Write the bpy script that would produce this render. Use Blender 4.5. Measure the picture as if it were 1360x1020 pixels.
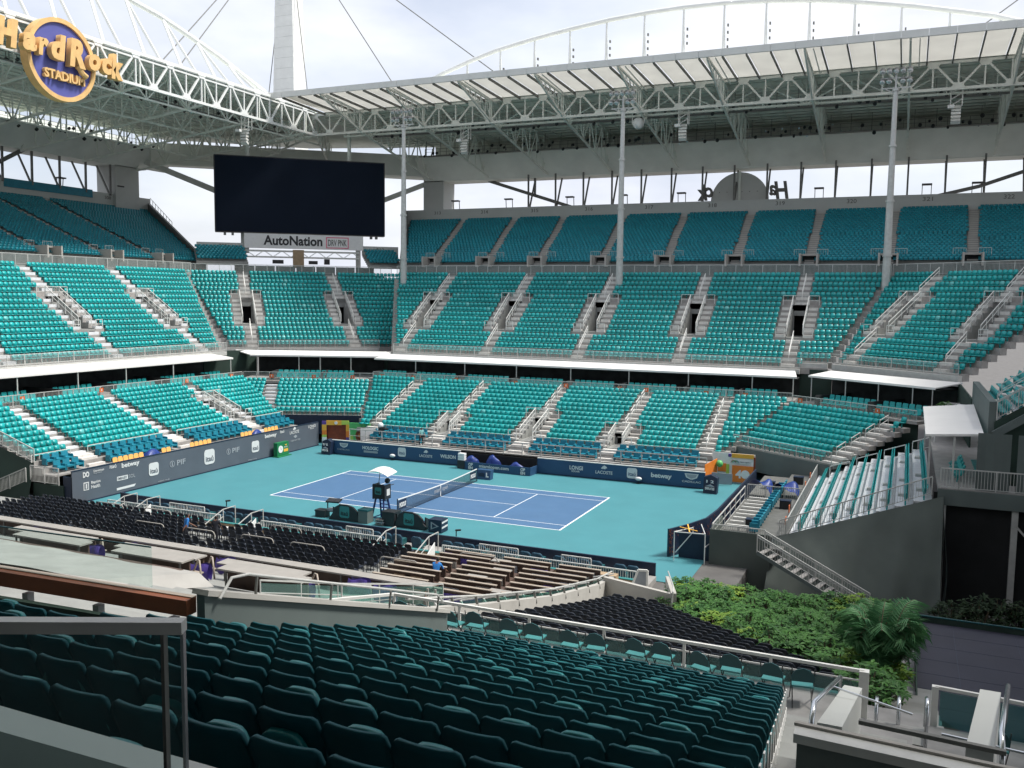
import bpy, math, random
import numpy as np
from mathutils import Matrix, Vector
random.seed(7); rng = np.random.default_rng(7)
R = math.radians
for o in list(bpy.data.objects): bpy.data.objects.remove(o, do_unlink=True)
sc = bpy.context.scene
COL = sc.collection
# ---------------------------------------------------------------- camera
CAM = Vector((32.231, -60.326, 15.329))
YAW, PITCH, ROLL = R(23.591), R(-5.508), R(0.6876)
cd = bpy.data.cameras.new('camera'); cam = bpy.data.objects.new('camera', cd); COL.objects.link(cam)
fw = Vector((-math.sin(YAW)*math.cos(PITCH), math.cos(YAW)*math.cos(PITCH), math.sin(PITCH)))
rt = fw.cross(Vector((0, 0, 1))).normalized(); up = rt.cross(fw)
r2 = rt*math.cos(ROLL)+up*math.sin(ROLL); u2 = -rt*math.sin(ROLL)+up*math.cos(ROLL)
cam.matrix_world = Matrix(((r2.x, u2.x, -fw.x, CAM.x), (r2.y, u2.y, -fw.y, CAM.y), (r2.z, u2.z, -fw.z, CAM.z), (0, 0, 0, 1)))
cd.sensor_width = 36.0; cd.lens = 36.0*1197.25/1360.0
cd.clip_start = 0.1; cd.clip_end = 5000
sc.camera = cam
# ---------------------------------------------------------------- sky and sun
SUN_AZ, SUN_EL = R(22), R(58)          # azimuth counted from +X towards +Y
w = bpy.data.worlds.new('World'); sc.world = w; w.use_nodes = True
nt = w.node_tree; nt.nodes.clear()
def N(nt, t, **k):
    n = nt.nodes.new(t)
    for a, b in k.items(): setattr(n, a, b)
    return n
out = N(nt, 'ShaderNodeOutputWorld'); bg = N(nt, 'ShaderNodeBackground'); bg.inputs[1].default_value = 1.0
sky = N(nt, 'ShaderNodeTexSky'); sky.sky_type = 'NISHITA'; sky.sun_disc = False
sky.sun_elevation = SUN_EL; sky.sun_rotation = R(90)-SUN_AZ; sky.air_density = 1.2; sky.dust_density = 2.5
ms = N(nt, 'ShaderNodeVectorMath', operation='SCALE'); ms.inputs['Scale'].default_value = 0.10
nt.links.new(sky.outputs[0], ms.inputs[0])
tc = N(nt, 'ShaderNodeTexCoord'); mp = N(nt, 'ShaderNodeMapping'); mp.inputs['Scale'].default_value = (1, 1, 2.6)
nz = N(nt, 'ShaderNodeTexNoise'); nz.inputs['Scale'].default_value = 2.3; nz.inputs['Detail'].default_value = 7; nz.inputs['Roughness'].default_value = .55
cr = N(nt, 'ShaderNodeValToRGB'); cr.color_ramp.elements[0].position = .30; cr.color_ramp.elements[0].color = (.62, .62, .62, 1)
cr.color_ramp.elements[1].position = .62; cr.color_ramp.elements[1].color = (1, 1, 1, 1)
nz2 = N(nt, 'ShaderNodeTexNoise'); nz2.inputs['Scale'].default_value = 3.4; nz2.inputs['Detail'].default_value = 6
cr2 = N(nt, 'ShaderNodeValToRGB'); cr2.color_ramp.elements[0].position = .30; cr2.color_ramp.elements[0].color = (.35, .38, .46, 1)
cr2.color_ramp.elements[1].position = .62; cr2.color_ramp.elements[1].color = (.565, .575, .61, 1)
mx = N(nt, 'ShaderNodeMix', data_type='RGBA')
L = nt.links.new
L(tc.outputs['Generated'], mp.inputs[0]); L(mp.outputs[0], nz.inputs[0]); L(mp.outputs[0], nz2.inputs[0])
L(nz.outputs[0], cr.inputs[0]); L(nz2.outputs[0], cr2.inputs[0])
L(cr.outputs[0], mx.inputs[0]); L(ms.outputs[0], mx.inputs[6]); L(cr2.outputs[0], mx.inputs[7])
L(mx.outputs[2], bg.inputs[0]); L(bg.outputs[0], out.inputs[0])
sd = bpy.data.lights.new('sun', 'SUN'); sd.energy = 2.7; sd.angle = R(14); sd.color = (1, .965, .90)
sun = bpy.data.objects.new('sun', sd); COL.objects.link(sun)
sdir = Vector((math.cos(SUN_AZ)*math.cos(SUN_EL), math.sin(SUN_AZ)*math.cos(SUN_EL), math.sin(SUN_EL)))
sun.rotation_euler = sdir.to_track_quat('Z', 'Y').to_euler(); sun.location = (0, 0, 90)
sc.view_settings.view_transform = 'Standard'; sc.view_settings.look = 'None'
sc.view_settings.exposure = 0.95; sc.view_settings.gamma = 1.0; sc.view_settings.use_curve_mapping = False
sc.render.engine = 'CYCLES'; sc.render.resolution_x = 1024; sc.render.resolution_y = 768
sc.cycles.max_bounces = 8; sc.cycles.diffuse_bounces = 6; sc.cycles.transparent_max_bounces = 10
# ---------------------------------------------------------------- materials
MATS = {}
GROUND_COL = (.12, .115, .11)
def mat(name, col, rough=.6, metal=0.0, var=.12, scale=3.0, bump=0.0, bscale=30.0, stain=None, spec=.5, rowvar=0.0, paler=None):
    if name in MATS: return MATS[name]
    m = bpy.data.materials.new(name); m.use_nodes = True; MATS[name] = m
    t = m.node_tree; p = t.nodes['Principled BSDF']; l = t.links.new
    p.inputs['Roughness'].default_value = rough; p.inputs['Metallic'].default_value = metal
    p.inputs['Specular IOR Level'].default_value = spec
    g = N(t, 'ShaderNodeNewGeometry')
    n = N(t, 'ShaderNodeTexNoise'); n.inputs['Scale'].default_value = scale; n.inputs['Detail'].default_value = 5
    l(g.outputs['Position'], n.inputs['Vector'])
    mr = N(t, 'ShaderNodeMapRange'); mr.inputs[1].default_value = .3; mr.inputs[2].default_value = .7
    mr.inputs[3].default_value = 1-var; mr.inputs[4].default_value = 1+var
    l(n.outputs[0], mr.inputs[0])
    hs = N(t, 'ShaderNodeHueSaturation'); hs.inputs['Color'].default_value = (*col, 1)
    if rowvar:
        oi = N(t, 'ShaderNodeObjectInfo'); mr2 = N(t, 'ShaderNodeMapRange'); mr2.inputs[3].default_value = 1-rowvar; mr2.inputs[4].default_value = 1+rowvar
        ax = N(t, 'ShaderNodeMath', operation='ADD'); l(g.outputs['Random Per Island'], ax.inputs[0]); l(oi.outputs['Random'], ax.inputs[1]); fx = N(t, 'ShaderNodeMath', operation='FRACT'); l(ax.outputs[0], fx.inputs[0]); l(fx.outputs[0], mr2.inputs[0])
        mm = N(t, 'ShaderNodeMath', operation='MULTIPLY'); l(mr.outputs[0], mm.inputs[0]); l(mr2.outputs[0], mm.inputs[1]); l(mm.outputs[0], hs.inputs['Value'])
    else: l(mr.outputs[0], hs.inputs['Value'])
    c = hs.outputs[0]
    if paler:  # some seats mixed paler: fading plus light highlights put into the colour
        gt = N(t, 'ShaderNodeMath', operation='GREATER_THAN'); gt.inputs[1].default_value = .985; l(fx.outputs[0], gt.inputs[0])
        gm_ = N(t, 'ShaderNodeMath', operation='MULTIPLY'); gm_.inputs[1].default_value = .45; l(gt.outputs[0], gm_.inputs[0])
        xf = N(t, 'ShaderNodeMix', data_type='RGBA'); xf.inputs[7].default_value = (*paler, 1); l(gm_.outputs[0], xf.inputs[0]); l(c, xf.inputs[6]); c = xf.outputs[2]
    if stain:
        n2 = N(t, 'ShaderNodeTexNoise'); n2.inputs['Scale'].default_value = stain[1]; n2.inputs['Detail'].default_value = 8; n2.inputs['Roughness'].default_value = .7
        l(g.outputs['Position'], n2.inputs['Vector'])
        r = N(t, 'ShaderNodeMapRange'); r.inputs[1].default_value = .52; r.inputs[2].default_value = .72; r.inputs[4].default_value = stain[2]
        l(n2.outputs[0], r.inputs[0])
        x = N(t, 'ShaderNodeMix', data_type='RGBA'); x.inputs[7].default_value = (*stain[0], 1)
        l(r.outputs[0], x.inputs[0]); l(c, x.inputs[6]); c = x.outputs[2]
    l(c, p.inputs['Base Color'])
    if bump:
        nb = N(t, 'ShaderNodeTexNoise'); nb.inputs['Scale'].default_value = bscale; nb.inputs['Detail'].default_value = 3
        l(g.outputs['Position'], nb.inputs['Vector'])
        b = N(t, 'ShaderNodeBump'); b.inputs['Strength'].default_value = bump; b.inputs['Distance'].default_value = .02
        l(nb.outputs[0], b.inputs['Height']); l(b.outputs[0], p.inputs['Normal'])
    return m
def glassmat(name, col, alpha, rough=.05):
    m = bpy.data.materials.new(name); m.use_nodes = True; MATS[name] = m
    t = m.node_tree; t.nodes.clear(); l = t.links.new
    o = N(t, 'ShaderNodeOutputMaterial'); a = N(t, 'ShaderNodeBsdfTransparent'); a.inputs[0].default_value = (*col, 1)
    g = N(t, 'ShaderNodeBsdfGlossy'); g.inputs['Roughness'].default_value = rough
    d = N(t, 'ShaderNodeBsdfDiffuse'); d.inputs[0].default_value = (.35, .55, .52, 1)
    lw = N(t, 'ShaderNodeLayerWeight'); lw.inputs[0].default_value = .5; pw = N(t, 'ShaderNodeMath', operation='POWER'); pw.inputs[1].default_value = 4; l(lw.outputs['Facing'], pw.inputs[0]); fr = N(t, 'ShaderNodeMath', operation='MULTIPLY_ADD'); fr.inputs[1].default_value = .6; fr.inputs[2].default_value = .04; l(pw.outputs[0], fr.inputs[0])
    m0 = N(t, 'ShaderNodeMixShader'); m0.inputs[0].default_value = alpha; l(a.outputs[0], m0.inputs[1]); l(d.outputs[0], m0.inputs[2])
    m1 = N(t, 'ShaderNodeMixShader'); l(fr.outputs[0], m1.inputs[0]); l(m0.outputs[0], m1.inputs[1]); l(g.outputs[0], m1.inputs[2])
    l(m1.outputs[0], o.inputs[0]); return m
def translucent(name, col, mixf):
    m = bpy.data.materials.new(name); m.use_nodes = True; MATS[name] = m
    t = m.node_tree; t.nodes.clear(); l = t.links.new
    o = N(t, 'ShaderNodeOutputMaterial'); a = N(t, 'ShaderNodeBsdfTranslucent'); d = N(t, 'ShaderNodeBsdfDiffuse')
    g = N(t, 'ShaderNodeNewGeometry'); n = N(t, 'ShaderNodeTexNoise'); n.inputs['Scale'].default_value = .35; n.inputs['Detail'].default_value = 6
    l(g.outputs['Position'], n.inputs['Vector'])
    c = N(t, 'ShaderNodeMix', data_type='RGBA'); c.inputs[6].default_value = (*[x*.82 for x in col], 1); c.inputs[7].default_value = (*col, 1)
    l(n.outputs[0], c.inputs[0]); l(c.outputs[2], a.inputs[0]); l(c.outputs[2], d.inputs[0])
    m1 = N(t, 'ShaderNodeMixShader'); m1.inputs[0].default_value = mixf; l(d.outputs[0], m1.inputs[1]); l(a.outputs[0], m1.inputs[2]); l(m1.outputs[0], o.inputs[0]); return m
mat('teal_plastic', (.011, .325, .325), .36, var=.12, scale=.2, rowvar=.12, paler=(.22, .52, .50))
mat('teal_plastic_shaded', (.006, .225, .285), .45, var=.08, scale=.3, rowvar=.10)  # same seat teal, with the roof shade put into the colour
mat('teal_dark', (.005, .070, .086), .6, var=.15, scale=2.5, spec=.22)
mat('teal_skylit', (.010, .15, .16), .38, var=.12, scale=3)  # seat teal made lighter for the sky light caught on the pans
mat('black_seat', (.009, .014, .026), .5, var=.2, scale=2, rowvar=.25)
mat('premium_blue', (.010, .19, .27), .5, var=.15, scale=2)
mat('premium_cover', (.010, .055, .095), .65, var=.25, scale=3, bump=.3, bscale=12)
mat('yellow_chair', (.78, .45, .14), .5, var=.06)
mat('navy_tarp', (.010, .035, .20), .45, var=.25, scale=4, bump=.6, bscale=6)
mat('concrete', (.265, .27, .258), .85, var=.10, scale=1.5, bump=.12, bscale=40, stain=((.22, .20, .18), .7, .35))
mat('concrete_light', (.42, .405, .375), .85, var=.08, scale=1.2, bump=.1, bscale=40, stain=((.30, .28, .25), .5, .3))
mat('ground_concrete', GROUND_COL, .9, var=.15, scale=.8, stain=((.07, .065, .06), .5, .5))
mat('deck_metal', (.33, .315, .30), .55, .0, var=.14, scale=2, stain=((.25, .23, .21), 1.3, .4))
mat('step_white', (.62, .60, .57), .6, var=.10, scale=3, stain=((.38, .35, .32), 2.0, .4))
mat('tread_white', (.66, .67, .69), .55, var=.08, scale=2.2, stain=((.40, .40, .40), 2.4, .35))
mat('rail_metal', (.50, .50, .48), .45, .10, var=.1, scale=3)
mat('rail_white', (.72, .71, .68), .45, .1, var=.08)
mat('steel_pale', (.68, .69, .65), .55, 0, var=.08, scale=.8, stain=((.40, .40, .36), .6, .3))
mat('steel_green', (.72, .75, .69), .6, 0, var=.10, scale=.8, stain=((.58, .61, .56), .5, .35))
mat('steel_white', (.74, .75, .73), .5, 0, var=.05, scale=.8)
mat('roof_sheet', (.74, .77, .71), .65, 0, var=.16, scale=.35, stain=((.58, .61, .56), .25, .5))
mat('roof_soffit', (.80, .82, .77), .7, 0, var=.08, scale=.3, stain=((.70, .72, .67), .2, .4))
mat('fascia_panel', (.62, .62, .59), .5, .1, var=.05, scale=.6, stain=((.45, .45, .42), .5, .3))
mat('parapet_concrete', (.50, .51, .49), .8, var=.06, scale=.4, stain=((.36, .37, .36), .4, .35))
mat('dark_steel', (.16, .16, .15), .6, .2, var=.15)
mat('canopy_white', (.78, .765, .74), .5, var=.04, scale=.5)
mat('black_void', (.010, .011, .012), .9, var=.3, scale=1)  # near-black colour stands for the dark inside doorways and under the platform
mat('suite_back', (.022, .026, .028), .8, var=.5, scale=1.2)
mat('court_teal', (.055, .222, .255), .6, var=.05, scale=.35, bump=.05, bscale=120, stain=((.070, .248, .282), .55, .55))
mat('court_blue', (.060, .138, .262), .62, var=.06, scale=.4, bump=.05, bscale=120, stain=((.078, .162, .285), .6, .6))
mat('line_white', (.80, .82, .84), .6, var=.04)
mat('wall_grey', (.085, .10, .125), .6, var=.07, scale=.8, bump=.12, bscale=3)
mat('wall_blue', (.020, .065, .145), .55, var=.07, scale=.8, bump=.1, bscale=3)
mat('navy', (.008, .018, .045), .5, var=.15)
mat('logo_pale', (.62, .62, .62), .6, var=.05)
mat('logo_grey', (.30, .32, .35), .6, var=.05)
mat('screen_black', (.007, .012, .024), .75, var=.08, scale=.2, spec=.12)
mat('gold', (.74, .47, .19), .55, .1, var=.12, scale=1.2, stain=((.55, .32, .12), .8, .4))
mat('sign_violet', (.085, .095, .33), .5, var=.05, scale=.5)
mat('orange_tag', (.62, .15, .05), .5, var=.08)
mat('red_board', (.20, .035, .012), .55, var=.2)
mat('orange_board', (.78, .22, .03), .5, var=.06)
mat('amber_board', (.80, .42, .05), .5, var=.06)
mat('violet_board', (.12, .06, .30), .5, var=.06)
mat('green_board', (.10, .45, .14), .5, var=.06)
mat('lime_board', (.42, .58, .10), .5, var=.06)
mat('white_board', (.76, .76, .75), .5, var=.04)
mat('tarp_green', (.080, .096, .086), .75, var=.16, scale=.5, bump=.5, bscale=1.1)
mat('tarp_grey', (.105, .13, .125), .75, var=.12, scale=.5, bump=.3, bscale=1.5)
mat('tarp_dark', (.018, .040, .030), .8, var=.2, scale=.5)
mat('floor_violet', (.030, .031, .049), .7, var=.16, scale=.5, bump=.10, bscale=9, stain=((.042, .041, .060), .35, .6))
mat('paving', (.24, .235, .23), .8, var=.16, scale=2.2, bump=.2, bscale=14)
mat('counter_top', (.31, .292, .268), .55, var=.07, scale=2, stain=((.42, .38, .34), 1.5, .3))
mat('tan_top', (.36, .305, .25), .55, var=.10, scale=2)
mat('brown_panel', (.088, .055, .042), .6, var=.25, scale=2)
mat('purple_bag', (.085, .055, .30), .6, var=.2, scale=5, bump=.5, bscale=10)
mat('rust_beam', (.24, .075, .030), .55, var=.2, scale=3, stain=((.13, .04, .02), 3, .5))
mat('cloth_pale', (.33, .32, .30), .8, var=.10, scale=.8, bump=.35, bscale=2.2, stain=((.24, .23, .215), .6, .5))
mat('tan_wall', (.36, .26, .16), .7, var=.12)
mat('chrome', (.62, .64, .66), .22, .9, var=.05)
mat('lamp_glass', (.75, .76, .78), .15, .6, var=.05)
mat('black_plastic', (.016, .017, .019), .45, var=.2)
mat('umpire_blue', (.010, .018, .12), .4, var=.1)
mat('green_box', (.01, .17, .06), .5, var=.1)
mat('mesh_net', (.03, .045, .06), .8, var=.1)
mat('skin', (.20, .10, .065), .6, var=.08); mat('shirt_blue', (.02, .19, .55), .7, var=.12, scale=8); mat('dark_cloth', (.012, .014, .022), .8, var=.2); mat('teal_cloth', (.20, .46, .46), .7, var=.1, scale=8)
mat('hair', (.012, .009, .008), .6); mat('folding_teal', (.008, .075, .085), .45, var=.1); mat('folding_seat', (.035, .20, .20), .5, var=.08)
mat('bark', (.12, .09, .06), .9, var=.3, scale=8, bump=.6, bscale=20); mat('soil', (.03, .022, .016), .95, var=.3)
glassmat('glass_clear', (.90, .96, .95), .015); glassmat('glass_green', (.62, .80, .76), .10); glassmat('glass_teal', (.45, .72, .72), .12)
translucent('panel_translucent', (.80, .79, .755), .66)
def leafmat(name, c1, c2):
    m = bpy.data.materials.new(name); m.use_nodes = True; MATS[name] = m
    t = m.node_tree; p = t.nodes['Principled BSDF']; l = t.links.new
    g = N(t, 'ShaderNodeNewGeometry'); x = N(t, 'ShaderNodeMix', data_type='RGBA'); x.inputs[6].default_value = (*c1, 1); x.inputs[7].default_value = (*c2, 1)
    n = N(t, 'ShaderNodeTexNoise'); n.inputs['Scale'].default_value = 1.1; l(g.outputs['Position'], n.inputs['Vector'])
    a = N(t, 'ShaderNodeMath', operation='MULTIPLY_ADD'); a.inputs[1].default_value = .6; l(g.outputs['Random Per Island'], a.inputs[0])
    mr = N(t, 'ShaderNodeMapRange'); mr.inputs[1].default_value = .42; mr.inputs[2].default_value = .62; mr.inputs[4].default_value = .5; l(n.outputs[0], mr.inputs[0]); l(mr.outputs[0], a.inputs[2])
    l(a.outputs[0], x.inputs[0]); l(x.outputs[2], p.inputs['Base Color']); p.inputs['Roughness'].default_value = .55; p.inputs['Specular IOR Level'].default_value = .25
    return m
leafmat('leaf', (.016, .070, .014), (.070, .185, .035)); leafmat('leaf_yellow', (.07, .18, .02), (.20, .29, .035)); leafmat('leaf_palm', (.045, .15, .065), (.12, .27, .115)); leafmat('leaf_shaded', (.012, .03, .012), (.03, .055, .02))  # the last green is darkened as shade for plants in the void
# ---------------------------------------------------------------- mesh helpers
class MB:
    def __init__(s): s.v = []; s.f = []
    def add(s, vs, fs):
        n = len(s.v); s.v += [tuple(p) for p in vs]; s.f += [tuple(i+n for i in f) for f in fs]; return s
    BF = [(0, 3, 2, 1), (4, 5, 6, 7), (0, 1, 5, 4), (1, 2, 6, 5), (2, 3, 7, 6), (3, 0, 4, 7)]
    def hexa(s, p8): return s.add(p8, MB.BF)
    def box(s, x0, x1, y0, y1, z0, z1):
        return s.hexa([(x0, y0, z0), (x1, y0, z0), (x1, y1, z0), (x0, y1, z0), (x0, y0, z1), (x1, y0, z1), (x1, y1, z1), (x0, y1, z1)])
    def beam(s, a, b, w, h, upv=(0, 0, 1)):
        a, b = Vector(a), Vector(b); d = (b-a).normalized(); u = Vector(upv)
        if abs(d.dot(u)) > .98: u = Vector((0, 1, 0)) if abs(d.y) < .9 else Vector((1, 0, 0))
        x = d.cross(u).normalized(); u = x.cross(d); x *= w/2; u *= h/2
        return s.hexa([a-x-u, a+x-u, b+x-u, b-x-u, a-x+u, a+x+u, b+x+u, b-x+u])
    def tube(s, a, b, r, n=6, r2=None):
        return s.pipe([a, b], r, n, r2)
    def pipe(s, pts, r, n=6, r2=None):
        pts = [Vector(p) for p in pts]; m = len(pts); vs = []; fs = []
        px = None
        for i, p in enumerate(pts):
            d = (pts[min(i+1, m-1)]-pts[max(i-1, 0)]).normalized()
            if px is None:
                u = Vector((0, 0, 1)) if abs(d.z) < .9 else Vector((0, 1, 0)); px = d.cross(u).normalized()
            else: px = (px-d*px.dot(d)).normalized()
            py = d.cross(px); rr = r if r2 is None else r+(r2-r)*i/max(m-1, 1)
            for k in range(n):
                t = 2*math.pi*k/n; vs.append(p+px*math.cos(t)*rr+py*math.sin(t)*rr)
        for i in range(m-1):
            for k in range(n): fs.append((i*n+k, i*n+(k+1) % n, (i+1)*n+(k+1) % n, (i+1)*n+k))
        fs.append(tuple(range(n-1, -1, -1))); fs.append(tuple((m-1)*n+k for k in range(n)))
        return s.add(vs, fs)
    def prism(s, pts, vec):
        n = len(pts); vec = Vector(vec); a = [Vector(p) for p in pts]; b = [p+vec for p in a]
        return s.add(a+b, [tuple(range(n-1, -1, -1)), tuple(range(n, 2*n))]+[(i, (i+1) % n, n+(i+1) % n, n+i) for i in range(n)])
    def disc(s, c, nrm, r, h, n=20, r2=None):
        c, d = Vector(c), Vector(nrm).normalized(); return s.tube(c, c+d*h, r, n, r2)
    def ball(s, c, r, nu=10, nv=6, sc3=(1, 1, 1)):
        c = Vector(c); vs = [c+Vector((0, 0, -r*sc3[2]))]; fs = []
        for j in range(1, nv):
            t = -math.pi/2+math.pi*j/nv
            for i in range(nu):
                a = 2*math.pi*i/nu; vs.append(c+Vector((r*math.cos(t)*math.cos(a)*sc3[0], r*math.cos(t)*math.sin(a)*sc3[1], r*math.sin(t)*sc3[2])))
        vs.append(c+Vector((0, 0, r*sc3[2]))); e = len(vs)-1
        for i in range(nu): fs.append((0, 1+(i+1) % nu, 1+i)); fs.append((e, e-nu+i, e-nu+(i+1) % nu))
        for j in range(nv-2):
            for i in range(nu):
                a = 1+j*nu; fs.append((a+i, a+(i+1) % nu, a+nu+(i+1) % nu, a+nu+i))
        return s.add(vs, fs)
    def grid(s, f, nu, nv):
        vs = [f(i/nu, j/nv) for j in range(nv+1) for i in range(nu+1)]
        return s.add(vs, [(j*(nu+1)+i, j*(nu+1)+i+1, (j+1)*(nu+1)+i+1, (j+1)*(nu+1)+i) for j in range(nv) for i in range(nu)])
    def mesh(s, name, m=None, smooth=False):
        me = bpy.data.meshes.new(name); me.from_pydata([tuple(p) for p in s.v], [], s.f)
        if m: me.materials.append(MATS[m] if isinstance(m, str) else m)
        if smooth:
            me.polygons.foreach_set('use_smooth', [True]*len(me.polygons))
        me.update(); return me
    def build(s, name, m, parent=None, smooth=False, **k):
        return obj(name, s.mesh(name, m, smooth), parent, **k)
def obj(name, me, parent=None, loc=None, rz=0, label=None, cat=None, group=None, kind=None):
    o = bpy.data.objects.new(name, me); COL.objects.link(o)
    if parent is not None: o.parent = parent
    if loc is not None: o.location = loc
    if rz: o.rotation_euler = (0, 0, rz)
    return tag(o, label, cat, group, kind)
def tag(o, label=None, cat=None, group=None, kind=None):
    if label: o['label'] = label
    if cat: o['category'] = cat
    if group: o['group'] = group
    if kind: o['kind'] = kind
    return o
def empty(name, loc=(0, 0, 0), label=None, cat=None, group=None, kind=None, rz=0):
    o = obj(name, None, None, loc, rz, label, cat, group, kind); o.empty_display_size = .3; return o
def copy_tree(src, parent=None, loc=None, rz=None, label=None):
    c = src.copy(); COL.objects.link(c)
    if parent is not None: c.parent = parent
    if loc is not None: c.location = loc
    if rz is not None: c.rotation_euler = (0, 0, rz)
    if label: c['label'] = label
    for ch in src.children: copy_tree(ch, c)
    return c
UNIT = {}
def stick(name, a, b, w, h, m, parent, kind='box'):
    """one straight member: shares a unit mesh, placed and stretched by its own transform (parent stands at the world origin)"""
    key = (m, kind)
    if key not in UNIT:
        u = MB()
        if kind == 'box': u.box(-.5, .5, -.5, .5, 0, 1)
        else: u.tube((0, 0, 0), (0, 0, 1), .5, 8)
        UNIT[key] = u.mesh('unit_'+kind+'_'+m, m)
    a, b = Vector(a), Vector(b); d = b-a; ln = d.length; d = d/ln
    u = Vector((0, 0, 1)) if abs(d.z) < .98 else Vector((0, 1, 0))
    x = d.cross(u).normalized(); y = x.cross(d) if abs(d.z) < .98 else d.cross(x)
    y = d.cross(x)
    o = bpy.data.objects.new(name, UNIT[key]); COL.objects.link(o); o.parent = parent
    o.matrix_local = Matrix(((x.x*w, y.x*h, d.x*ln, a.x), (x.y*w, y.y*h, d.y*ln, a.y), (x.z*w, y.z*h, d.z*ln, a.z), (0, 0, 0, 1)))
    return o
_txt = {}
def textmesh(s, bold=.0, extrude=.01):
    k = (s, bold, extrude)
    if k in _txt: return _txt[k]
    c = bpy.data.curves.new('t', 'FONT'); c.body = s; c.size = 1; c.extrude = extrude; c.offset = bold; c.resolution_u = 3
    o = bpy.data.objects.new('t', c); COL.objects.link(o); bpy.context.view_layer.update()
    me = bpy.data.meshes.new_from_object(o.evaluated_get(bpy.context.evaluated_depsgraph_get()))
    bpy.data.objects.remove(o); bpy.data.curves.remove(c)
    v = np.empty(len(me.vertices)*3); me.vertices.foreach_get('co', v); v = v.reshape(-1, 3)
    mn, mxx = v.min(0), v.max(0); _txt[k] = (me, mn, mxx); return _txt[k]
def text(name, s, center, right, upv, width, height, m, parent, depth=.02, bold=.0, shear=0.0):
    """flat lettering, width x height metres, centred at `center`, reading along `right`"""
    me, mn, mxx = textmesh(s, bold)
    me = me.copy(); me.name = name; me.materials.clear(); me.materials.append(MATS[m])
    v = np.empty(len(me.vertices)*3); me.vertices.foreach_get('co', v); v = v.reshape(-1, 3)
    c = (mn+mxx)/2; q = (v-c)/np.maximum(mxx-mn, 1e-6)
    r_, u_ = Vector(right).normalized(), Vector(upv).normalized(); n_ = r_.cross(u_)
    q[:, 0] = q[:, 0]*width+shear*q[:, 1]*height; q[:, 1] *= height; q[:, 2] *= depth
    Mx = np.array([r_, u_, n_]); me.vertices.foreach_set('co', (q@Mx).ravel()); me.update()
    return obj(name, me, parent, Vector(center)-(parent.location if parent is not None else Vector((0, 0, 0))))
class Fr:
    """a stand's own frame: s along the front (left to right seen from the court), t backwards"""
    def __init__(s, ox, oy, phi): s.o = Vector((ox, oy, 0)); s.phi = R(phi); s.a = Vector((math.cos(s.phi), math.sin(s.phi), 0)); s.b = Vector((-math.sin(s.phi), math.cos(s.phi), 0))
    def p(s, u, t, z): q = s.o+s.a*u+s.b*t; return Vector((q.x, q.y, z))
    def slab(s, mb, s0, s1, t0, t1, z0, z1):
        return mb.hexa([s.p(s0, t0, z0), s.p(s1, t0, z0), s.p(s1, t1, z0), s.p(s0, t1, z0), s.p(s0, t0, z1), s.p(s1, t0, z1), s.p(s1, t1, z1), s.p(s0, t1, z1)])
def ordinal(n):
    W = ['first', 'second', 'third', 'fourth', 'fifth', 'sixth', 'seventh', 'eighth', 'ninth', 'tenth', 'eleventh', 'twelfth']
    if n <= 12: return W[n-1]
    return f"{n}{'th' if 10 <= n % 100 <= 20 else {1: 'st', 2: 'nd', 3: 'rd'}.get(n % 10, 'th')}"
# ================================================================ ground and court
g = MB(); g.add([(-900, -900, -1.3), (900, -900, -1.3), (900, 900, -1.3), (-900, 900, -1.3)], [(0, 1, 2, 3)])
g.build('ground', 'ground_concrete', kind='structure', label='grey concrete ground around and under the stands')
MB().box(-40, 24.5, -16.75, 34, -1.28, -.03).build('court_platform', 'ground_concrete', kind='structure', label='concrete platform that carries the court and its lower stands')
MB().box(24.5, 46, -6.4, 34, -1.28, -.035).build('court_platform', 'ground_concrete', kind='structure', label='concrete platform under the right stand')
HX, HY = 11.885, 5.485
c = MB(); c.add([(-24.5, -13.2, .002), (22.0, -13.2, .002), (22.0, 20.5, .002), (-24.5, 20.5, .002)], [(0, 1, 2, 3)])
CT = c.build('court_surround', 'court_teal', kind='structure', label='teal hard court run-off around the blue tennis court')
c = MB(); c.add([(-HX, -HY, .006), (HX, -HY, .006), (HX, HY, .006), (-HX, HY, .006)], [(0, 1, 2, 3)])
CB = c.build('tennis_court', 'court_blue', kind='structure', label='blue painted tennis court with white lines')
def line(x0, x1, y0, y1): MB().add([(x0, y0, .010), (x1, y0, .010), (x1, y1, .010), (x0, y1, .010)], [(0, 1, 2, 3)]).build('court_line', 'line_white', CB)
for sg in (-1, 1):
    y = sg*HY; line(-HX, HX, min(y, y-sg*.09), max(y, y-sg*.09))
    y = sg*4.115; line(-HX+.12, HX-.12, y-.03, y+.03)
    x = sg*HX; line(min(x, x-sg*.12), max(x, x-sg*.12), -HY+.091, HY-.091)
    x = sg*6.4; line(x-.035, x+.035, -4.08, 4.08)
line(-6.36, 6.36, -.03, .03)
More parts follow.
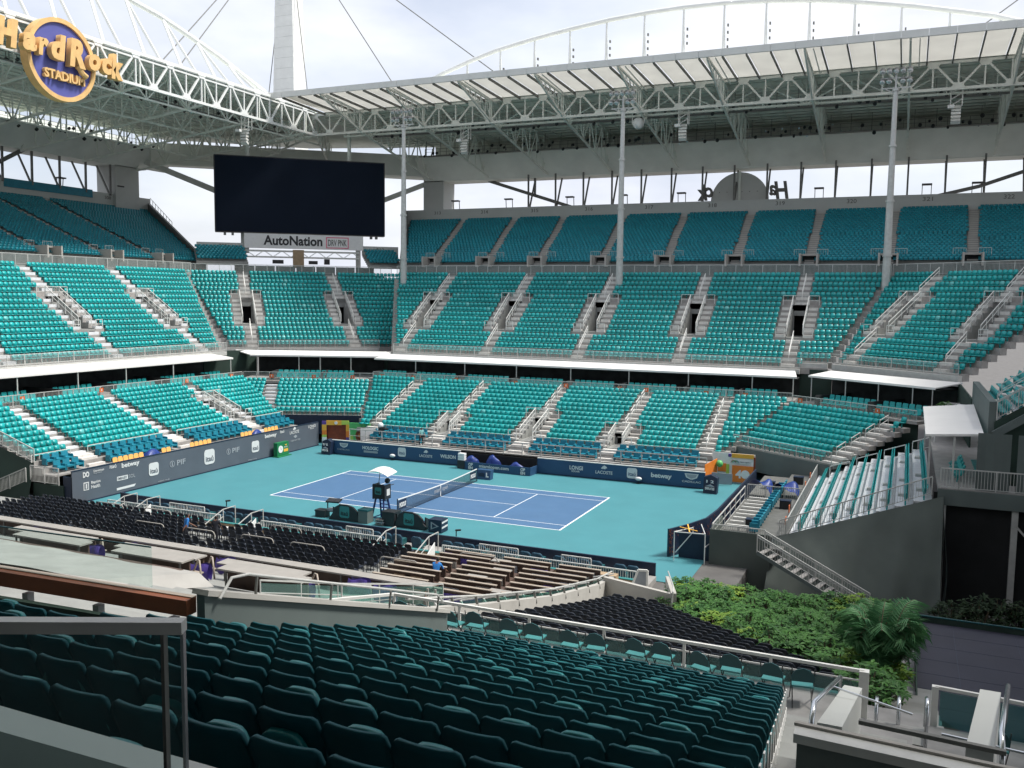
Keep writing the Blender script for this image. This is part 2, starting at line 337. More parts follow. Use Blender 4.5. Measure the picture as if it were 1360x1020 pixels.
# ================================================================ railings
def railing(label, pts, h=1.05, post=1.6, bal=.14, m='rail_metal', parent=None, cat='railing', r=.03, bar=.016, group=None, kick=.10, mid=None):
    """pts: base points of a running rail; every post is a piece of its own, the thin balusters are one piece"""
    if parent is None: parent = empty('railing', (0, 0, 0), label, cat, group)
    pts = [Vector(p) for p in pts]
    tr = MB(); br = MB(); bb = MB()
    for a, b in zip(pts[:-1], pts[1:]):
        L_ = (b-a).length; n = max(1, round(L_/post)); U = Vector((0, 0, 1))
        tr.beam(a+U*h, b+U*h, r*2, r*2)
        br.beam(a+U*kick, b+U*kick, r*1.2, r*1.2)
        if mid: br.beam(a+U*mid, b+U*mid, r*1.2, r*1.2)
        for k in range(n+1):
            q = a.lerp(b, k/n); stick('post', q, q+U*(h-r*.9), r*1.9, r*1.9, m, parent)
        if bal:
            nb = int(L_/bal)
            for k in range(1, nb):
                q = a.lerp(b, k/nb); bb.beam(q+U*kick, q+U*(h-.02), bar, bar)
    tr.build('top_rail', m, parent); br.build('bottom_rail', m, parent)
    if bal and bb.v: bb.build('balusters', m, parent, kind='stuff')
    return parent
# ================================================================ seating tiers
SEATS = {}
def put(kind, p, phi, row=0, i=0, st=''): SEATS.setdefault(kind, []).append((p.x, p.y, p.z, phi, row, i, st))
def tier(fr, sF, sB, t0, z0, rows, tread, rise, aisles, kind, pitch, label, deckm='deck_metal', stepm='step_white', aw=.62, hand=None, seatoff=.42, skipseat=None, thick=None, parent=None, rails=True, short=''):
    E = parent or empty('grandstand', (0, 0, 0), label, 'grandstand')
    T = rows*tread
    def sr(t): k = (t-t0)/T; return sF[0]+(sB[0]-sF[0])*k, sF[1]+(sB[1]-sF[1])*k
    def ac(A, t): k = (t-t0)/T; return A[0]+(A[1]-A[0])*k
    D = MB(); th = thick or rise+.06
    for k in range(rows):
        t = t0+k*tread; z = z0+k*rise; a, b = sr(t+tread/2)
        cuts = sorted((ac(A, t+tread/2)-A[3], ac(A, t+tread/2)+A[3]) for A in aisles if len(A) > 2 and A[2] and A[2][0] <= k < A[2][1])
        x = a
        for c0, c1 in cuts+[(b, b)]:
            if c0-x > .05: fr.slab(D, x, c0, t, t+tread+.02, z-th, z)
            x = c1
        # seats
        blocks = []
        for A in aisles:
            cc = ac(A, t+tread/2); hw = aw
            if len(A) > 2 and A[2] and A[2][0]-1 <= k < A[2][1]+1: hw = A[3]+.98
            blocks.append((cc-hw, cc+hw))
        blocks.sort(); x = a+.08; cnt = 0
        for c0, c1 in blocks+[(b-.08, b)]:
            n = int((c0-x)/pitch)
            if n > 0:
                off = (c0-x-n*pitch)/2+(.25*pitch*(1 if k % 2 else -1) if kind == 'up' else 0)
                for i in range(n):
                    u = x+off+(i+.5)*pitch
                    if not skipseat or not skipseat(u, k): cnt += 1; put(kind, fr.p(u, t+seatoff, z), fr.phi, k+1, cnt, short)
            x = max(x, c1)
    D.build('stepped_deck', deckm, E)
    for A in aisles:
        st = MB(); vom = A[2] if len(A) > 2 else None
        for k in range(rows):
            t = t0+k*tread; z = z0+k*rise; cc = ac(A, t)
            segs = [(-aw, aw)]
            if vom and vom[0] <= k < vom[1]: segs = [(-A[3]-.95, -A[3]-.02), (A[3]+.02, A[3]+.95)]
            for a, b in segs:
                fr.slab(st, cc+a, cc+b, t, t+tread*.52, z, z+rise*.5+.012)
                fr.slab(st, cc+a, cc+b, t+tread*.5, t+tread-.02, z, z+.012)
        st.build('aisle_steps', stepm, E)
        if vom:
            r0, r1 = vom; tb = t0+r1*tread; tf = t0+r0*tread; zf = z0+r0*rise; zt = z0+r1*rise; vh = A[3]; cb = ac(A, tb); cf = ac(A, tf)
            W = MB()
            fr.slab(W, cf-vh, cf+vh, tf, tb+1.6, zf-.2, zf-.002)
            for sg in (-1, 1):       # cheek walls step down with the rows
                for k in range(r0, r1):
                    t = t0+k*tread; x0, x1 = sorted((ac(A, t)+sg*(vh-.002), ac(A, t)+sg*(vh-.10))); fr.slab(W, x0, x1, t, t+tread, zf-.001, z0+k*rise+.10)
            fr.slab(W, cb-vh, cb-vh+.22, tb, tb+.18, zf, zt+.02); fr.slab(W, cb+vh-.22, cb+vh, tb, tb+.18, zf, zt+.02)
            hd = min(2.15, (zt-zf)*.72); fr.slab(W, cb-vh+.22, cb+vh-.22, tb, tb+.18, zf+hd, zt+.02)
            pw = W.build('portal', 'concrete', E)
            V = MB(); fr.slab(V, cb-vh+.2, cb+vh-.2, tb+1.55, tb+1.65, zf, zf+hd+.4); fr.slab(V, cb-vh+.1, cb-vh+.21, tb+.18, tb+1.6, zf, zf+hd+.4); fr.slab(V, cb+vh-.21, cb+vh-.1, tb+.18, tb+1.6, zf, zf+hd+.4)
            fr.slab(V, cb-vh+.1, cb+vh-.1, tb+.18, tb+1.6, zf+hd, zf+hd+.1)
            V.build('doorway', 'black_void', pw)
            if rails:
                Q = MB()
                for sg in (-1, 1):
                    e = vh-.05
                    a = fr.p(cf+sg*e, tf+tread*.5, zf+rise*.5+.05); b = fr.p(cb+sg*e, tb, zt+.05); U = Vector((0, 0, 1))
                    Q.beam(a+U*.95, b+U*.95, .06, .06); Q.beam(a+U*.5, b+U*.5, .035, .035)
                    for k in range(6): q = a.lerp(b, k/5); Q.beam(q, q+U*.95, .05, .05)
                    for k in range(26): q = a.lerp(b, k/25); Q.beam(q, q+U*.95, .014, .014)
                    a2 = fr.p(cf+sg*(vh+.95), tf-.02, zf); a1 = fr.p(cf+sg*(vh+.1), tf-.02, zf)
                    Q.beam(a1+U*.95, a2+U*.95, .05, .05); Q.beam(a1+U*.5, a2+U*.5, .04, .04)
                    for q in (a1, a2): Q.beam(q, q+U*.95, .05, .05)
                    a = fr.p(cb+sg*(vh+.98), tb+.1, zt); b = fr.p(cb+sg*vh, tb+.1, zt)
                    Q.beam(a+U*1.0, b+U*1.0, .05, .05); Q.beam(a, a+U*1.0, .05, .05); Q.beam(b, b+U*1.0, .05, .05); Q.beam(a+U*.5, b+U*.5, .04, .04)
                a = fr.p(cb-vh, tb+.1, zt); b = fr.p(cb+vh, tb+.1, zt)
                Q.beam(a+U*1.0, b+U*1.0, .05, .05)
                for k in range(13): q = a.lerp(b, k/12); Q.beam(q, q+U, .02, .02)
                Q.build('portal_rails', 'rail_white', pw)
        if hand:
            U = Vector((0, 0, 1)); k = 1
            while k+hand <= rows:
                if vom and vom[0]-hand < k < vom[1]+.5: k += 1; continue
                a = fr.p(ac(A, t0+k*tread)-.0, t0+k*tread, z0+k*rise); b = fr.p(ac(A, t0+(k+hand-.4)*tread), t0+(k+hand-.4)*tread, z0+(k+hand-.4)*rise)
                Hh = MB(); Hh.beam(a, a+U*.92, .045, .045); Hh.beam(b, b+U*.92, .045, .045); Hh.beam(a+U*.92, b+U*.92, .06, .05); Hh.beam(a+U*.55, b+U*.55, .045, .045); Hh.build('handrail', 'rail_white', E)
                k += hand+(1 if hand > 2 else .35)
                k = math.ceil(k) if hand > 2 else k
    return E, sr
# ---- lower temporary bowl
FL = Fr(-22.3, 0, 90); FF = Fr(0, 11.9, 0)
FCL = Fr(-36.3, 20.5, 22); FCR = Fr(22.8, 26.1, -35); FRt = Fr(22.3, 0, -90)
tier(FL, (-14.2, 14.6), (-14.2, 20.2), 4.1, 2.75, 10, .93, .30, [(-10.2, -9.0), (-.6, .6), (9.2, 11.0, (1, 6), .75)], 'low', .53, 'teal lower grandstand on the left behind the grey sponsor wall', short='left stand', stepm='tread_white', hand=None)
tier(FF, (-18.0, 18.3), (-22.6, 22.8), 4.15, 2.05, 12, .81, .322, [(-16.4, -16.3), (-8.5, -8.3, (0, 3), .7), (.2, .4, (0, 5), .7), (8.8, 9.1, (0, 3), .7), (16.9, 16.9)], 'low', .53, 'teal lower grandstand on the far side of the court', short='far stand', hand=1.6)
tier(FCL, (1.0, 15.2), (.2, 14.8), -8.6, 2.85, 9, .86, .29, [(5.3, 3.6)], 'low', .53, 'small teal lower grandstand in the left far corner', stepm='tread_white')
tier(FCR, (1.2, 11.6), (.1, 12.8), -8.4, 2.75, 9, .86, .31, [(11.2, 11.3)], 'low', .53, 'small teal lower grandstand in the right far corner', short='right corner stand', hand=1.6)
q = MB(); FCL.slab(q, 1.0, 15.2, -8.85, -8.72, 1.0, 2.95); q.build('front_fascia', 'navy', label='navy fascia under the left corner lower stand', cat='fascia'); railing('glass and metal rail on the front of the left corner lower stand', [FCL.p(1.0, -8.78, 2.9), FCL.p(15.2, -8.78, 2.9)], .9, 1.8, 0, 'rail_metal', mid=.45)
q = MB(); FCR.slab(q, 1.2, 11.6, -8.65, -8.5, .9, 2.7); q.build('front_fascia', 'tarp_grey', label='grey fascia under the right corner lower stand', cat='fascia'); railing('metal rail on the front of the right corner lower stand', [FCR.p(1.2, -8.55, 2.7), FCR.p(11.6, -8.55, 2.7)], 1.0, 1.6, .14, 'rail_metal', bar=.02)
# the premium rows in front, a little lower
def premium(fr, s0, s1, t, z, kind, pitch, breaks=(), hw=1.0, row=1, st=''):
    c = 0
    n = int((s1-s0)/pitch)
    for i in range(n):
        u = s0+(i+.5)*pitch
        if any(abs(u-b) < hw for b in breaks): continue
        c += 1; put(kind, fr.p(u, t, z), fr.phi, row, c, st)
for fr, s0, s1, br, zA, zB, lab in ((FF, -15.4, 17.0, (-8.6, .1, 8.7), 1.2, 1.62, 'far'), (FL, -13.8, 14.2, (-10.2, -.7, 9.1), 2.0, 2.4, 'left')):
    E = empty('seat_platform', (0, 0, 0), f'grey metal platform carrying two rows of blue seats at the {lab} court wall', 'platform')
    d = MB(); fr.slab(d, s0-.6, s1+.6, 1.75, 3.0, zA-.12, zA); fr.slab(d, s0-.6, s1+.6, 3.0, 4.15, zB-.55, zB); d.build('deck', 'deck_metal', E)
    for b in br:
        st = MB(); fr.slab(st, b-.75, b+.75, 2.2, 2.6, zA, zA+.2); fr.slab(st, b-.75, b+.75, 3.0, 3.4, zB, zB+.2); fr.slab(st, b-.75, b+.75, 3.4, 4.1, zB, zB+.36); st.build('aisle_steps', 'step_white', E)
    premium(fr, s0, s1, 2.45, zA, 'prem', .80, br, 1.0, 1, lab); premium(fr, s0, s1, 3.55, zB, 'prem', .80, br, 1.0, 2, lab)
    rp = [fr.p(s0-.6, 4.2, zB+.36), fr.p(s1+.6, 4.2, zB+.36)]
    cuts = [s0-.6]+[v for b in br for v in (b-.8, b+.8)]+[s1+.6]
    for i in range(0, len(cuts), 2):
        a, b = fr.p(cuts[i], 4.1, zB+.35), fr.p(cuts[i+1], 4.1, zB+.35)
        q = MB(); U = Vector((0, 0, 1)); q.beam(a+U*.55, b+U*.55, .05, .05); [q.beam(a.lerp(b, k/5), a.lerp(b, k/5)+U*.55, .04, .04) for k in range(6)]; q.build('back_rail', 'rail_white', E)
for s in np.arange(-21, 21, 1.85): pass
railing('pale rail along the front of the far lower stand above the blue wall', [FF.p(-17.4, 1.72, 1.08), FF.p(17.6, 1.72, 1.08)], 1.18, 1.86, 0, 'rail_metal', r=.035, mid=.55)
d = MB(); FF.slab(d, -17.8, 17.8, .55, 1.65, .25, .32); d.build('scaffold_shelf', 'dark_steel', label='dark scaffold shelf in the gap behind the far blue wall', cat='scaffold')
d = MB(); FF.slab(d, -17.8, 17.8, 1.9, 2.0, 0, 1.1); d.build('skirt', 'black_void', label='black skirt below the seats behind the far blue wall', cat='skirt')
# ---- walkway, suites and white canopies above the lower bowl
def suites(fr, s0, s1, tr, zf, zl, tl, label, tag_n, seats, posts, back=5.2, zl2=None, ends=(0, 0)):
    E = empty('suite_terrace', (0, 0, 0), f'shaded suite terrace with two rows of seats {label}', 'terrace')
    d = MB(); fr.slab(d, s0, s1, tr-.3, tr+.9, zf-.25, zf); fr.slab(d, s0, s1, tr+.9, tr+back, zf-.25, zf+.22); d.build('floor', 'deck_metal', E)
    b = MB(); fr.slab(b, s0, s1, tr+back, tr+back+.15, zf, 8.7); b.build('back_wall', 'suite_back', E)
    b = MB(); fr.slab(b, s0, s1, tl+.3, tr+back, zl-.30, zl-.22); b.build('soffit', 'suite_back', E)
    c1 = c2 = 0
    # dividers between the suites and their seats
    for (a, n) in seats:
        for i in range(n): c1 += 1; put('suite', fr.p(a+.62*i, tr+.62, zf), fr.phi, 1, c1, label)
        for i in range(n): c2 += 1; put('suite', fr.p(a-.1+.62*i, tr+1.65, zf+.22), fr.phi, 2, c2, label)
        q = MB(); fr.slab(q, a-.75, a-.66, tr+.3, tr+back, zf, zf+1.05); q.build('divider', 'suite_back', E)
    C = empty('canopy', (0, 0, 0), f'long white canopy over the suites {label}', 'canopy')
    c = MB(); e0, e1 = ends
    P = [fr.p(s0, tl, zl), fr.p(s1, tl, zl), fr.p(s1+e1, tl+2.1, zl+.42), fr.p(s0+e0, tl+2.1, zl+.42)]
    c.hexa([p-Vector((0, 0, .10)) for p in P]+P); c.build('roof_sheet', 'canopy_white', C)
    c = MB(); c.beam(fr.p(s0, tl-.02, zl-.09), fr.p(s1, tl-.02, zl-.09), .06, .17); c.build('front_lip', 'canopy_white', C)
    for s in posts: stick('post', fr.p(s, tl+.08, zf), fr.p(s, tl+.08, zl-.16), .09, .09, 'rail_metal', C)
    return E
suites(FL, -16, 20.2, 14.1, 5.6, 8.15, 15.1, 'over the left stand', 0, [(-15.2, 6), (-8.6, 6), (-2.3, 7), (3.8, 8), (10.6, 8), (16.4, 5)], [-13, -6.8, -.6, 5.0, 11.2, 19.9], ends=(0, -1.2))
suites(FCL, -.2, 15.0, .1, 5.6, 8.3, 3.4, 'across the left far corner', 0, [(3.9, 9), (9.6, 5)], [.6, 5.5, 8.0, 11.6], back=6.5, ends=(-2.5, 1.5))
suites(FF, -23.8, 22.9, 14.1, 5.75, 8.15, 16.4, 'along the far side', 0, [(-22, 5), (-17.6, 8), (-11.2, 8), (-5, 8), (1.2, 7), (7.0, 8), (13.3, 7), (18.6, 5)], [-18.4, -12.2, -6.0, .2, 6.5, 12.6, 18.8, 22.6], ends=(.6, -.4))
suites(FCR, .1, 13.0, .1, 5.75, 8.4, 2.0, 'across the right far corner', 0, [(3.0, 8), (8.6, 7)], [.4, 4.2, 7.6, 10.9, 12.7], back=5.2, ends=(.8, 1.0))
for fr, s0, s1, t, z, lab in ((FL, -14.2, 20.4, 14.0, 5.6, 'left lower stand'), (FCL, .1, 14.8, .0, 5.6, 'left far corner lower stand'), (FF, -22.5, 22.8, 14.05, 5.8, 'far lower stand'), (FCR, .1, 12.8, 0, 5.6, 'right far corner lower stand')):
    railing(f'grey rail at the top of the {lab}', [fr.p(s0, t, z), fr.p(s1, t, z)], 1.0, 1.5, .13, 'rail_metal', bar=.02)
# small orange section tags on that rail
def tags(fr, t, z, ss, lab):
    for i, s in enumerate(ss):
        E = empty('section_tag', fr.p(s, t-.05, z), f'small orange section tag, {ordinal(i+1)} from the left on the {lab} rail', 'sign', 'orange section tags')
        q = MB(); q.box(-.23, .23, -.02, .02, -.2, .2); o = q.build('plate', 'orange_tag', E); o.rotation_euler = (0, 0, fr.phi)
        q = MB(); q.box(-.04, .06, -.03, -.021, -.09, .1); o = q.build('figure', 'logo_pale', E); o.rotation_euler = (0, 0, fr.phi)
tags(FL, 14.0, 6.25, [-7.3, .9, 11.8, 18.6], 'left')
tags(FCL, 0, 6.15, [3.3, 8.1, 12.5], 'left corner')
tags(FF, 14.05, 6.4, [-21.3, -17.3, -12.0, -5.0, .6, 6.3, 9.0, 14.9, 18.6], 'far')
tags(FCR, 0, 6.2, [1.0, 9.2], 'right corner')
for a, b, lab in ((FL.p(20.0, 19.2, 0), FCL.p(-.4, 6.5, 0), 'left'), (FCL.p(15.0, 6.55, 0), FF.p(-23.8, 19.25, 0), 'left far'), (FF.p(22.9, 19.25, 0), FCR.p(.1, 5.25, 0), 'right far'), (FCR.p(12.9, 5.3, 0), Vector((36.6, 9.2, 0)), 'right')):
    q = MB(); q.beam(a+Vector((0, 0, 3.7)), b+Vector((0, 0, 3.7)), .12, 10.0); q.build('corner_screen', 'tarp_dark', label=f'dark screen closing the {lab} gap behind the suites', cat='screen')
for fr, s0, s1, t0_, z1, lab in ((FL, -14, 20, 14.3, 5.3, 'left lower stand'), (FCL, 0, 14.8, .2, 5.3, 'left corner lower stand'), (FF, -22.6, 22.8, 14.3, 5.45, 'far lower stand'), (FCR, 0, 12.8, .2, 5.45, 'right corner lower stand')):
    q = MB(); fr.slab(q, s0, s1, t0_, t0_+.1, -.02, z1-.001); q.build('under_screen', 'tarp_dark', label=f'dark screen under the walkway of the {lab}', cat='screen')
# ---- the 200 level
F2L = Fr(-39.5, 0, 90); F2F = Fr(0, 30.5, 0); F2C = Fr(-42.61, 25.2, 40); F2R = Fr(25.4, 30.6, -40)
TW2, RS2, N2 = .79, .545, 17
vom = (5, 11)
tier(F2L, (-16.5, 21.4), (-16.5, 30.2), .35, 8.85, N2, TW2, RS2, [(-5.6, -5.2, vom, .85), (6.3, 6.1, vom, .85), (18.4, 17.8, vom, .85)], 'mid', .53, 'steep teal middle grandstand on the left', stepm='tread_white', hand=None)
tier(F2C, (.2, 20.6), (-5.8, 25.0), .35, 8.85, N2, TW2, RS2, [(3.0, 1.9, vom, .85), (15.4, 13.6, vom, .85)], 'mid', .53, 'steep teal middle grandstand across the left far corner', hand=4)
tier(F2F, (-22.9, 25.3), (-30.5, 30.4), .35, 8.85, N2, TW2, RS2, [(-21.9, -21.9, vom, .85), (-11.1, -11.1, vom, .85), (-.1, -.1, vom, .85), (10.9, 10.9, vom, .85), (21.7, 21.9, vom, .85)], 'mid', .53, 'steep teal middle grandstand along the far side', hand=4, skipseat=lambda u, k: u > 22.8 and k < 1)
tier(F2R, (.0, 13.6), (-4.9, 17.5), 1.14, 9.395, N2-1, TW2, RS2, [(1.5, 1.1, vom, .85), (11.5, 10.2, vom, .85)], 'mid', .53, 'steep teal middle grandstand across the right far corner', stepm='step_white', hand=4)
for fr, s0, s1, lab in ((F2L, -16.5, 21.5, 'left middle stand'), (F2C, 0, 18.3, 'left corner middle stand'), (F2F, -22.6, 22.9, 'far middle stand')):
    f = MB(); fr.slab(f, s0, s1, -.12, .34, 8.25, 8.72); f.build('front_beam', 'rail_metal', label=f'pale steel beam under the front of the {lab}', cat='beam')
    railing(f'pale baluster rail along the front of the {lab}', [fr.p(s0, 0, 8.74), fr.p(s1, 0, 8.74)], 1.0, 1.75, .12, 'rail_metal', bar=.022, mid=.16)
f = MB(); F2R.slab(f, 0, 13.7, .6, 1.13, 8.4, 9.28); F2F.slab(f, 22.9, 25.4, .6, 1.1, 8.4, 9.28); f.build('front_beam', 'rail_metal', label='pale steel beam under the front of the right corner middle stand', cat='beam')
railing('pale baluster rail along the front of the right corner middle stand', [F2F.p(22.9, .75, 9.3), F2F.p(25.3, .75, 9.3), F2R.p(0, .75, 9.3), F2R.p(13.6, .75, 9.3)], .95, 1.75, .12, 'rail_metal', bar=.022, mid=.16)
zr = 8.85+N2*RS2; tr2 = .35+N2*TW2+.1
RB = [F2L.p(-16.5, tr2, zr), F2L.p(31, tr2, zr)]
railing('pale baluster rail behind the left middle stand', RB, 1.15, 1.5, .13, 'rail_metal', bar=.022)
railing('pale baluster rail behind the left corner middle stand', [F2C.p(-7.2, tr2, zr), F2C.p(22.0, tr2, zr)], 1.15, 1.5, .13, 'rail_metal', bar=.022)
railing('pale baluster rail behind the far middle stand', [F2F.p(-30.4, tr2, zr), F2F.p(30.4, tr2, zr)], 1.15, 1.5, .13, 'rail_metal', bar=.022)
railing('pale baluster rail behind the right corner middle stand', [F2R.p(-4.9, tr2, zr), F2R.p(18, tr2, zr)], 1.15, 1.5, .13, 'rail_metal', bar=.022)
for fr, s0, s1, lab in ((F2L, -16.5, 31, 'left'), (F2C, -6, 21, 'left corner'), (F2F, -30, 31, 'far'), (F2R, -4.9, 18, 'right corner')):
    c_ = MB(); fr.slab(c_, s0, s1, tr2-.08, tr2+7.6, zr-.4, zr-.01-(0.012 if lab == 'left corner' else .024 if lab == 'right corner' else 0)); c_.build('concourse', 'concrete', kind='structure', label=f'open concrete concourse behind the {lab} middle stand')
# ---- the 300 level under the roof
F3F = Fr(0, 50.5, 0); F3L = Fr(-61.5, 0, 90); F3C = Fr(-50.0, 47.0, 40)
N3, TW3, RS3 = 26, .82, .300
al = [29+(v-29) for v in (-28.4, -20.2, -12.7, -4.0, 4.3, 12.9, 21.4, 29.9, 38.4, 47.0, 55.5)]
A3 = [(v, 29+(v-29)*1.105, (0, 2), .95) for v in al]
E3, _ = tier(F3F, (-33.0, 62), (-44.6, 70), 0, 19.62, N3, TW3, RS3, [(a[0], a[1]) for a in A3], 'up', .52, 'shaded teal upper grandstand under the far roof', deckm='concrete', stepm='concrete_light', aw=.55, thick=.5)
A3L = [(v, 26+(v-26)*1.10) for v in (-2, 7.0, 16.4, 25.6, 34.2)]
E3L, _ = tier(F3L, (-12, 42.3), (-14, 54.6), 0, 19.62, 28, TW3, .322, [(a[0], a[1]) for a in A3L], 'up', .52, 'shaded teal upper grandstand under the left roof', deckm='concrete', stepm='concrete_light', aw=.5, thick=.5)
tier(F3C, (-12.6, -5.6), (-13.2, -6.2), 0, 19.9, 7, TW3, RS3, [], 'up', .52, 'small teal upper seating wedge left of the scoreboard', deckm='concrete', thick=.5)
tier(F3C, (11.5, 16.2), (11.2, 16.6), 0, 19.8, 7, TW3, RS3, [], 'up', .52, 'small teal upper seating wedge right of the scoreboard', deckm='concrete', thick=.5)
for E, fr, als in ((E3, F3F, A3), (E3L, F3L, A3L)):
    for a in als:        # white portals at the foot of each aisle
        q = MB(); u = a[0]
        fr.slab(q, u-1.05, u-.85, -1.2, .9, 19.3, 20.75); fr.slab(q, u+.85, u+1.05, -1.2, .9, 19.3, 20.75); fr.slab(q, u-.85, u+.85, .2, .9, 20.55, 20.75)
        pw = q.build('portal', 'concrete_light', E)
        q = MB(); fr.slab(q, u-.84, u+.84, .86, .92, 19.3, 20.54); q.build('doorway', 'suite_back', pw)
        q = MB(); U = Vector((0, 0, 1))
        for x0, x1, t in ((-1.9, -.6, 1.6), (.6, 1.9, 1.6)):
            A_, B_ = fr.p(u+x0, t, 20.4), fr.p(u+x1, t, 20.4); q.beam(A_+U*.95, B_+U*.95, .05, .05); q.beam(A_, A_+U*.95, .05, .05); q.beam(B_, B_+U*.95, .05, .05)
            for k in range(6): c_ = A_.lerp(B_, k/5); q.beam(c_, c_+U*.95, .02, .02)
        q.build('portal_rails', 'rail_metal', pw)
# front walls and parapets
def upperwall(fr, s0, s1, t, z0, z1, name, m, lab, th=.35):
    q = MB(); fr.slab(q, s0, s1, t, t+th, z0, z1); return q.build(name, m, label=lab, cat='wall')
upperwall(F3F, -33, 62, -.4, 18.0, 19.5, 'front_wall', 'tarp_grey', 'dark grey wall at the foot of the far upper stand')
upperwall(F3L, -12, 42.3, -.4, 18.0, 19.5, 'front_wall', 'tarp_grey', 'dark grey wall at the foot of the left upper stand')
PF = upperwall(F3F, -45.2, 70, 21.45, 26.4, 29.45, 'parapet', 'parapet_concrete', 'long pale parapet with section numbers behind the far upper stand', .6)
PL = upperwall(F3L, -14, 55.2, 23.05, 27.3, 30.9, 'parapet', 'parapet_concrete', 'long pale parapet with section numbers behind the left upper stand', .6)
for a, b in zip(A3[:-1], A3[1:]):
    n = 314+A3.index(a); u = (a[1]+b[1])/2-.8
    text('section_number', str(n), F3F.p(u, 21.43, 28.85), (1, 0, 0), (0, 0, 1), 1.25, .55, 'dark_steel', PF, .02, .01)
text('section_number', '313', F3F.p(-39.2, 21.43, 28.9), (1, 0, 0), (0, 0, 1), 1.2, .5, 'dark_steel', PF, .02, .01)
text('section_number', '308', F3L.p(46.5, 23.03, 30.2), (0, 1, 0), (0, 0, 1), 1.2, .5, 'dark_steel', PL, .02, .01)
text('section_number', '306', F3L.p(25.5, 23.03, 30.3), (0, 1, 0), (0, 0, 1), 1.2, .5, 'dark_steel', PL, .02, .01)
q = MB(); F3L.slab(q, 28.5, 43.5, 22.9, 23.03, 29.9, 31.1); o = q.build('banner', 'premium_blue', label='long blue banner on the parapet of the left upper stand', cat='banner')
text('lettering', 'the legends pavilion of champions and members club', F3L.p(36, 23.03, 30.5), (0, 1, 0), (0, 0, 1), 13.0, .32, 'logo_grey', o, .01) if False else None
for lab, s0, s1, nb in (('left', -12.9, -5.5, '309'), ('right', 11.2, 16.8, '312')):
    q = MB(); F3C.slab(q, s0, s1, 5.9, 6.3, 21.4, 22.85); o = q.build('parapet', 'parapet_concrete', label=f'short pale parapet behind the seating wedge {lab} of the scoreboard', cat='wall')
    text('section_number', nb, F3C.p((s0+s1)/2, 5.88, 22.4), F3C.a, (0, 0, 1), 1.2, .45, 'dark_steel', o, .02, .01)
# end walls of the upper stands beside the scoreboard gap: stepped concrete flanks
q = MB()
q.prism([F3L.p(42.3, 0, 18.6), F3L.p(54.8, 23.2, 28.4), F3L.p(54.8, 23.2, 30.2), F3L.p(42.4, .1, 20.3)], F3L.a*.5); q.build('flank_wall', 'dark_steel', label='dark sloping flank at the end of the left upper stand', cat='wall')
q = MB(); q.prism([F3F.p(-33.2, 0, 18.6), F3F.p(-45.0, 21.6, 27.6), F3F.p(-45.0, 21.6, 29.4), F3F.p(-33.2, .1, 20.4)], F3F.a*-.5); q.build('flank_wall', 'dark_steel', label='dark sloping flank at the left end of the far upper stand', cat='wall')
a, b = F3L.p(42.9, .5, 19.6), F3L.p(55.2, 23.2, 30.2); 
railing('thin rail on the sloping flank of the left upper stand', [a.lerp(b, .55), a.lerp(b, .98)], 1.0, 1.5, 0, 'rail_metal')
# ================================================================ the roof
BX = [-42.4+10.5*k for k in range(11)]       # truss lines of the far roof
RF = empty('stadium_roof', (0, 0, 0), 'far stadium roof with glazed front edge on pale steel trusses', 'roof')
YF, YT, ZT, ZB = 44.0, 54.3, 42.05, 39.15
XL = -50.5
fm = MB().box(-1.30, 1.30, -.12, .12, -.38, .38).mesh('fascia_panel', 'fascia_panel')
gm = MB().box(-1.22, 1.22, 0, 9.9, -.03, .03).mesh('glazed_panel', 'panel_translucent')
for k in range(44):
    x = XL-.3+1.3125+2.625*k-.4
    obj('fascia_panel', fm, RF, (x, YF, 42.82))
    stick('panel_rib', (x+1.31, YF+.12, 42.42), (x+1.31, YT-.1, 42.02), (.14), .30, 'dark_steel', RF)
    if x > -48.0: 
        o = obj('glazed_panel', gm, RF, (x, YF+.15, 42.66)); o.rotation_euler = (R(-2.0), 0, 0)
q = MB(); q.add([(XL+.3, YF+.2, 42.62), (-46.9, YF+.2, 42.62), (-46.9, YT, 42.25), (XL+4.0, YT, 42.25)], [(0, 1, 2, 3)]); q.build('glazed_panel', 'panel_translucent', RF)
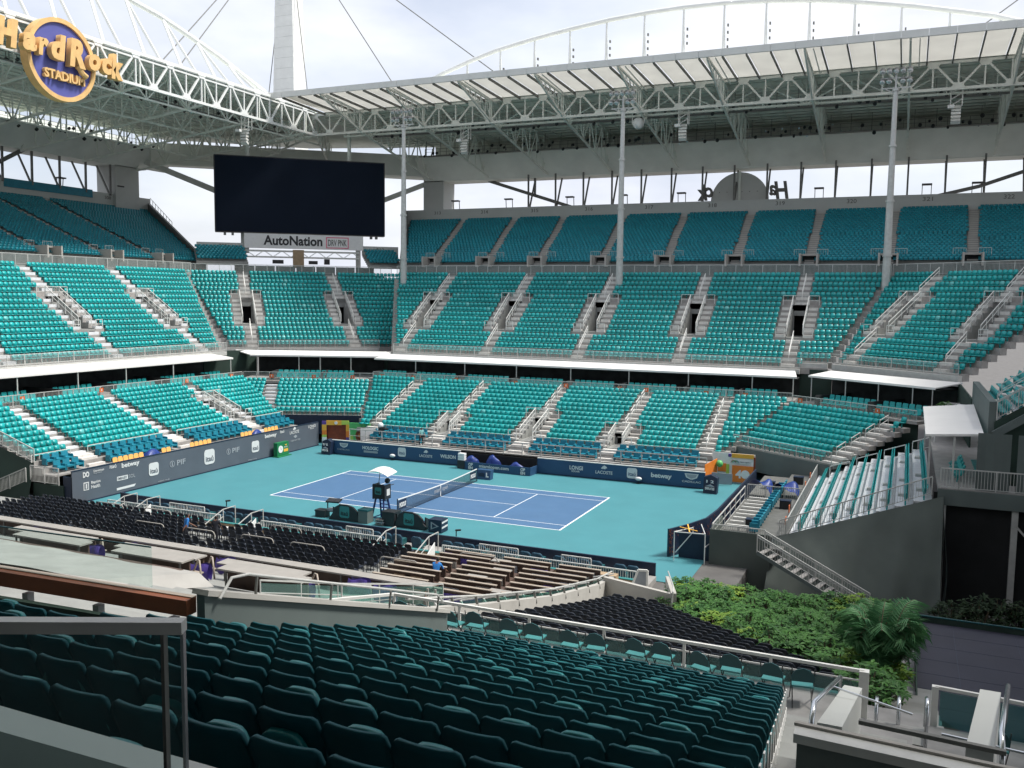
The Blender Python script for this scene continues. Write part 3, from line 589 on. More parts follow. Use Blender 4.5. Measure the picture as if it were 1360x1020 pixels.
def truss(parent, A, B, zt, zb, bay, m, w=.28, wv=.16, wd=.2, phase=0, dbl=False, gus=True, zt2=None, zb2=None):
    """a Warren truss with posts: chords, verticals, diagonals and node plates, each a piece of its own"""
    A, B = Vector(A), Vector(B); n = max(2, round((B-A).length/bay)); zt2 = zt if zt2 is None else zt2; zb2 = zb if zb2 is None else zb2
    def P(i, top): q = A.lerp(B, i/n); z = (zt+(zt2-zt)*i/n) if top else (zb+(zb2-zb)*i/n); return Vector((q.x, q.y, z))
    stick('top_chord', P(0, 1), P(n, 1), w, w*1.05, m, parent); stick('bottom_chord', P(0, 0), P(n, 0), w, w*1.05, m, parent)
    if dbl: stick('top_chord', P(0, 1)-Vector((0, 0, .55)), P(n, 1)-Vector((0, 0, .55)), w*.7, w*.7, m, parent)
    d = (B-A).normalized()
    for i in range(n+1): stick('vertical', P(i, 0), P(i, 1), wv, wv, m, parent)
    for i in range(n):
        top = (i+phase) % 2 == 0
        stick('diagonal', P(i, top), P(i+1, not top), wd, wd, m, parent)
    if gus:
        gk = ('gus', m, round(d.x, 2))
        if gk not in UNIT:
            u = MB(); c = Vector((d.x, d.y, 0)); nn = Vector((-d.y, d.x, 0))*.16
            u.prism([-c*.75-nn, c*.75-nn, c*.42+Vector((0, 0, .62))-nn, -c*.42+Vector((0, 0, .62))-nn], nn*2); UNIT[gk] = u.mesh('gusset', m)
            u = MB(); u.prism([-c*.75-nn, c*.75-nn, c*.42-Vector((0, 0, .62))-nn, -c*.42-Vector((0, 0, .62))-nn], nn*2); UNIT[gk+('t',)] = u.mesh('gusset', m)
        for i in range(n+1):
            top = (i+phase) % 2 == 0
            obj('gusset', UNIT[gk+('t',)] if top else UNIT[gk], parent, P(i, top))
truss(RF, (XL, YT, 0), (XL+10.5*11+.0, YT, 0), ZT, ZB, 2.625, 'steel_pale', .30, .17, .22)
truss(RF, (XL+3, YT+3.2, 0), (66, YT+3.2, 0), ZT-.2, ZB+.1, 5.25, 'steel_green', .22, .14, .16, gus=False)
YG, ZG0, ZG1 = 76.0, 34.5, 37.6
for x in BX:
    # triangular bracket carrying the glazed edge
    stick('bracket_brace', (x, YF+.3, 42.35), (x, YT-.2, ZB+.1), .2, .24, 'steel_pale', RF)
    stick('bracket_top', (x, YF+.2, 42.5), (x, YT, ZT-.05), .22, .22, 'steel_pale', RF)
    stick('bracket_brace', (x+.9, YF+.3, 42.35), (x+.9, YT-.2, ZT-.5), .1, .12, 'steel_pale', RF)
    for k in range(1, 6):
        f = k/6; y = YF+.3+(YT-YF-.5)*f; zl = 42.35+(ZB-42.25)*f; stick('bracket_web', (x, y, zl), (x, y, 42.4-.35*f), .09, .09, 'steel_pale', RF)
        f2 = (k+1)/6; y2 = YF+.3+(YT-YF-.5)*f2; stick('bracket_web', (x, y, 42.4-.35*f), (x, min(y2, YT-.2), 42.35+(ZB-42.25)*f2), .08, .08, 'steel_pale', RF)
    # roof truss running back to the rear girder
    truss(RF, (x, YT, 0), (x, YG+.4, 0), ZT-.1, ZB-.05, 2.7, 'steel_green', .24, .13, .15, gus=False, zt2=40.4, zb2=ZG0+.25)
rs = MB(); rs.add([(XL-1, YT-.3, 42.3), (74, YT-.3, 42.3), (74, 80, 40.9), (-44, 80, 40.9), (XL-1, 76, 41.2)], [(4, 3, 2, 1, 0)]); rs.build('roof_sheet', 'roof_sheet', RF)
for k in range(15):
    y = YT+1.1+1.5*k; stick('purlin', (XL, y, 42.1-(y-YT)*.062), (72, y, 42.1-(y-YT)*.062), .12, .26, 'steel_green', RF)
for k in range(34):
    x = -44+3.5*k; stick('rafter', (x, YT+.5, 41.86), (x, YG+1, 40.6), .06, .12, 'steel_green', RF)
gq = MB(); gq.add([(-44.0, YG-3.4, ZG1+.5), (74, YG-3.4, ZG1+.5), (74, YG, ZG0+.15), (-44, YG, ZG0+.15)], [(0, 1, 2, 3)]); gq.build('girder_soffit', 'roof_soffit', RF)
gq = MB(); gq.box(-44, 74, YG, YG+4, ZG0, ZG0+.6); gq.build('girder', 'roof_soffit', RF)
gq = MB(); gq.box(-44, 74, YG+4, YG+4.4, ZG0+.1, 41.2); gq.build('rear_wall', 'roof_sheet', RF)
stick('girder_edge', (-44, YG-3.45, ZG1+.5), (74, YG-3.45, ZG1+.5), .18, .22, 'steel_pale', RF)
# catwalk crowded with lamps in front of the girder
def catwalk(parent, A, B, z, m='dark_steel'):
    A, B = Vector((*A, z)), Vector((*B, z)); U = Vector((0, 0, 1)); d = (B-A).normalized(); n = Vector((-d.y, d.x, 0)); L_ = (B-A).length
    q = MB(); q.beam(A, B, 1.0, .08); q.beam(A+U*1.05-n*.5, B+U*1.05-n*.5, .05, .05); q.beam(A+U*.55-n*.5, B+U*.55-n*.5, .04, .04)
    for k in range(int(L_/1.3)): p = A+d*1.3*k-n*.5; q.beam(p, p+U*1.05, .05, .05)
    for k in range(int(L_/2.6)): p = A+d*2.6*k; q.beam(p, p+U*2.4, .06, .06)
    q.build('catwalk', m, parent)
    q = MB()
    for k in range(int(L_/.8)):
        if rng.random() < .72:
            p = A+d*(.8*k+rng.uniform(-.2, .2))-n*rng.uniform(.4, .9)+U*rng.uniform(-.35, 1.1)
            q.disc(p, (-n-U*.6), rng.uniform(.16, .27), .32, 7)
    q.build('floodlights', 'black_plastic', parent, kind='stuff')
    q = MB()
    for k in range(int(L_/1.1)):
        if rng.random() < .5: p = A+d*1.1*k-n*.3+U*rng.uniform(-.3, 1.3); q.ball(p, rng.uniform(.08, .16), 6, 4)
    q.build('lamp_glints', 'lamp_glass', parent, kind='stuff')
catwalk(RF, (-41, YG-4.6), (72, YG-4.6), 38.0); catwalk(RF, (-44, YT+5.2), (72, YT+5.2), 39.3)
# V struts and columns between parapet and girder
for k in range(22):
    x = -24.6+4.66*k
    if x > 66: break
    stick('strut', (x, 75.6, 28.9), (x, YG-.6, ZG0+.4), .24, .24, 'dark_steel', RF); stick('strut', (x, 75.7, 28.9), (x, YG+2.4, ZG0+.1), .22, .22, 'dark_steel', RF)
stick('brace', (-33, 78.5, 34.6), (-16, 75.5, 29.2), .42, .5, 'dark_steel', RF); stick('brace', (-24.0, 76.8, 31.6), (-24.0, 76.8, 34.5), .3, .3, 'dark_steel', RF)
stick('brace', (34.5, 75, 29.4), (40, 75, 30.6), .4, .45, 'dark_steel', RF); stick('brace', (40, 75, 30.6), (56, 75, 36), .42, .45, 'dark_steel', RF)
q = MB(); q.box(-44.1, -40.3, 76, 80, 0, 35); q.build('column', 'parapet_concrete', label='pale square roof column right of the scoreboard', cat='column')
q = MB(); q.box(-88, -84, 47.6, 52.4, 0, 37); q.build('column', 'parapet_concrete', label='pale square roof column behind the left upper stand', cat='column')
# ---- left roof
RL = empty('stadium_roof', (0, 0, 0), 'left stadium roof with open pale truss edge and round sign', 'roof')
truss(RL, (XL, -57, 0), (XL, YT, 0), 42.75, ZB, 2.65, 'steel_white', .30, .17, .22, dbl=True, phase=1)
for z in (42.95,): stick('edge_flashing', (XL-.5, -57, z), (XL-.5, YF, z), .9, .12, 'fascia_panel', RL)
XG = -84.0
for k in range(11):
    y = 52.0-10.5*k
    truss(RL, (XL, y, 0), (XG, y, 0), 42.1, ZB-.05, 3.0, 'steel_green', .24, .14, .16, gus=False, zt2=40.6, zb2=ZG0+.6)
for yy in (XL-3.2, XL-11, XL-22): truss(RL, (yy, -57, 0), (yy, 60, 0), 41.9, 39.0-(XL-yy)*.10, 3.5, 'steel_green', .2, .12, .14, gus=False)
rs = MB(); rs.add([(XL+.2, -60, 42.45), (XL+.2, YT, 42.45), (-56, 70, 41.6), (-84, 60, 41.0), (-88, -60, 41.0)], [(0, 1, 2, 3, 4)]); rs.build('roof_sheet', 'roof_sheet', RL)
rs = MB(); rs.add([(XL, YT, 42.32), (XL-1, 76, 41.22), (-44, 80, 40.92), (-66, 74, 41.0), (-84, 58, 41.0), (-62, 62, 41.5)], [(0, 1, 2, 3, 4, 5)]); rs.build('roof_sheet', 'roof_sheet', RL)
for k in range(22):
    x = XL-1.2-1.5*k; stick('purlin', (x, -58, 42.2-(XL-x)*.04), (x, 56, 42.2-(XL-x)*.04), .12, .26, 'steel_green', RL)
gq = MB(); gq.add([(XG+3.4, -60, ZG1+.9), (XG+3.4, 58, ZG1+.9), (XG, 58, ZG0+1.0), (XG, -60, ZG0+1.0)], [(0, 1, 2, 3)]); gq.build('girder_soffit', 'roof_soffit', RL)
gq = MB(); gq.box(XG-4, XG, -60, 54, ZG0+.9, ZG0+1.5); gq.build('girder', 'roof_soffit', RL)
gq = MB(); gq.box(XG-4.4, XG-4, -60, 54, ZG0+.9, 41); gq.build('rear_wall', 'roof_sheet', RL)
catwalk(RL, (XG+4.6, 52), (XG+4.6, -57), 38.2); catwalk(RL, (XL-5.2, 52), (XL-5.2, -57), 39.4)
# corner girder behind the scoreboard: pale soffit cut at an angle
gq = MB(); a, b, c_, d_ = Vector((-84.5, 53, 36.4)), Vector((-84.5, 56, 36.4)), Vector((-46, 80, 35.4)), Vector((-43.5, 76, 35.4))
gq.hexa([a, d_, c_, b, a+Vector((0, 0, 3.5)), d_+Vector((0, 0, 3.5)), c_+Vector((0, 0, 3.5)), b+Vector((0, 0, 3.5))]); gq.build('corner_girder', 'roof_soffit', RL)
for k, (ex, ey) in enumerate(((-60, 72), (-72, 64), (-80, 57))):
    truss(RL, (XL, YT, 0), (ex, ey, 0), 41.9, ZB-.05, 3.0, 'steel_green', .22, .13, .15, gus=False, zt2=40.8, zb2=37)
for k in range(9):
    y = 47-4.66*k; stick('strut', (XG-.5, y, 30.6), (XG-.4, y, ZG0+1), .26, .26, 'dark_steel', RL); stick('strut', (XG-.6, y, 30.6), (XG-3.4, y, ZG0+1), .22, .22, 'dark_steel', RL)
stick('brace', (XG-1, 33, 36), (XG-1, 24, 30.8), .45, .5, 'dark_steel', RL); stick('brace', (XG+1, 53, 36.6), (-60, 61, 27.0), .8, .9, 'steel_pale', RL)
stick('brace', (-43, 78, 35), (-58, 66, 27), .7, .8, 'steel_pale', RL)
# ---- white arches above both roofs
AR = empty('roof_arch', (0, 0, 0), 'slender white arch with hangers above the far roof', 'arch')
pts = [(-36, 46.2), (-31.75, 47.9), (-27.5, 49.2), (-23.3, 50.3), (-17.6, 51.3), (-11.9, 52.1), (-6.6, 52.7), (-1.35, 53.05), (3.7, 53.2), (8.8, 53.15), (14.5, 52.8), (20.1, 52.2), (25.6, 51.3), (31.2, 50.2), (39.6, 48.2), (46, 46), (52, 43.5)]
MB().pipe([(x, 60, z) for x, z in pts], .34, 8).build('arch_tube', 'steel_white', AR, smooth=True)
def archz(x): return float(np.interp(x, [p[0] for p in pts], [p[1] for p in pts]))
for k in range(15):
    x = -33.2+5.25*k
    if archz(x)-42 < 1: continue
    stick('hanger', (x-.18, 60, 42), (x, 60, archz(x)), .22, .22, 'steel_white', AR); stick('hanger', (x+.35, 60, 42), (x, 60, archz(x)-.3), .14, .14, 'steel_white', AR)
    if 0 < k < 13:
        for j in range(3 if k % 2 else 4): MB().box(x+.42, x+.60, 59.85, 60.15, archz(x)-2.8-j*.9-.16, archz(x)-2.8-j*.9+.16).build('speaker', 'dark_steel', AR)
AL = empty('roof_arch', (0, 0, 0), 'white arch with paired struts above the left roof', 'arch')
pl = [(-60, 43), (-48, 46.5), (-34, 49.2), (-18, 51.2), (-2, 52), (10, 51.7), (18, 51.0), (24, 50.2), (28.1, 49.7), (33.2, 48.6), (38.7, 47.3), (44.8, 45.5), (48, 44.6), (52.5, 43.0)]
MB().pipe([(-55, y, z) for y, z in pl], .36, 8).build('arch_tube', 'steel_white', AL, smooth=True)
def arlz(y): return float(np.interp(y, [p[0] for p in pl], [p[1] for p in pl]))
for y in [46.5-5.9*k for k in range(17)]:
    for dy in (-1.25, 1.25): stick('strut', (XL-.3, y+dy, 42.7), (-55, y, arlz(y)-.1), .26, .26, 'steel_white', AL)
# ---- mast and stay cables
MT = Vector((-82.3, 90, 88)); MS = empty('mast', (0, 0, 0), 'tall white tapering mast behind the roof corner', 'mast')
for k in range(26):
    z0, z1 = 41.5+2.0*k, 41.5+2.0*k+1.96; w0 = 2.75-.045*k; q = MB(); q.box(-82.3-w0, -82.3+w0, 90-w0*.8, 90+w0*.8, z0, z1); q.build('mast_segment', 'steel_white', MS)
q = MB(); q.box(-82.3-1.4, -82.3+1.4, 89, 91, 41.5, 93); q.build('mast_core', 'steel_white', MS)
CE = [((-60, 30, 42.2), 'leftmost of the stay cables from the mast'), ((-60, 33.5, 42.2), 'second stay cable from the left, below the mast'), ((-86.6, 88, 50), 'near vertical stay cable on the left of the mast'), ((-76.0, 88, 50), 'near vertical stay cable on the right of the mast'), ((-40, 66, 43.0), 'long stay cable sloping to the left end of the far roof'), ((-19, 70, 43.2), 'long stay cable sloping to the middle of the far roof')]
for e, lab in CE:
    m_ = MB(); m_.tube(MT, e, .085, 6); m_.build('stay_cable', 'dark_steel', label='thin dark '+lab, cat='cable')
MB().tube((60, 92, 70), (31, 74, 45.0), .085, 6).build('stay_cable', 'dark_steel', label='thin dark stay cable at the top right above the arch', cat='cable')

RR = empty('stadium_roof', (0, 0, 0), 'right stadium roof beyond the picture edge', 'roof'); q = MB(); q.box(52, 90, -60, 80, 42.0, 42.4); q.build('roof_sheet', 'roof_sheet', RR); truss(RR, (52, -57, 0), (52, 54, 0), 42.7, 39.1, 5.3, 'steel_white', .3, .17, .22, gus=False); q = MB(); q.box(84, 88, -60, 80, 34.5, 41.9); q.build('girder', 'roof_soffit', RR)
# ================================================================ walls round the court
LOGO_UP = (0, 0, 1)
W = empty('court_wall', (-22.3, 0, 0), 'long grey sponsor wall behind the left baseline', 'wall')
q = MB(); q.box(-.10, 0, -14.4, 15.3, 0, 2.42); q.build('panel', 'wall_grey', W)
q = MB(); q.box(-.14, .03, -14.4, 15.3, 2.42, 2.47); q.build('cap', 'navy', W)
q = MB(); q.box(-.02, .05, -14.4, 15.3, .01, .09); q.build('foot', 'navy', W)
def rrect(m, cy, cz, w, h, r, n=4):
    pts = []
    for sx, sz, a0 in ((1, 1, 0), (-1, 1, 90), (-1, -1, 180), (1, -1, 270)):
        for k in range(n+1):
            a = R(a0+90*k/n); pts.append((cy+sx*(w/2-r)+r*math.cos(a), cz+sz*(h/2-r)+r*math.sin(a)))
    return pts
def tile_left(y, z, s):
    MB().prism([(.012, a, b) for a, b in rrect(None, y, z, s, s*1.02, s*.22)], (.02, 0, 0)).build('logo_tile', 'logo_pale', W)
    text('lettering', 'itaú', (-22.3+.04, y, z-s*.14), (0, 1, 0), LOGO_UP, s*.74, s*.36, 'wall_grey', W, .012, .02)
def wl(s, y, z, w, h, m='logo_pale', bold=.012, shear=0): text('lettering', s, (-22.3+.02, y, z), (0, 1, 0), LOGO_UP, w, h, m, W, .014, bold, shear)
for y, s in ((-6.73, 1.02), (-.45, 1.25), (5.54, 1.02)): tile_left(y, 1.33, s)
for y in (-3.75, 2.9): wl('PIF', y, 1.42, .95, .44, 'logo_grey', .02)
for y in (-4.75, 1.95):
    q = MB()
    for k in range(16): a0, a1 = R(22.5*k), R(22.5*(k+1)); q.prism([(.012, y+math.cos(a0)*.27, 1.4+math.sin(a0)*.27), (.012, y+math.cos(a1)*.27, 1.4+math.sin(a1)*.27), (.012, y+math.cos(a1)*.22, 1.4+math.sin(a1)*.22), (.012, y+math.cos(a0)*.22, 1.4+math.sin(a0)*.22)], (.012, 0, 0))
    q.box(.012, .024, y-.05, y+.05, 1.24, 1.56); q.build('logo_mark', 'logo_grey', W)
wl('betway', -9.05, 2.08, 1.75, .48, bold=.03); wl('betway', 7.75, 2.02, 1.7, .46, bold=.03)
wl('itaú', -10.75, 2.22, .62, .28); wl('itaú', 9.45, 2.2, .6, .28)
wl('Dominican', -12.05, 2.16, .95, .16); wl('Republic', -12.15, 1.98, .75, .15, 'logo_grey'); wl('Baptist', -12.35, 1.32, .85, .26); wl('Health', -12.38, 1.02, .80, .26)
q = MB(); q.box(.01, .022, -13.45, -12.98, .86, 1.45); q.build('logo_mark', 'logo_pale', W)
q = MB(); q.box(.022, .030, -13.38, -13.05, .93, 1.38); q.build('logo_field', 'wall_grey', W)
q = MB(); q.box(.030, .038, -13.27, -13.15, .98, 1.32); q.build('logo_mark', 'logo_pale', W)
wl('DO', -13.2, 2.02, .55, .42, bold=.05)
q = MB(); q.box(.01, .02, -10.4, -9.35, 1.02, 1.34); q.build('logo_field', 'logo_pale', W); text('lettering', 'EMBASSY', (-22.3+.026, -9.88, 1.18), (0, 1, 0), LOGO_UP, .9, .2, 'wall_grey', W, .01, .01)
wl('SOL', -8.95, 1.18, .62, .28, 'logo_grey'); 
q = MB(); q.prism([(.012, -10.45, .3), (.012, -8.75, .32), (.012, -8.6, .5), (.012, -10.45, .48)], (.012, 0, 0)); q.build('logo_mark', 'logo_pale', W)
wl('LACOSTE', 11.35, 1.9, 1.45, .30); wl('DUBAI DUTY FREE', 11.5, 1.08, 1.5, .18, 'logo_grey'); wl('LONGI', 14.2, 2.12, 1.2, .26); wl('SOLAR', 14.2, 1.9, .6, .12)
wl('AMERICAN ►', -5.7, .22, 1.3, .12, 'logo_grey'); wl('AMERICAN ►', 5.1, .2, 1.2, .12, 'logo_grey')
def croc(parent, c, r_, s, m='logo_pale'):
    """small crocodile-like mark: long body, raised tail"""
    c = Vector(c); r_ = Vector(r_); u_ = Vector((0, 0, 1)); n_ = r_.cross(u_)
    pr = [(-.5, -.05), (-.35, .1), (-.2, .28), (.05, .42), (.3, .3), (.42, .12), (.5, .10), (.5, .02), (.2, -.05), (.3, -.14), (.05, -.16), (-.1, -.1), (-.3, -.16)]
    m_ = MB(); m_.prism([c-parent.location+r_*x*s+u_*z*s for x, z in pr], n_*.012); return m_.build('logo_mark', m, parent)
croc(W, (-22.28, 11.35, 2.2), (0, 1, 0), .5); 
q = MB(); q.prism([(.012, 11.5, 1.28), (.012, 11.8, 1.45), (.012, 11.5, 1.62), (.012, 11.2, 1.45)], (.012, 0, 0)); q.build('logo_mark', 'logo_grey', W)
def bluewall(x0, x1, lab):
    B = empty('court_wall', ((x0+x1)/2, 11.9, 0), lab, 'wall')
    h = (x1-x0)/2
    MB().box(-h, h, 0, .1, 0, 1.34).build('panel', 'wall_blue', B); MB().box(-h, h, -.03, .16, 1.34, 1.40).build('cap', 'rail_white', B)
    MB().box(-h, h, -.05, .02, .01, .07).build('foot', 'navy', B); return B
B1 = bluewall(-18.25, -4.35, 'low blue sponsor wall on the far side left of the player benches')
B2 = bluewall(3.2, 17.85, 'low blue sponsor wall on the far side right of the player benches')
def fw_(B, s, x, z, w, h, m='logo_pale', bold=.015): text('lettering', s, (x, 11.885, z), (1, 0, 0), LOGO_UP, w, h, m, B, .012, bold)
def tile_far(B, x, s):
    MB().prism([(a-B.location.x, -.012, b) for a, b in rrect(None, x, .78, s, s, s*.2)], (0, -.016, 0)).build('logo_tile', 'logo_pale', B)
    text('lettering', 'itaú', (x, 11.866, .70), (1, 0, 0), LOGO_UP, s*.7, s*.34, 'wall_blue', B, .008, .015)
def shield(B, x, z, s):
    c = x-B.location.x
    MB().prism([(c-.55*s, -.01, z+.2*s), (c+.55*s, -.01, z+.2*s), (c+.42*s, -.01, z-.12*s), (c+.1*s, -.01, z-.26*s), (c-.1*s, -.01, z-.26*s), (c-.42*s, -.01, z-.12*s)], (0, -.012, 0)).build('logo_mark', 'logo_pale', B)
    MB().prism([(c-.42*s, -.024, z+.14*s), (c+.42*s, -.024, z+.14*s), (c+.32*s, -.024, z-.08*s), (c, -.024, z-.19*s), (c-.32*s, -.024, z-.08*s)], (0, -.008, 0)).build('logo_field', 'logo_grey', B)
shield(B1, -16.9, .95, .9); fw_(B1, 'CADILLAC', -16.95, .52, 1.4, .15, 'logo_grey')
fw_(B1, 'HOLOGIC', -13.9, .88, 1.75, .32, bold=.03); MB().box(-14.65-B1.location.x, -13.1-B1.location.x, -.014, 0, .42, .62).build('logo_mark', 'logo_grey', B1)
tile_far(B1, -10.45, .85); fw_(B1, 'LACOSTE', -7.9, .62, 1.35, .25); croc(B1, (-7.9, 11.885, .98), (1, 0, 0), .5)
fw_(B1, 'WILSON', -5.6, .75, 1.6, .34, bold=.04)
fw_(B2, 'LONGI', 6.8, .80, 1.2, .36, bold=.03); fw_(B2, 'SOLAR', 6.75, .50, .75, .16)
fw_(B2, 'LACOSTE', 9.3, .62, 1.5, .28); croc(B2, (9.3, 11.885, 1.0), (1, 0, 0), .55)
tile_far(B2, 11.75, .88); fw_(B2, 'betway', 14.25, .74, 1.75, .5, bold=.04); shield(B2, 16.75, .98, 1.05); fw_(B2, 'CADILLAC', 16.75, .52, 1.55, .16)
# the players' entrance box with its own apron between the two blue walls
BT = empty('player_bench_box', (0, 11.2, 0), 'navy open box with miamiopen.com lettering in the middle of the far wall', 'box')
q = MB(); q.prism([(-4.3, .7, 0), (-3.15, -.55, 0), (3.1, -.75, 0), (3.2, .7, 0)], (0, 0, .02)); q.build('floor', 'navy', BT)
q = MB(); q.beam((-4.3, .6, .36), (-3.15, -.55, .36), .08, .72); q.beam((-3.15, -.55, .36), (3.1, -.75, .36), .08, .72); q.beam((3.1, -.75, .36), (3.2, .6, .36), .08, .72); q.build('apron', 'wall_blue', BT)
text('lettering', 'miamiopen.com', (-.35, 11.2-.70, .40), Vector((6.25, -.2, 0)), LOGO_UP, 2.9, .36, 'logo_pale', BT, .012, .02)
for cx, rv in ((-2.65, Vector((6.25, -.2, 0))), (2.45, Vector((6.25, -.2, 0)))):
    text('lettering', 'OP', (cx, 11.2-.63-(.165 if cx > 0 else 0), .5), rv, LOGO_UP, .45, .28, 'logo_pale', BT, .012, .05); text('lettering', 'EN', (cx, 11.2-.63-(.165 if cx > 0 else 0), .2), rv, LOGO_UP, .45, .26, 'logo_pale', BT, .012, .05)
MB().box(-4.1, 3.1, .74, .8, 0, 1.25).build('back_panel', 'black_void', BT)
for k, (x, y, h, lab) in enumerate(((-2.9, 11.3, 1.25, 'leftmost bundle under the stack of white towels'), (-.8, 11.25, 1.5, 'tall middle bundle'), (1.55, 11.0, 1.05, 'small right bundle'))):
    q = MB()
    def f(u, v, h=h, k=k):
        a = 2*math.pi*u; rr = .62*max(.02, math.cos(v*1.55))**.55*(1+.14*math.sin(3*a+k)+.08*math.sin(7*a+4*v)); return (rr*math.cos(a)*1.25, rr*math.sin(a)*.7, .04+h*.8*math.sin(v*1.55)*(1-.14*math.sin(2*a+1)))
    q.grid(f, 18, 6); q.build('covered_equipment', 'navy_tarp', loc=(x, y, .02), label=f'blue tarpaulin {lab} in the player box', cat='tarpaulin', group='blue tarpaulins in the player box', smooth=True)
E = empty('towel_stack', (-3.7, 11.0, .75), 'stack of white folded towels at the left end of the player box', 'towels')
for j in range(3): MB().box(-.32, .3, -.22, .22, .22*j, .22*j+.18).build('towel', 'white_board', E)
MB().box(-.36, .36, -.26, .26, -.75, -.01).build('stand', 'black_plastic', E)
# near wall: only its navy top shows, with a rounded end on the right
q = MB(); pts = [(-19.2, -12.9), (-17.6, -13.1), (20.3, -13.1)]
for a, b in zip(pts[:-1], pts[1:]): q.beam((a[0], a[1], .48), (b[0], b[1], .48), .14, .96)
q.build('court_wall', 'navy', label='low navy wall along the near side of the court', cat='wall')
q = MB(); pr = [(21.6, 13.5), (21.55, 4), (21.5, -2), (21.3, -4.6), (20.6, -6.7), (19.9, -8.2), (19.8, -8.35)]
for a, b in zip(pr[:-1], pr[1:]): q.beam((a[0], a[1], .85), (b[0], b[1], .85), .12, 1.7)
q.build('court_wall', 'navy', label='dark curved wall behind the right baseline', cat='wall')
q = MB()
for k in range(160):
    f = rng.random()*5.2; i = int(f); a, b = pr[1+i % 5], pr[2+i % 5]; t = f-i; x, y = a[0]+(b[0]-a[0])*t+.075, a[1]+(b[1]-a[1])*t; s = rng.uniform(.02, .06)
    q.box(x, x+.012, y-s, y+s, (z := rng.uniform(.2, 1.6)), z+s*1.3)
q.build('tape_scraps', 'rust_beam', kind='stuff', label='scraps of tape on the back of the curved wall')
# ================================================================ colourful gates and boards
G = empty('players_gate', (-21.0, 15.6, 0), 'colourful players gate with a dark red doorway at the left far corner', 'gate')
d = Vector((.62, .78, 0)).normalized(); 
def along(a, b, z0, z1, m, name, par, off=0.0, th=.12):
    n_ = Vector((d.y, -d.x, 0)); q = MB(); p0 = d*a+n_*off; p1 = d*b+n_*off
    q.prism([(p0.x, p0.y, z0), (p1.x, p1.y, z0), (p1.x, p1.y, z1), (p0.x, p0.y, z1)], -n_*th); return q.build(name, m, par)
d = Vector((.92, .38, 0)).normalized()
for z0, z1, m in ((0, .9, 'white_board'), (.9, 1.15, 'lime_board'), (1.15, 1.6, 'orange_board'), (1.6, 2.2, 'amber_board'), (2.2, 2.55, 'violet_board')): along(-.9, -.45, z0, z1, m, 'left_jamb', G)
for z0, z1, m in ((0, .5, 'white_board'), (.5, .9, 'violet_board'), (.9, 1.55, 'orange_board'), (1.55, 2.2, 'amber_board')): along(1.55, 1.85, z0, z1, m, 'right_jamb', G)
along(-.45, 1.1, 2.15, 2.6, 'amber_board', 'lintel', G); along(1.1, 1.85, 2.2, 2.6, 'lime_board', 'lintel', G); along(-.45, 1.55, 0, 2.15, 'red_board', 'doorway', G, -.5)
MB().disc(d*.55+Vector((0, 0, 2.38))+Vector((d.y, -d.x, 0))*.02, (d.y, -d.x, 0), .17, .02, 14).build('emblem', 'white_board', G)
P = empty('event_board', (-18.8, 16.2, 0), 'green and orange event board beside the players gate', 'board'); d = Vector((.97, .22, 0)).normalized()
along(-.35, 1.9, 0, 2.45, 'green_board', 'panel', P); along(-.34, .1, .02, 1.2, 'lime_board', 'panel_corner', P, .012, .01)
n_ = Vector((d.y, -d.x, 0)); MB().disc(d*1.05+Vector((0, 0, 1.15))+n_*.015, n_, .72, .015, 20).build('emblem', 'red_board', P); MB().disc(d*1.0+Vector((0, 0, 1.2))+n_*.032, n_, .34, .012, 16).build('emblem', 'orange_board', P)
P = empty('white_board', (-15.9, 15.2, .9), 'white board on the rail beside the green event board', 'board'); q = MB(); q.prism([(-.9, -.6, 0), (1.2, .5, .1), (1.2, .5, 1.35), (-.9, -.6, 1.3)], (.06, -.06, 0)); q.build('panel', 'white_board', P)
MB().box(-.95, -.88, -.66, -.6, -.9, 1.3).build('post', 'rust_beam', P)
q = empty('video_camera', (-14.4, 14.6, 1.2), 'black television camera with white hood at the far left corner', 'camera')
MB().box(-.22, .35, -.18, .18, 1.0, 1.35).build('body', 'black_plastic', q); MB().ball((-.05, 0, 1.5), .28, 10, 6).build('hood', 'white_board', q, smooth=True); MB().tube((.35, 0, 1.18), (.75, 0, 1.15), .12, 10).build('lens', 'black_plastic', q)
for k in range(3): stick('leg', (0, 0, 1.0), (.4*math.cos(2.1*k), .4*math.sin(2.1*k), 0), .05, .05, 'black_plastic', q)
P = empty('event_board', (18.9, 15.6, 0), 'orange anniversary board reading 40 in the right far corner', 'board')
q = lambda x0, x1, z0, z1, m, y=0, nm='panel': MB().box(x0, x1, y, y+.06, z0, z1).build(nm, m, P)
q(-1.2, 2.3, 0, 2.5, 'white_board', .02); q(.45, 2.2, .1, 1.5, 'orange_board', -.05); q(-.75, -.05, .9, 1.6, 'orange_board', -.05); q(-.05, .2, .1, 1.55, 'lime_board', -.05); q(-.35, .18, .1, .45, 'green_board', -.06)
q(.4, 2.2, 2.15, 2.5, 'amber_board', -.05); q(2.2, 2.34, 0, 2.3, 'red_board', -.05); q(.1, .35, 2.2, 2.45, 'violet_board', -.05)
text('lettering', '4', (18.9+1.0, 15.53, .8), (1, 0, 0), LOGO_UP, .5, .72, 'white_board', P, .02, .03); MB().disc((1.55, -.06, .8), (0, -1, 0), .36, .02, 20).build('ball_mark', 'white_board', P)
q(.55, 1.9, 1.68, 1.98, 'white_board', -.06); text('lettering', 'miami open', (18.9+1.45, 15.52, 1.82), (1, 0, 0), LOGO_UP, .8, .16, 'wall_grey', P, .01)
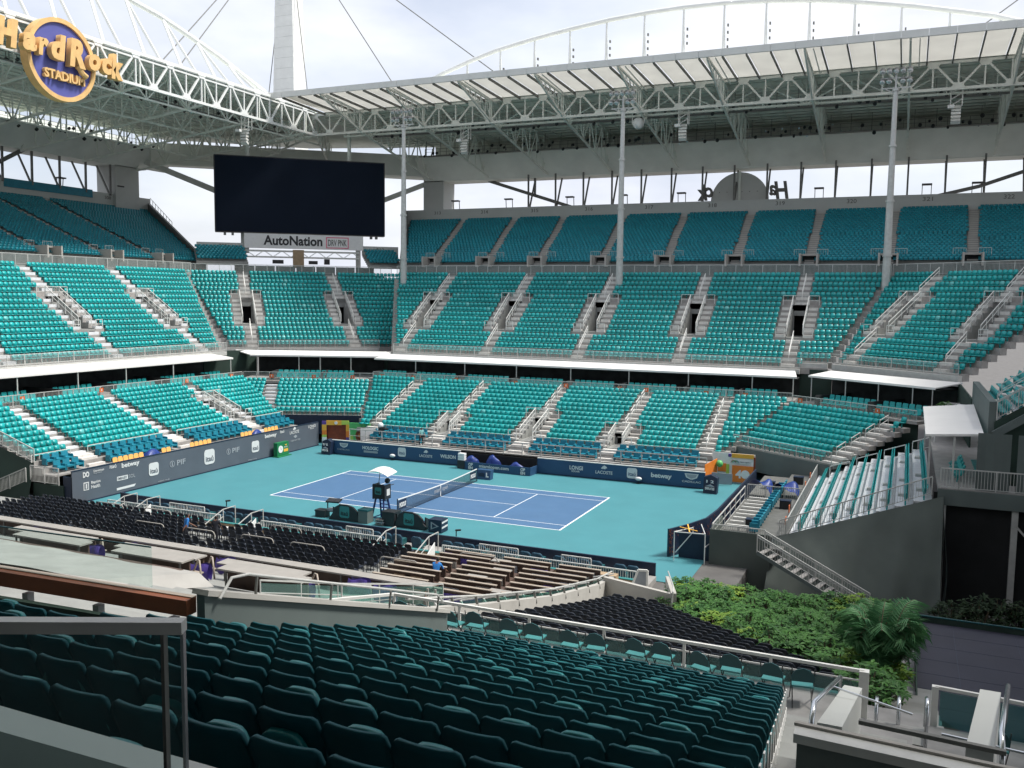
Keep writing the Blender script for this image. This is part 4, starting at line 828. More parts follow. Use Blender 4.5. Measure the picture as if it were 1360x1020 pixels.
for k, m in enumerate(('red_board', 'green_board', 'premium_blue')): MB().pipe([(.55+.26*(k/2.2)+.2*math.cos(t), -.075, 1.74+.2*math.sin(t)) for t in np.linspace(0, math.pi, 6)], .03, 5).build('arc_mark', m, P)
P = empty('info_panel', (18.0, 14.2, 0), 'slanted orange and white panel beside the right event board', 'board')
q = MB(); q.prism([(-.5, -.9, .55), (.2, .6, .9), (.2, .6, 2.1), (-.5, -.9, 1.75)], (.05, -.03, 0)); q.build('panel', 'orange_board', P); MB().ball((.45, .5, 1.7), .3, 8, 6).build('green_ball', 'green_board', P, smooth=True); q = MB(); q.prism([(.0, -.4, .1), (1.6, .1, .1), (1.6, .1, 1.0), (.0, -.4, 1.1)], (.02, -.05, 0)); q.build('screen', 'logo_grey', P)
for x, y, lab, s1 in ((-18.55, 11.55, 'left', 'U S'), (18.55, 10.75, 'right', '1 2')):
    L_ = empty('booth', (x, y, 0), f'small navy corner booth at the {lab} end of the far blue wall', 'booth')
    q = MB(); q.prism([(-.55, -.3, 0), (.55, -.45, 0), (.55, -.2, 1.25), (0, -.05, 1.45), (-.55, -.05, 1.25)], (0, .7, 0)); q.build('shell', 'navy', L_)
    text('lettering', s1, (x, y-.36, .98), (1, -.12, 0), LOGO_UP, .6, .22, 'logo_pale', L_, .02, .03); text('lettering', 'EMIRATES', (x, y-.44, .42), (1, -.12, 0), LOGO_UP, .75, .2, 'logo_pale', L_, .02, .02)
    MB().prism([(-.35, -.47, .6), (.4, -.52, .6), (.05, -.5, .78)], (0, .03, 0)).build('logo_mark', 'logo_grey', L_)
# ================================================================ things on the court
K = empty('court_clock', (-21.75, 8.6, 0), 'green box with a white clock dial by the left wall', 'clock')
MB().box(-.22, .22, -.85, .85, .08, 1.35).build('case', 'green_box', K); MB().box(-.3, .45, -.98, .98, 0, .08).build('base', 'green_box', K)
MB().disc((.225, -.38, .72), (1, 0, 0), .34, .03, 22).build('dial', 'white_board', K); MB().box(.255, .262, -.395, -.365, .72, .96).build('hand', 'dark_steel', K); MB().box(.255, .262, -.38, -.18, .705, .735).build('hand', 'dark_steel', K)
MB().box(.222, .235, .1, .72, .42, .68).build('display', 'amber_board', K); text('lettering', 'ROLEX', (-21.75+.235, 8.6+.4, .86), (0, 1, 0), LOGO_UP, .5, .12, 'white_board', K, .01); MB().prism([(.23, .3, 1.0), (.23, .5, 1.0), (.23, .55, 1.16), (.23, .4, 1.06), (.23, .25, 1.16)], (.01, 0, 0)).build('crown_mark', 'amber_board', K)
NT = empty('tennis_net', (0, 0, 0), 'tennis net with white tape across the blue court', 'net')
for sg in (-1, 1): stick('post', (0, sg*6.4, 0), (0, sg*6.4, 1.1), .09, .09, 'navy', NT, 'tube')
def nz_(y): return .93+.15*(abs(y)/6.4)**1.5
q = MB(); ys = np.linspace(-6.36, 6.36, 25)
for a, b in zip(ys[:-1], ys[1:]): q.hexa([(-.02, a, nz_(a)-.07), (.02, a, nz_(a)-.07), (.02, b, nz_(b)-.07), (-.02, b, nz_(b)-.07), (-.02, a, nz_(a)), (.02, a, nz_(a)), (.02, b, nz_(b)), (-.02, b, nz_(b))])
q.build('tape', 'white_board', NT)
q = MB()
for y in np.arange(-6.35, 6.36, .085): q.beam((0, y, .02), (0, y, nz_(y)-.06), .012, .012)
for z in np.arange(.03, .92, .085):
    for a, b in zip(ys[:-1], ys[1:]): q.beam((0, a, min(z*nz_(a)/.93, nz_(a)-.05)), (0, b, min(z*nz_(b)/.93, nz_(b)-.05)), .012, .012)
q.build('netting', 'mesh_net', NT, kind='stuff')
MB().box(-.015, .015, -.05, .05, .02, .9).build('centre_strap', 'white_board', NT); MB().beam((0, -6.3, .03), (0, 6.3, .03), .03, .04).build('bottom_cord', 'navy', NT)
for y in (-5.75, 5.6):
    MB().box(.02, .035, y-.55, y+.55, .28, .95).build('banner', 'navy', NT); text('lettering', 'MODUS', (.04, y, .6), (0, 1, 0), LOGO_UP, .9, .34, 'logo_pale', NT, .012, .05, .15)
text('lettering', 'miami open', (.03, .05, .52), (0, 1, 0), LOGO_UP, 2.2, .42, 'logo_grey', NT, .01, .02)
K = empty('serve_clock', (.15, 7.6, 0), 'dark blue clock box beyond the far net post', 'clock'); q = MB(); q.prism([(-.65, -.35, 0), (.65, -.35, 0), (.65, -.2, .8), (-.65, -.2, .8)], (0, .6, 0)); q.build('case', 'wall_blue', K); text('lettering', 'L', (.55, 7.24, .42), (1, 0, 0), LOGO_UP, .25, .4, 'logo_pale', K, .02, .05); MB().box(-.45, .1, -.33, -.29, .25, .55).build('display', 'navy', K)
# umpire chair
U_ = empty('umpire_chair', (-.15, -8.35, 0), 'tall blue umpire chair with white sunshade at the near net post', 'umpire chair')
for sx in (-1, 1):
    stick('leg', (sx*.5, -.45, 0), (sx*.28, -.1, 1.75), .1, .1, 'umpire_blue', U_); stick('leg', (sx*.42, .75, 0), (sx*.28, .3, 1.75), .1, .1, 'umpire_blue', U_)
for k in range(6): stick('step', (-.36+.015*k, .70-.075*k, .25+.26*k), (.36-.015*k, .70-.075*k, .25+.26*k), .07, .05, 'umpire_blue', U_)
stick('stretcher', (-.48, -.42, .25), (.48, -.42, .25), .06, .06, 'umpire_blue', U_); stick('stretcher', (-.5, -.45, .2), (-.42, .75, .2), .06, .06, 'umpire_blue', U_); stick('stretcher', (.5, -.45, .2), (.42, .75, .2), .06, .06, 'umpire_blue', U_)
MB().box(-.4, .4, -.25, .4, 1.72, 1.86).build('seat', 'black_plastic', U_)
q = MB(); q.box(-.42, .42, -.34, -.22, 1.55, 2.55); q.build('backrest', 'black_plastic', U_); MB().prism([(a, -.345, b) for a, b in rrect(None, 0, 2.1, .5, .5, .1)], (0, -.02, 0)).build('logo_tile', 'folding_seat', U_)
text('lettering', 'itaú', (-.15, -8.35-.37, 2.04), (1, 0, 0), LOGO_UP, .36, .18, 'black_plastic', U_, .01, .02)
for sx in (-1, 1):
    MB().box(sx*.44-.05, sx*.44+.05, -.3, .5, 1.5, 2.5).build('side_panel', 'black_plastic', U_)
MB().box(.495, .505, -.05, .35, 1.75, 2.2).build('logo_tile', 'logo_pale', U_)
stick('canopy_pole', (0, -.28, 2.5), (0, -.1, 3.35), .05, .05, 'dark_steel', U_, 'tube')
q = MB(); q.grid(lambda u, v: ((u-.5)*1.9, (v-.5)*1.25-.05, 3.36+.28*(1-(2*u-1)**2)-.12*(1-v)), 10, 4); q.grid(lambda u, v: ((u-.5)*1.9, (.5-v)*1.25-.05, 3.335+.28*(1-(2*u-1)**2)-.12*v), 10, 4); q.build('sunshade', 'canopy_white', U_, smooth=True)
stick('microphone_arm', (.2, .2, 2.3), (.75, .5, 2.5), .04, .04, 'dark_steel', U_); MB().ball((.4, .2, 2.75), .2, 8, 6).build('equipment_bag', 'black_plastic', U_, smooth=True)
# players' benches and boxes
for (x, y, lab) in ((-2.2, -9.3, 'left of the umpire chair'), (2.75, -9.15, 'right of the umpire chair')):
    b = empty('player_bench', (x, y, 0), f'dark curved player bench with a pale logo {lab}', 'bench')
    pr = [(-1.35, 0), (1.15, 0), (1.2, .25), (1.0, .42), (.95, .72), (.6, 1.0), (.1, 1.12), (-.45, 1.1), (-.8, .92), (-1.0, .5)]
    q = MB(); q.prism([(a, -.32, c) for a, c in pr], (0, .16, 0)); q.build('backrest', 'black_plastic', b)
    MB().box(-1.0, 1.1, -.14, .45, .3, .46).build('seat', 'navy', b)
    for sx in (-1, 1): MB().prism([(sx*1.05, -.14, 0), (sx*1.05, .45, 0), (sx*1.05, .42, .6), (sx*1.05, -.14, .85)], (sx*.08, 0, 0)).build('armrest', 'black_plastic', b)
    MB().prism([(a, -.322, c) for a, c in rrect(None, -.05, .62, .78, .8, .14)], (0, -.014, 0)).build('logo_tile', 'folding_seat', b)
    text('lettering', 'itaú', (x-.05, y-.345, .52), (1, 0, 0), LOGO_UP, .58, .3, 'black_plastic', b, .01, .02)
for (x, y, sx, sy, h, m, lab) in ((-.75, -9.3, .36, .38, .95, 'green_board', 'teal green ice box just left of the umpire chair'), (1.15, -9.15, .48, .4, .98, 'black_plastic', 'dark ice box just right of the umpire chair'), (-4.35, -9.2, .4, .3, .5, 'black_plastic', 'low black box at the left end of the benches')):
    b = empty('ice_box', (x, y, 0), lab, 'cool box'); MB().box(-sx, sx, -sy, sy, 0, h-.1).build('body', 'tarp_grey' if m == 'green_board' else m, b); MB().box(-sx-.03, sx+.03, -sy-.03, sy+.03, h-.1, h).build('lid', m if m != 'green_board' else 'folding_teal', b)
b = empty('ball_box', (4.75, -9.2, 0), 'navy cube with white arrow marks at the right end of the benches', 'box'); MB().box(-.48, .48, -.45, .45, .03, .86).build('body', 'navy', b)
MB().prism([(-.3, -.455, .2), (.3, -.455, .45), (-.3, -.455, .72)], (0, -.012, 0)).build('logo_mark', 'logo_grey', b); MB().prism([(-.2, -.468, .3), (.12, -.468, .45), (-.2, -.468, .6)], (0, -.01, 0)).build('logo_field', 'navy', b)
for z in (.35, .68): MB().prism([(.485, -.4, z-.06), (.485, .4, z-.02), (.485, .4, z+.1), (.485, -.4, z+.06)], (.01, 0, 0)).build('logo_mark', 'logo_pale', b)
b = empty('towel_rack', (-3.55, -9.0, 0), 'black rack with folded towels behind the left bench', 'rack')
for sx in (-1, 1): stick('leg', (sx*.5, 0, 0), (sx*.5, 0, 1.0), .06, .06, 'black_plastic', b)
MB().prism([(-.55, -.2, 1.0), (.55, -.2, 1.05), (.55, .25, 1.2), (-.55, .25, 1.15)], (0, 0, .1)).build('top', 'black_plastic', b); MB().box(-.4, .45, -.25, .2, .45, .6).build('towel', 'logo_grey', b); MB().box(-.5, .5, -.2, .2, .38, .44).build('shelf', 'dark_steel', b)
b = empty('drink_tray', (.55, -9.55, 0), 'small stack of trays at the foot of the umpire chair', 'tray')
for k in range(3): MB().box(-.3, .3, -.2, .2, .05+.14*k, .13+.14*k).build('tray', 'logo_grey' if k % 2 else 'dark_steel', b)
for x, y, lab in ((12.4, 11.6, 'before the right part of the far blue wall'), (-11.3, 11.6, 'before the left part of the far blue wall')):
    b = empty('microphone', (x, y, 0), f'small white fuzzy microphone on a stand {lab}', 'microphone', 'court microphones'); MB().ball((0, 0, .42), .2, 10, 6, (1.5, 1, .8)).build('windshield', 'logo_pale', b, smooth=True); stick('stand', (0, 0, 0), (0, 0, .3), .05, .05, 'black_plastic', b); MB().disc((0, 0, 0), (0, 0, 1), .2, .03, 12).build('base', 'black_plastic', b)
for x, y, z, lab in ((8.0, -12.95, .96, 'right of the benches'), (-9.5, -12.95, .96, 'left of the benches')):
    b = empty('microphone', (x, y, z), f'black microphone on top of the near wall {lab}', 'microphone', 'wall microphones'); stick('stand', (0, 0, 0), (0, 0, .35), .05, .05, 'black_plastic', b); MB().tube((-.05, 0, .36), (.3, 0, .42), .06, 8).build('head', 'black_plastic', b)
# ================================================================ light poles, screen, signs
for i, x in enumerate((-28.35, .9, 29.95)):
    z0, zt = 8.85+12*.5, 37.0
    lp = empty('light_pole', (x, 42.6, 0), f"tall grey floodlight pole, {('left, beside the scoreboard', 'middle, before the far roof', 'right, in front of section 320')[i]}", 'light pole', 'floodlight poles')
    for k in range(4):
        a, b = 14.5+(zt-14.5)*k/4, 14.5+(zt-14.5)*(k+1)/4; MB().tube((0, 0, a), (0, 0, b), .44-.055*k, 14, .40-.055*k).build('shaft', 'rail_metal', lp, smooth=False)
        MB().disc((0, 0, b-.12), (0, 0, 1), .50-.055*k, .2, 14).build('collar', 'rail_metal', lp)
    hd = lp
    stick('crossarm', (-1.45, 0, zt+.2), (1.45, 0, zt+.2), .1, .12, 'rail_metal', hd); stick('crossarm', (-1.45, 0, zt+1.2), (1.45, 0, zt+1.2), .1, .12, 'rail_metal', hd); stick('mount', (0, 0, zt-.2), (0, 0, zt+1.7), .2, .2, 'rail_metal', hd)
    for s in (-1, 1): stick('knee', (0, 0, zt-.4), (s*1.1, 0, zt+.2), .08, .08, 'rail_metal', hd)
    for row in range(2):
        for k in range(5 if row == 0 else 5):
            xx = -1.3+.65*k
            if row == 0 and k == 2: continue
            L_ = MB(); L_.disc((xx, -.55, zt+.75+1.0*row), (0, .55, .75), .15, .3, 12, .27); LH = L_.build('lamp_head', 'dark_steel', hd)
            MB().disc((xx, -.57, zt+.72+1.0*row), (0, -.55, -.75), .28, .08, 14, .2).build('lamp_glass', 'lamp_glass', LH); MB().ball((xx, -.25, zt+1.02+1.0*row), .29, 10, 6, (1, 1, .6)).build('lamp_hood', 'dark_steel', LH, smooth=True)
            stick('lamp_bracket', (xx, 0, zt+.2+1.0*row), (xx, -.3, zt+.95+1.0*row), .05, .05, 'rail_metal', LH)
FS = Fr(-52.5, 52.2, 40)
SB = empty('scoreboard', (0, 0, 0), 'huge dark video screen hanging in the left far corner', 'scoreboard')
q = MB(); FS.slab(q, -11.55, 13.1, 0, 1.6, 24.5, 35.4); q.build('screen', 'screen_black', SB)
q = MB(); FS.slab(q, -11.7, 13.25, .05, 1.7, 24.38, 24.49); FS.slab(q, -11.7, 13.25, .05, 1.7, 35.41, 35.55); FS.slab(q, -11.72, -11.56, .05, 1.7, 24.5, 35.4); FS.slab(q, 13.11, 13.26, .05, 1.7, 24.5, 35.4); q.build('frame', 'black_plastic', SB)
for s in (-10.5, -9.4, 11.0, 11.8): q = MB(); FS.slab(q, s, s+.35, .1, .8, 23.95, 24.37); q.build('underside_lamp', 'dark_steel', SB)
for s in (-7, 8): stick('hanger', FS.p(s, 1.2, 35.4), FS.p(s, 1.2, 40), .4, .4, 'steel_green', SB)
for s in (-7.7, 9.4): stick('leg', FS.p(s, 2.2, 17), FS.p(s, 2.2, 24.4), .55, .55, 'steel_pale', SB)
AS = empty('advert_board', (0, 0, 0), 'white AutoNation advert board under the video screen', 'advert board')
q = MB(); FS.slab(q, -7.6, 9.9, -.1, .25, 22.15, 24.3); q.build('panel', 'white_board', AS)
text('lettering', 'AutoNation', FS.p(-.55, -.12, 23.35), FS.a, LOGO_UP, 8.6, 1.45, 'black_plastic', AS, .05, .03); 
q = MB(); q.add([FS.p(4.3, -.115, 22.35), FS.p(7.7, -.115, 22.35), FS.p(7.7, -.115, 24.05), FS.p(4.3, -.115, 24.05), FS.p(4.45, -.115, 22.5), FS.p(7.55, -.115, 22.5), FS.p(7.55, -.115, 23.9), FS.p(4.45, -.115, 23.9)], [(0, 1, 5, 4), (1, 2, 6, 5), (2, 3, 7, 6), (3, 0, 4, 7)])
mat('pink', (.70, .16, .25), .5); q.build('border', 'pink', AS); text('lettering', 'DRV PNK', FS.p(6.0, -.13, 23.2), FS.a, LOGO_UP, 2.8, .95, 'dark_steel', AS, .03, .02)
CW = empty('service_gantry', (0, 0, 0), 'steel service gantry under the advert board', 'gantry')
for t in (0, 1.6): stick('chord', FS.p(-7.4, t, 21.8), FS.p(9.3, t, 21.8), .16, .2, 'steel_pale', CW); stick('chord', FS.p(-7.4, t, 20.9), FS.p(9.3, t, 20.9), .14, .18, 'steel_pale', CW)
for k in range(13): stick('web', FS.p(-7.4+1.3*k, 0, 20.9 if k % 2 else 21.8), FS.p(-6.1+1.3*k, 0, 21.8 if k % 2 else 20.9), .1, .1, 'steel_pale', CW)
for s, w, h in ((-3.6, 1.6, .55), (1.7, 1.3, .5), (4.0, .8, .8)): q = MB(); FS.slab(q, s, s+w, -.6, .3, 19.9, 19.9+h); q.build('equipment_case', 'black_plastic', CW)
q = MB(); FS.slab(q, -.6, 1.0, -.4, .6, 19.3, 22.0); q.build('yellow_lift', 'tan_wall', label='tan equipment lift below the advert board', cat='lift')
q = MB(); 
for s in np.arange(-9, 11, 2.9): FS.slab(q, s, s+2.75, -3.0, -2.9, 18.2, 19.45)
q.build('privacy_screens', 'tarp_grey', label='row of grey blue privacy screens under the video screen', kind='stuff')
# round gold and violet sign on the left roof edge
HS = empty('stadium_sign', (-49.75, 8.8, 39.15), 'round violet and gold Hard Rock Stadium sign on the left roof', 'sign')
MB().disc((0, 0, 0), (1, 0, 0), 3.75, .5, 48).build('disc', 'sign_violet', HS)
n = 56; q = MB(); vs = []
for k in range(n):
    a = 2*math.pi*k/n
    for rr, xx in ((4.15, -.3), (4.15, .72), (3.7, .72), (3.7, .3)): vs.append((xx, rr*math.cos(a), rr*math.sin(a)))
q.add(vs, [(4*k+j, 4*k+(j+1) % 4, 4*((k+1) % n)+(j+1) % 4, 4*((k+1) % n)+j) for k in range(n) for j in range(4)]); q.build('rim', 'gold', HS)
X0 = -49.75
def hs(s, y, z, w, h, b=.055, sh=.12): text('letter', s, (X0+1.05, y, z), (0, 1, 0), LOGO_UP, w, h, 'gold', HS, .7, b, sh)
hs('H', 2.1, 40.15, 2.0, 2.75); hs('a', 4.5, 39.85, 1.55, 1.75); hs('r', 6.05, 39.75, 1.05, 1.75); hs('d', 7.75, 40.15, 1.6, 2.6)
hs('R', 10.25, 40.05, 2.0, 2.9); hs('o', 12.25, 39.65, 1.55, 1.75); hs('c', 13.85, 39.65, 1.3, 1.75); hs('k', 15.35, 39.85, 1.55, 2.7)
q = MB(); q.pipe([(X0*0+1.05, 10.35-8.8, 38.9-39.15), (1.05, 10.9-8.8, 38.2-39.15), (1.05, 11.4-8.8, 37.95-39.15)], .3, 8); q.build('letter', 'gold', HS)
text('letter', 'STADIUM', (X0+.75, 8.85, 37.45), (0, 1, 0), LOGO_UP, 4.9, .95, 'gold', HS, .4, .035)
for yy, zz in ((1.5, 40.2), (4.5, 40), (13.6, 39.9), (15.4, 39.9)): stick('strut', (-1.0, yy-8.8, zz-39.15), (.7, yy-8.8, zz-39.15), .15, .15, 'steel_white', HS)
# the far sign seen from behind
RS_ = empty('stadium_sign', (8.5, 77.4, 29.9), 'back of a round sign with letters above section 318', 'sign')
q = MB(); q.prism([(4.2*math.cos(t), 0, 4.2*math.sin(t)) for t in np.linspace(0, math.pi, 28)], (0, .6, 0)); q.build('disc', 'parapet_concrete', RS_)
stick('spine', (0, -.15, 0), (0, -.15, 4.3), .35, .2, 'steel_green', RS_)
for k in range(6): MB().box(-3+1.1*k, -2.88+1.1*k, -.03, 0, 1.3, 1.42).build('bolt', 'dark_steel', RS_)
for s, x, w, h in (('H', 6.0, 1.7, 2.5), ('a', 4.75, 1.0, 1.5), ('k', -5.6, 1.4, 2.4), ('c', -4.4, 1.0, 1.5)): text('letter', s, (8.5+x, 77.3, 31.3), (-1, 0, 0), LOGO_UP, w, h, 'dark_steel', RS_, .5, .03, .15)
# small flood frames along the parapets
for i, x in enumerate((-35.9, -26.5, -16.2, -7.7, 1.1, 20.2, 33.7, 39.6)):
    b = empty('flood_frame', (x, 72.3, 29.45), f'small lamp on a bent frame on the far parapet, {ordinal(i+1)} from the left', 'lamp', 'parapet lamps')
    for s in (-.55, .55): stick('leg', (s, 0, 0), (s, -.15, 1.25), .09, .09, 'dark_steel', b)
    MB().box(-.62, .62, -.75, .05, 1.18, 1.38).build('lamp', 'black_plastic', b)
for i, y in enumerate((37.7, 48.6)):
    b = empty('flood_frame', (-84.6, y, 30.9), f'small lamp on a bent frame on the left parapet, {ordinal(i+1)} from the left', 'lamp', 'parapet lamps')
    for s in (-.55, .55): stick('leg', (0, s, 0), (.15, s, 1.25), .09, .09, 'dark_steel', b)
    MB().box(-.05, .75, -.62, .62, 1.18, 1.38).build('lamp', 'black_plastic', b)
# things hung under the roof
for i, (x, y, z) in enumerate(((-26.3, 56, 37.4), (4.8, 56, 37.5), (-52, 40.3, 37.7), (36.1, 56, 37.6))):
    b = empty('hoist', (x, y, z), f"pale speaker hoist hanging under the {('far roof left of the middle pole', 'far roof beside the white ball lamp', 'left roof near the corner', 'far roof at the right')[i]}", 'speaker hoist', 'hoists under the roof')
    for s in (-.6, .6): stick('rod', (s, 0, 0), (s, 0, 2.2), .1, .1, 'rail_white', b); stick('rod', (s, .7, 0), (s, .7, 2.2), .1, .1, 'rail_white', b)
    for k in range(3): stick('brace', (-.6, 0, .7*k), (.6, 0, .7*k+.7), .08, .08, 'rail_white', b)
    for k in range(5): a = R(40-26*k); MB().box(-.5, .5, -.2, .3, -.13, .13).build('speaker', 'rail_white', b).matrix_local = Matrix.Translation((0, .5-.5*math.cos(a)-.1*k, -.1-.42*k))@Matrix.Rotation(a*.6, 4, 'X')
    MB().box(-.9, -.2, -.9, -.4, -.4, -.05).build('lamp', 'white_board', b)
b = empty('ball_lamp', (-1.1, 56, 38.3), 'white ball shaped lamp hanging under the far roof', 'lamp'); MB().ball((0, 0, -.3), .75, 14, 9).build('globe', 'white_board', b, smooth=True)
for s in (-.8, .8): stick('rod', (s, 0, -.3), (s, 0, 1.2), .1, .1, 'rail_white', b)
# ================================================================ right end of the bowl
FRt = Fr(21.6, 0, -90)
tier(FRt, (-15.5, 6.8), (-12.0, 6.8), 4.9, 1.75, 8, .93, .385, [], 'fold', .53, 'white decked lower grandstand at the right end seen from its side', deckm='tread_white', short='right stand', thick=.10)
q = MB()
for k in range(8):
    for s in (-8.2, -1.2, 3.6): z = 1.75+.385*k; FRt.slab(q, s, s+.4, 4.9+.93*k+.15, 4.9+.93*k+.5, z, z+.16)
q.build('seat_feet', 'rail_metal', kind='stuff', label='small metal seat feet on the white decks of the right stand')
for k in range(1, 8, 2): railing(f'short hoop rail on deck row {ordinal(k+1)} of the right stand', [FRt.p(-10.6, 4.9+.93*k, 1.75+.385*k), FRt.p(-10.6, 4.9+.93*k+1.4, 1.75+.385*k+.5)], .8, 1.4, 0, 'rail_white', cat='railing')
a, b = Vector((26.0, -6.95, 1.6)), Vector((33.9, -6.95, 4.9))
railing('sloping baluster rail on the cut end of the right stand', [a, b], 1.0, 1.25, .14, 'rail_metal', bar=.022)
q = MB(); q.grid(lambda u, v: (25.6+8.9*u, -7.05-2.6*v-.10*math.sin(u*17+2*v)*v-.16*max(0, math.sin(u*9.5-2.2*v))**6*(.3+v)-.05*math.sin(u*41+3*v)*v, (1.55+3.35*u)*(1-v)-1.25*v), 120, 14); q.build('tarpaulin', 'tarp_green', label='huge dark green tarpaulin hung on the end of the right stand', cat='tarpaulin', smooth=True)
q = MB(); q.grid(lambda u, v: (34.5+.5*math.sin(v*3)*v, -7.1-2.5*v+1.6*u, (4.9)*(1-v)-1.2*v), 4, 10); q.build('tarpaulin', 'tarp_grey', label='loose grey edge of the dark tarpaulin beside the black void', cat='tarpaulin', smooth=True)
q = MB(); q.box(22.3, 25.7, -8.6, -8.5, -1.2, 2.05); q.box(22.3, 22.4, -8.5, -5, -1.2, 2.05); q.build('tarpaulin', 'tarp_green', label='dark green tarpaulin below the landing of the metal stair', cat='tarpaulin')
# landing and its stair
LD = empty('landing', (0, 0, 0), 'grey metal landing with blue box seats behind the right baseline wall', 'platform'); q = MB(); q.box(22.3, 26.4, -8.4, 13.5, 1.15, 1.25); q.build('deck', 'dark_steel', LD)
MB().box(24.4, 26.4, -6.8, 13.5, 1.26, 1.55).build('upper_deck', 'dark_steel', LD)
railing('baluster rail on the near edge of the right landing', [(22.4, -8.4, 1.25), (25.4, -8.4, 1.25)], 1.05, 1.5, .13, 'rail_metal', bar=.022)
railing('baluster rail between the curved wall and the right box seats', [(22.4, -8.3, 1.25), (22.35, 3.5, 1.25)], 1.05, 1.9, 0, 'rail_metal', mid=.55)
railing('baluster rail across the right landing beside the blue tarpaulins', [(22.4, 4.2, 1.25), (26.2, 4.2, 1.25)], 1.05, 1.3, .13, 'rail_metal', bar=.022)
for i in range(17):
    if i in (6, 12): continue
    put('prem', FRt.p(6.2-.78*i, 2.9, 1.55), FRt.phi, 2, i+1, 'right')
for k in range(9): stick('bench_bar', (22.7, -5.2+1.05*k, 1.6), (24.0, -5.2+1.05*k, 1.6), .16, .05, 'rail_white', LD); 
for i, (x, y) in enumerate(((23.1, 5.4), (25.0, 4.9))):
    q = MB(); q.grid(lambda u, v: ((u-.5)*1.7, (v-.5)*1.3, .75+.3*math.sin(u*5+i)*math.cos(v*4)-1.0*max(0, abs(u-.5)*2-.75)*2), 10, 8); q.build('covered_equipment', 'navy_tarp', loc=(x, y, 1.55), label=('left', 'right')[i]+' one of two blue tarpaulins on the right landing', cat='tarpaulin', group='blue tarpaulins on the right landing', smooth=True)
ST = empty('metal_stair', (0, 0, 0), 'open metal stair running down beside the dark green tarpaulin', 'stair')
A_, B_ = Vector((25.3, -9.2, 1.3)), Vector((31.0, -10.6, -1.1)); nn = Vector((.24, .97, 0))*.55
for sg in (-1, 1): stick('stringer', A_+nn*sg, B_+nn*sg, .08, .20, 'tarp_grey', ST)
for k in range(13): p = A_.lerp(B_, (k+.5)/13); q = MB(); q.prism([p-nn-Vector((.14, 0, -.06)), p+nn-Vector((.14, 0, -.06)), p+nn+Vector((.16, 0, .06)), p-nn+Vector((.16, 0, .06))], (0, 0, .04)); q.build('tread', 'deck_metal', ST)
for sg in (-1, 1): railing('', [A_+nn*sg, B_+nn*sg], 1.0, 1.5, .16, 'rail_metal', parent=ST, bar=.02, r=.032, mid=.88)
q = MB(); q.box(34.0, 42, -6.6, -6.5, -1.2, 5.0); q.box(42, 42.1, -30, -6.5, -1.2, 6); q.build('dark_backing', 'black_void', label='black panels for the dark below the right platform', cat='wall')  # black panels added where the space below lies in the dark
e = empty('pipe_frame', (0, 0, 0), 'white pipe frame with yellow tape behind the end of the curved wall', 'frame')
for a, b in (((20.3, -8.9, -.02), (20.3, -8.9, 1.75)), ((22.1, -8.9, -.02), (22.1, -8.9, 1.8)), ((21.2, -8.0, -.02), (21.2, -8.0, 1.9)), ((20.3, -8.9, 1.72), (22.1, -8.9, 1.78)), ((22.1, -8.9, 1.78), (21.4, -6.6, 1.75)), ((20.3, -8.9, 1.72), (21.2, -8.0, 1.85)), ((20.4, -8.9, .5), (21.3, -8.9, 1.7)), ((22.1, -8.9, 1.0), (22.3, -7, 1.0))): stick('pipe', a, b, .06, .06, 'rail_white', e, 'tube')
for a, b in (((20.5, -8.4, 1.92), (21.6, -8.7, 1.86)), ((20.9, -8.1, 2.05), (21.2, -8.9, 1.8))): stick('tape', a, b, .07, .03, 'amber_board', e)
MB().box(20.4, 22.2, -8.1, -8.05, -.03, 1.5).build('backing_cloth', 'navy', label='navy cloth hung behind the white pipe frame', cat='cloth')
for i, (x, y) in enumerate(((24.0, -4.0), (25.4, 1.0), (23.4, 8.5), (25.3, 9.8))):
    b = empty('equipment_case', (x, y, 1.26 if x < 24.4 else 1.56), f'dark equipment case on the right landing, {ordinal(i+1)} from the near end', 'case', 'equipment cases'); MB().box(-.35, .35, -.28, .28, 0, .5).build('body', 'black_plastic', b); MB().box(-.37, .37, -.3, .3, .5, .56).build('lid', 'navy', b)
for i, (x, y, z) in enumerate(((26.3, 4.4, 2.6), (26.35, 7.2, 2.75), (26.3, -6.6, 2.55), (26.1, -3.2, 2.5))):
    b = empty('section_tag', (x, y, z), f'small red section tag at the foot of the right stand, {ordinal(i+1)} from the left', 'sign', 'red section tags'); MB().box(-.02, .02, -.22, .22, -.22, .22).build('plate', 'orange_tag', b); stick('post', (0, 0, -1.2), (0, 0, -.2), .05, .05, 'rail_metal', b)
railing('baluster rail along the foot of the right stand', [(26.35, -6.9, 1.56), (26.35, 4.2, 1.56), (26.35, 13, 1.56)], 1.0, 1.8, .16, 'rail_metal', bar=.02)
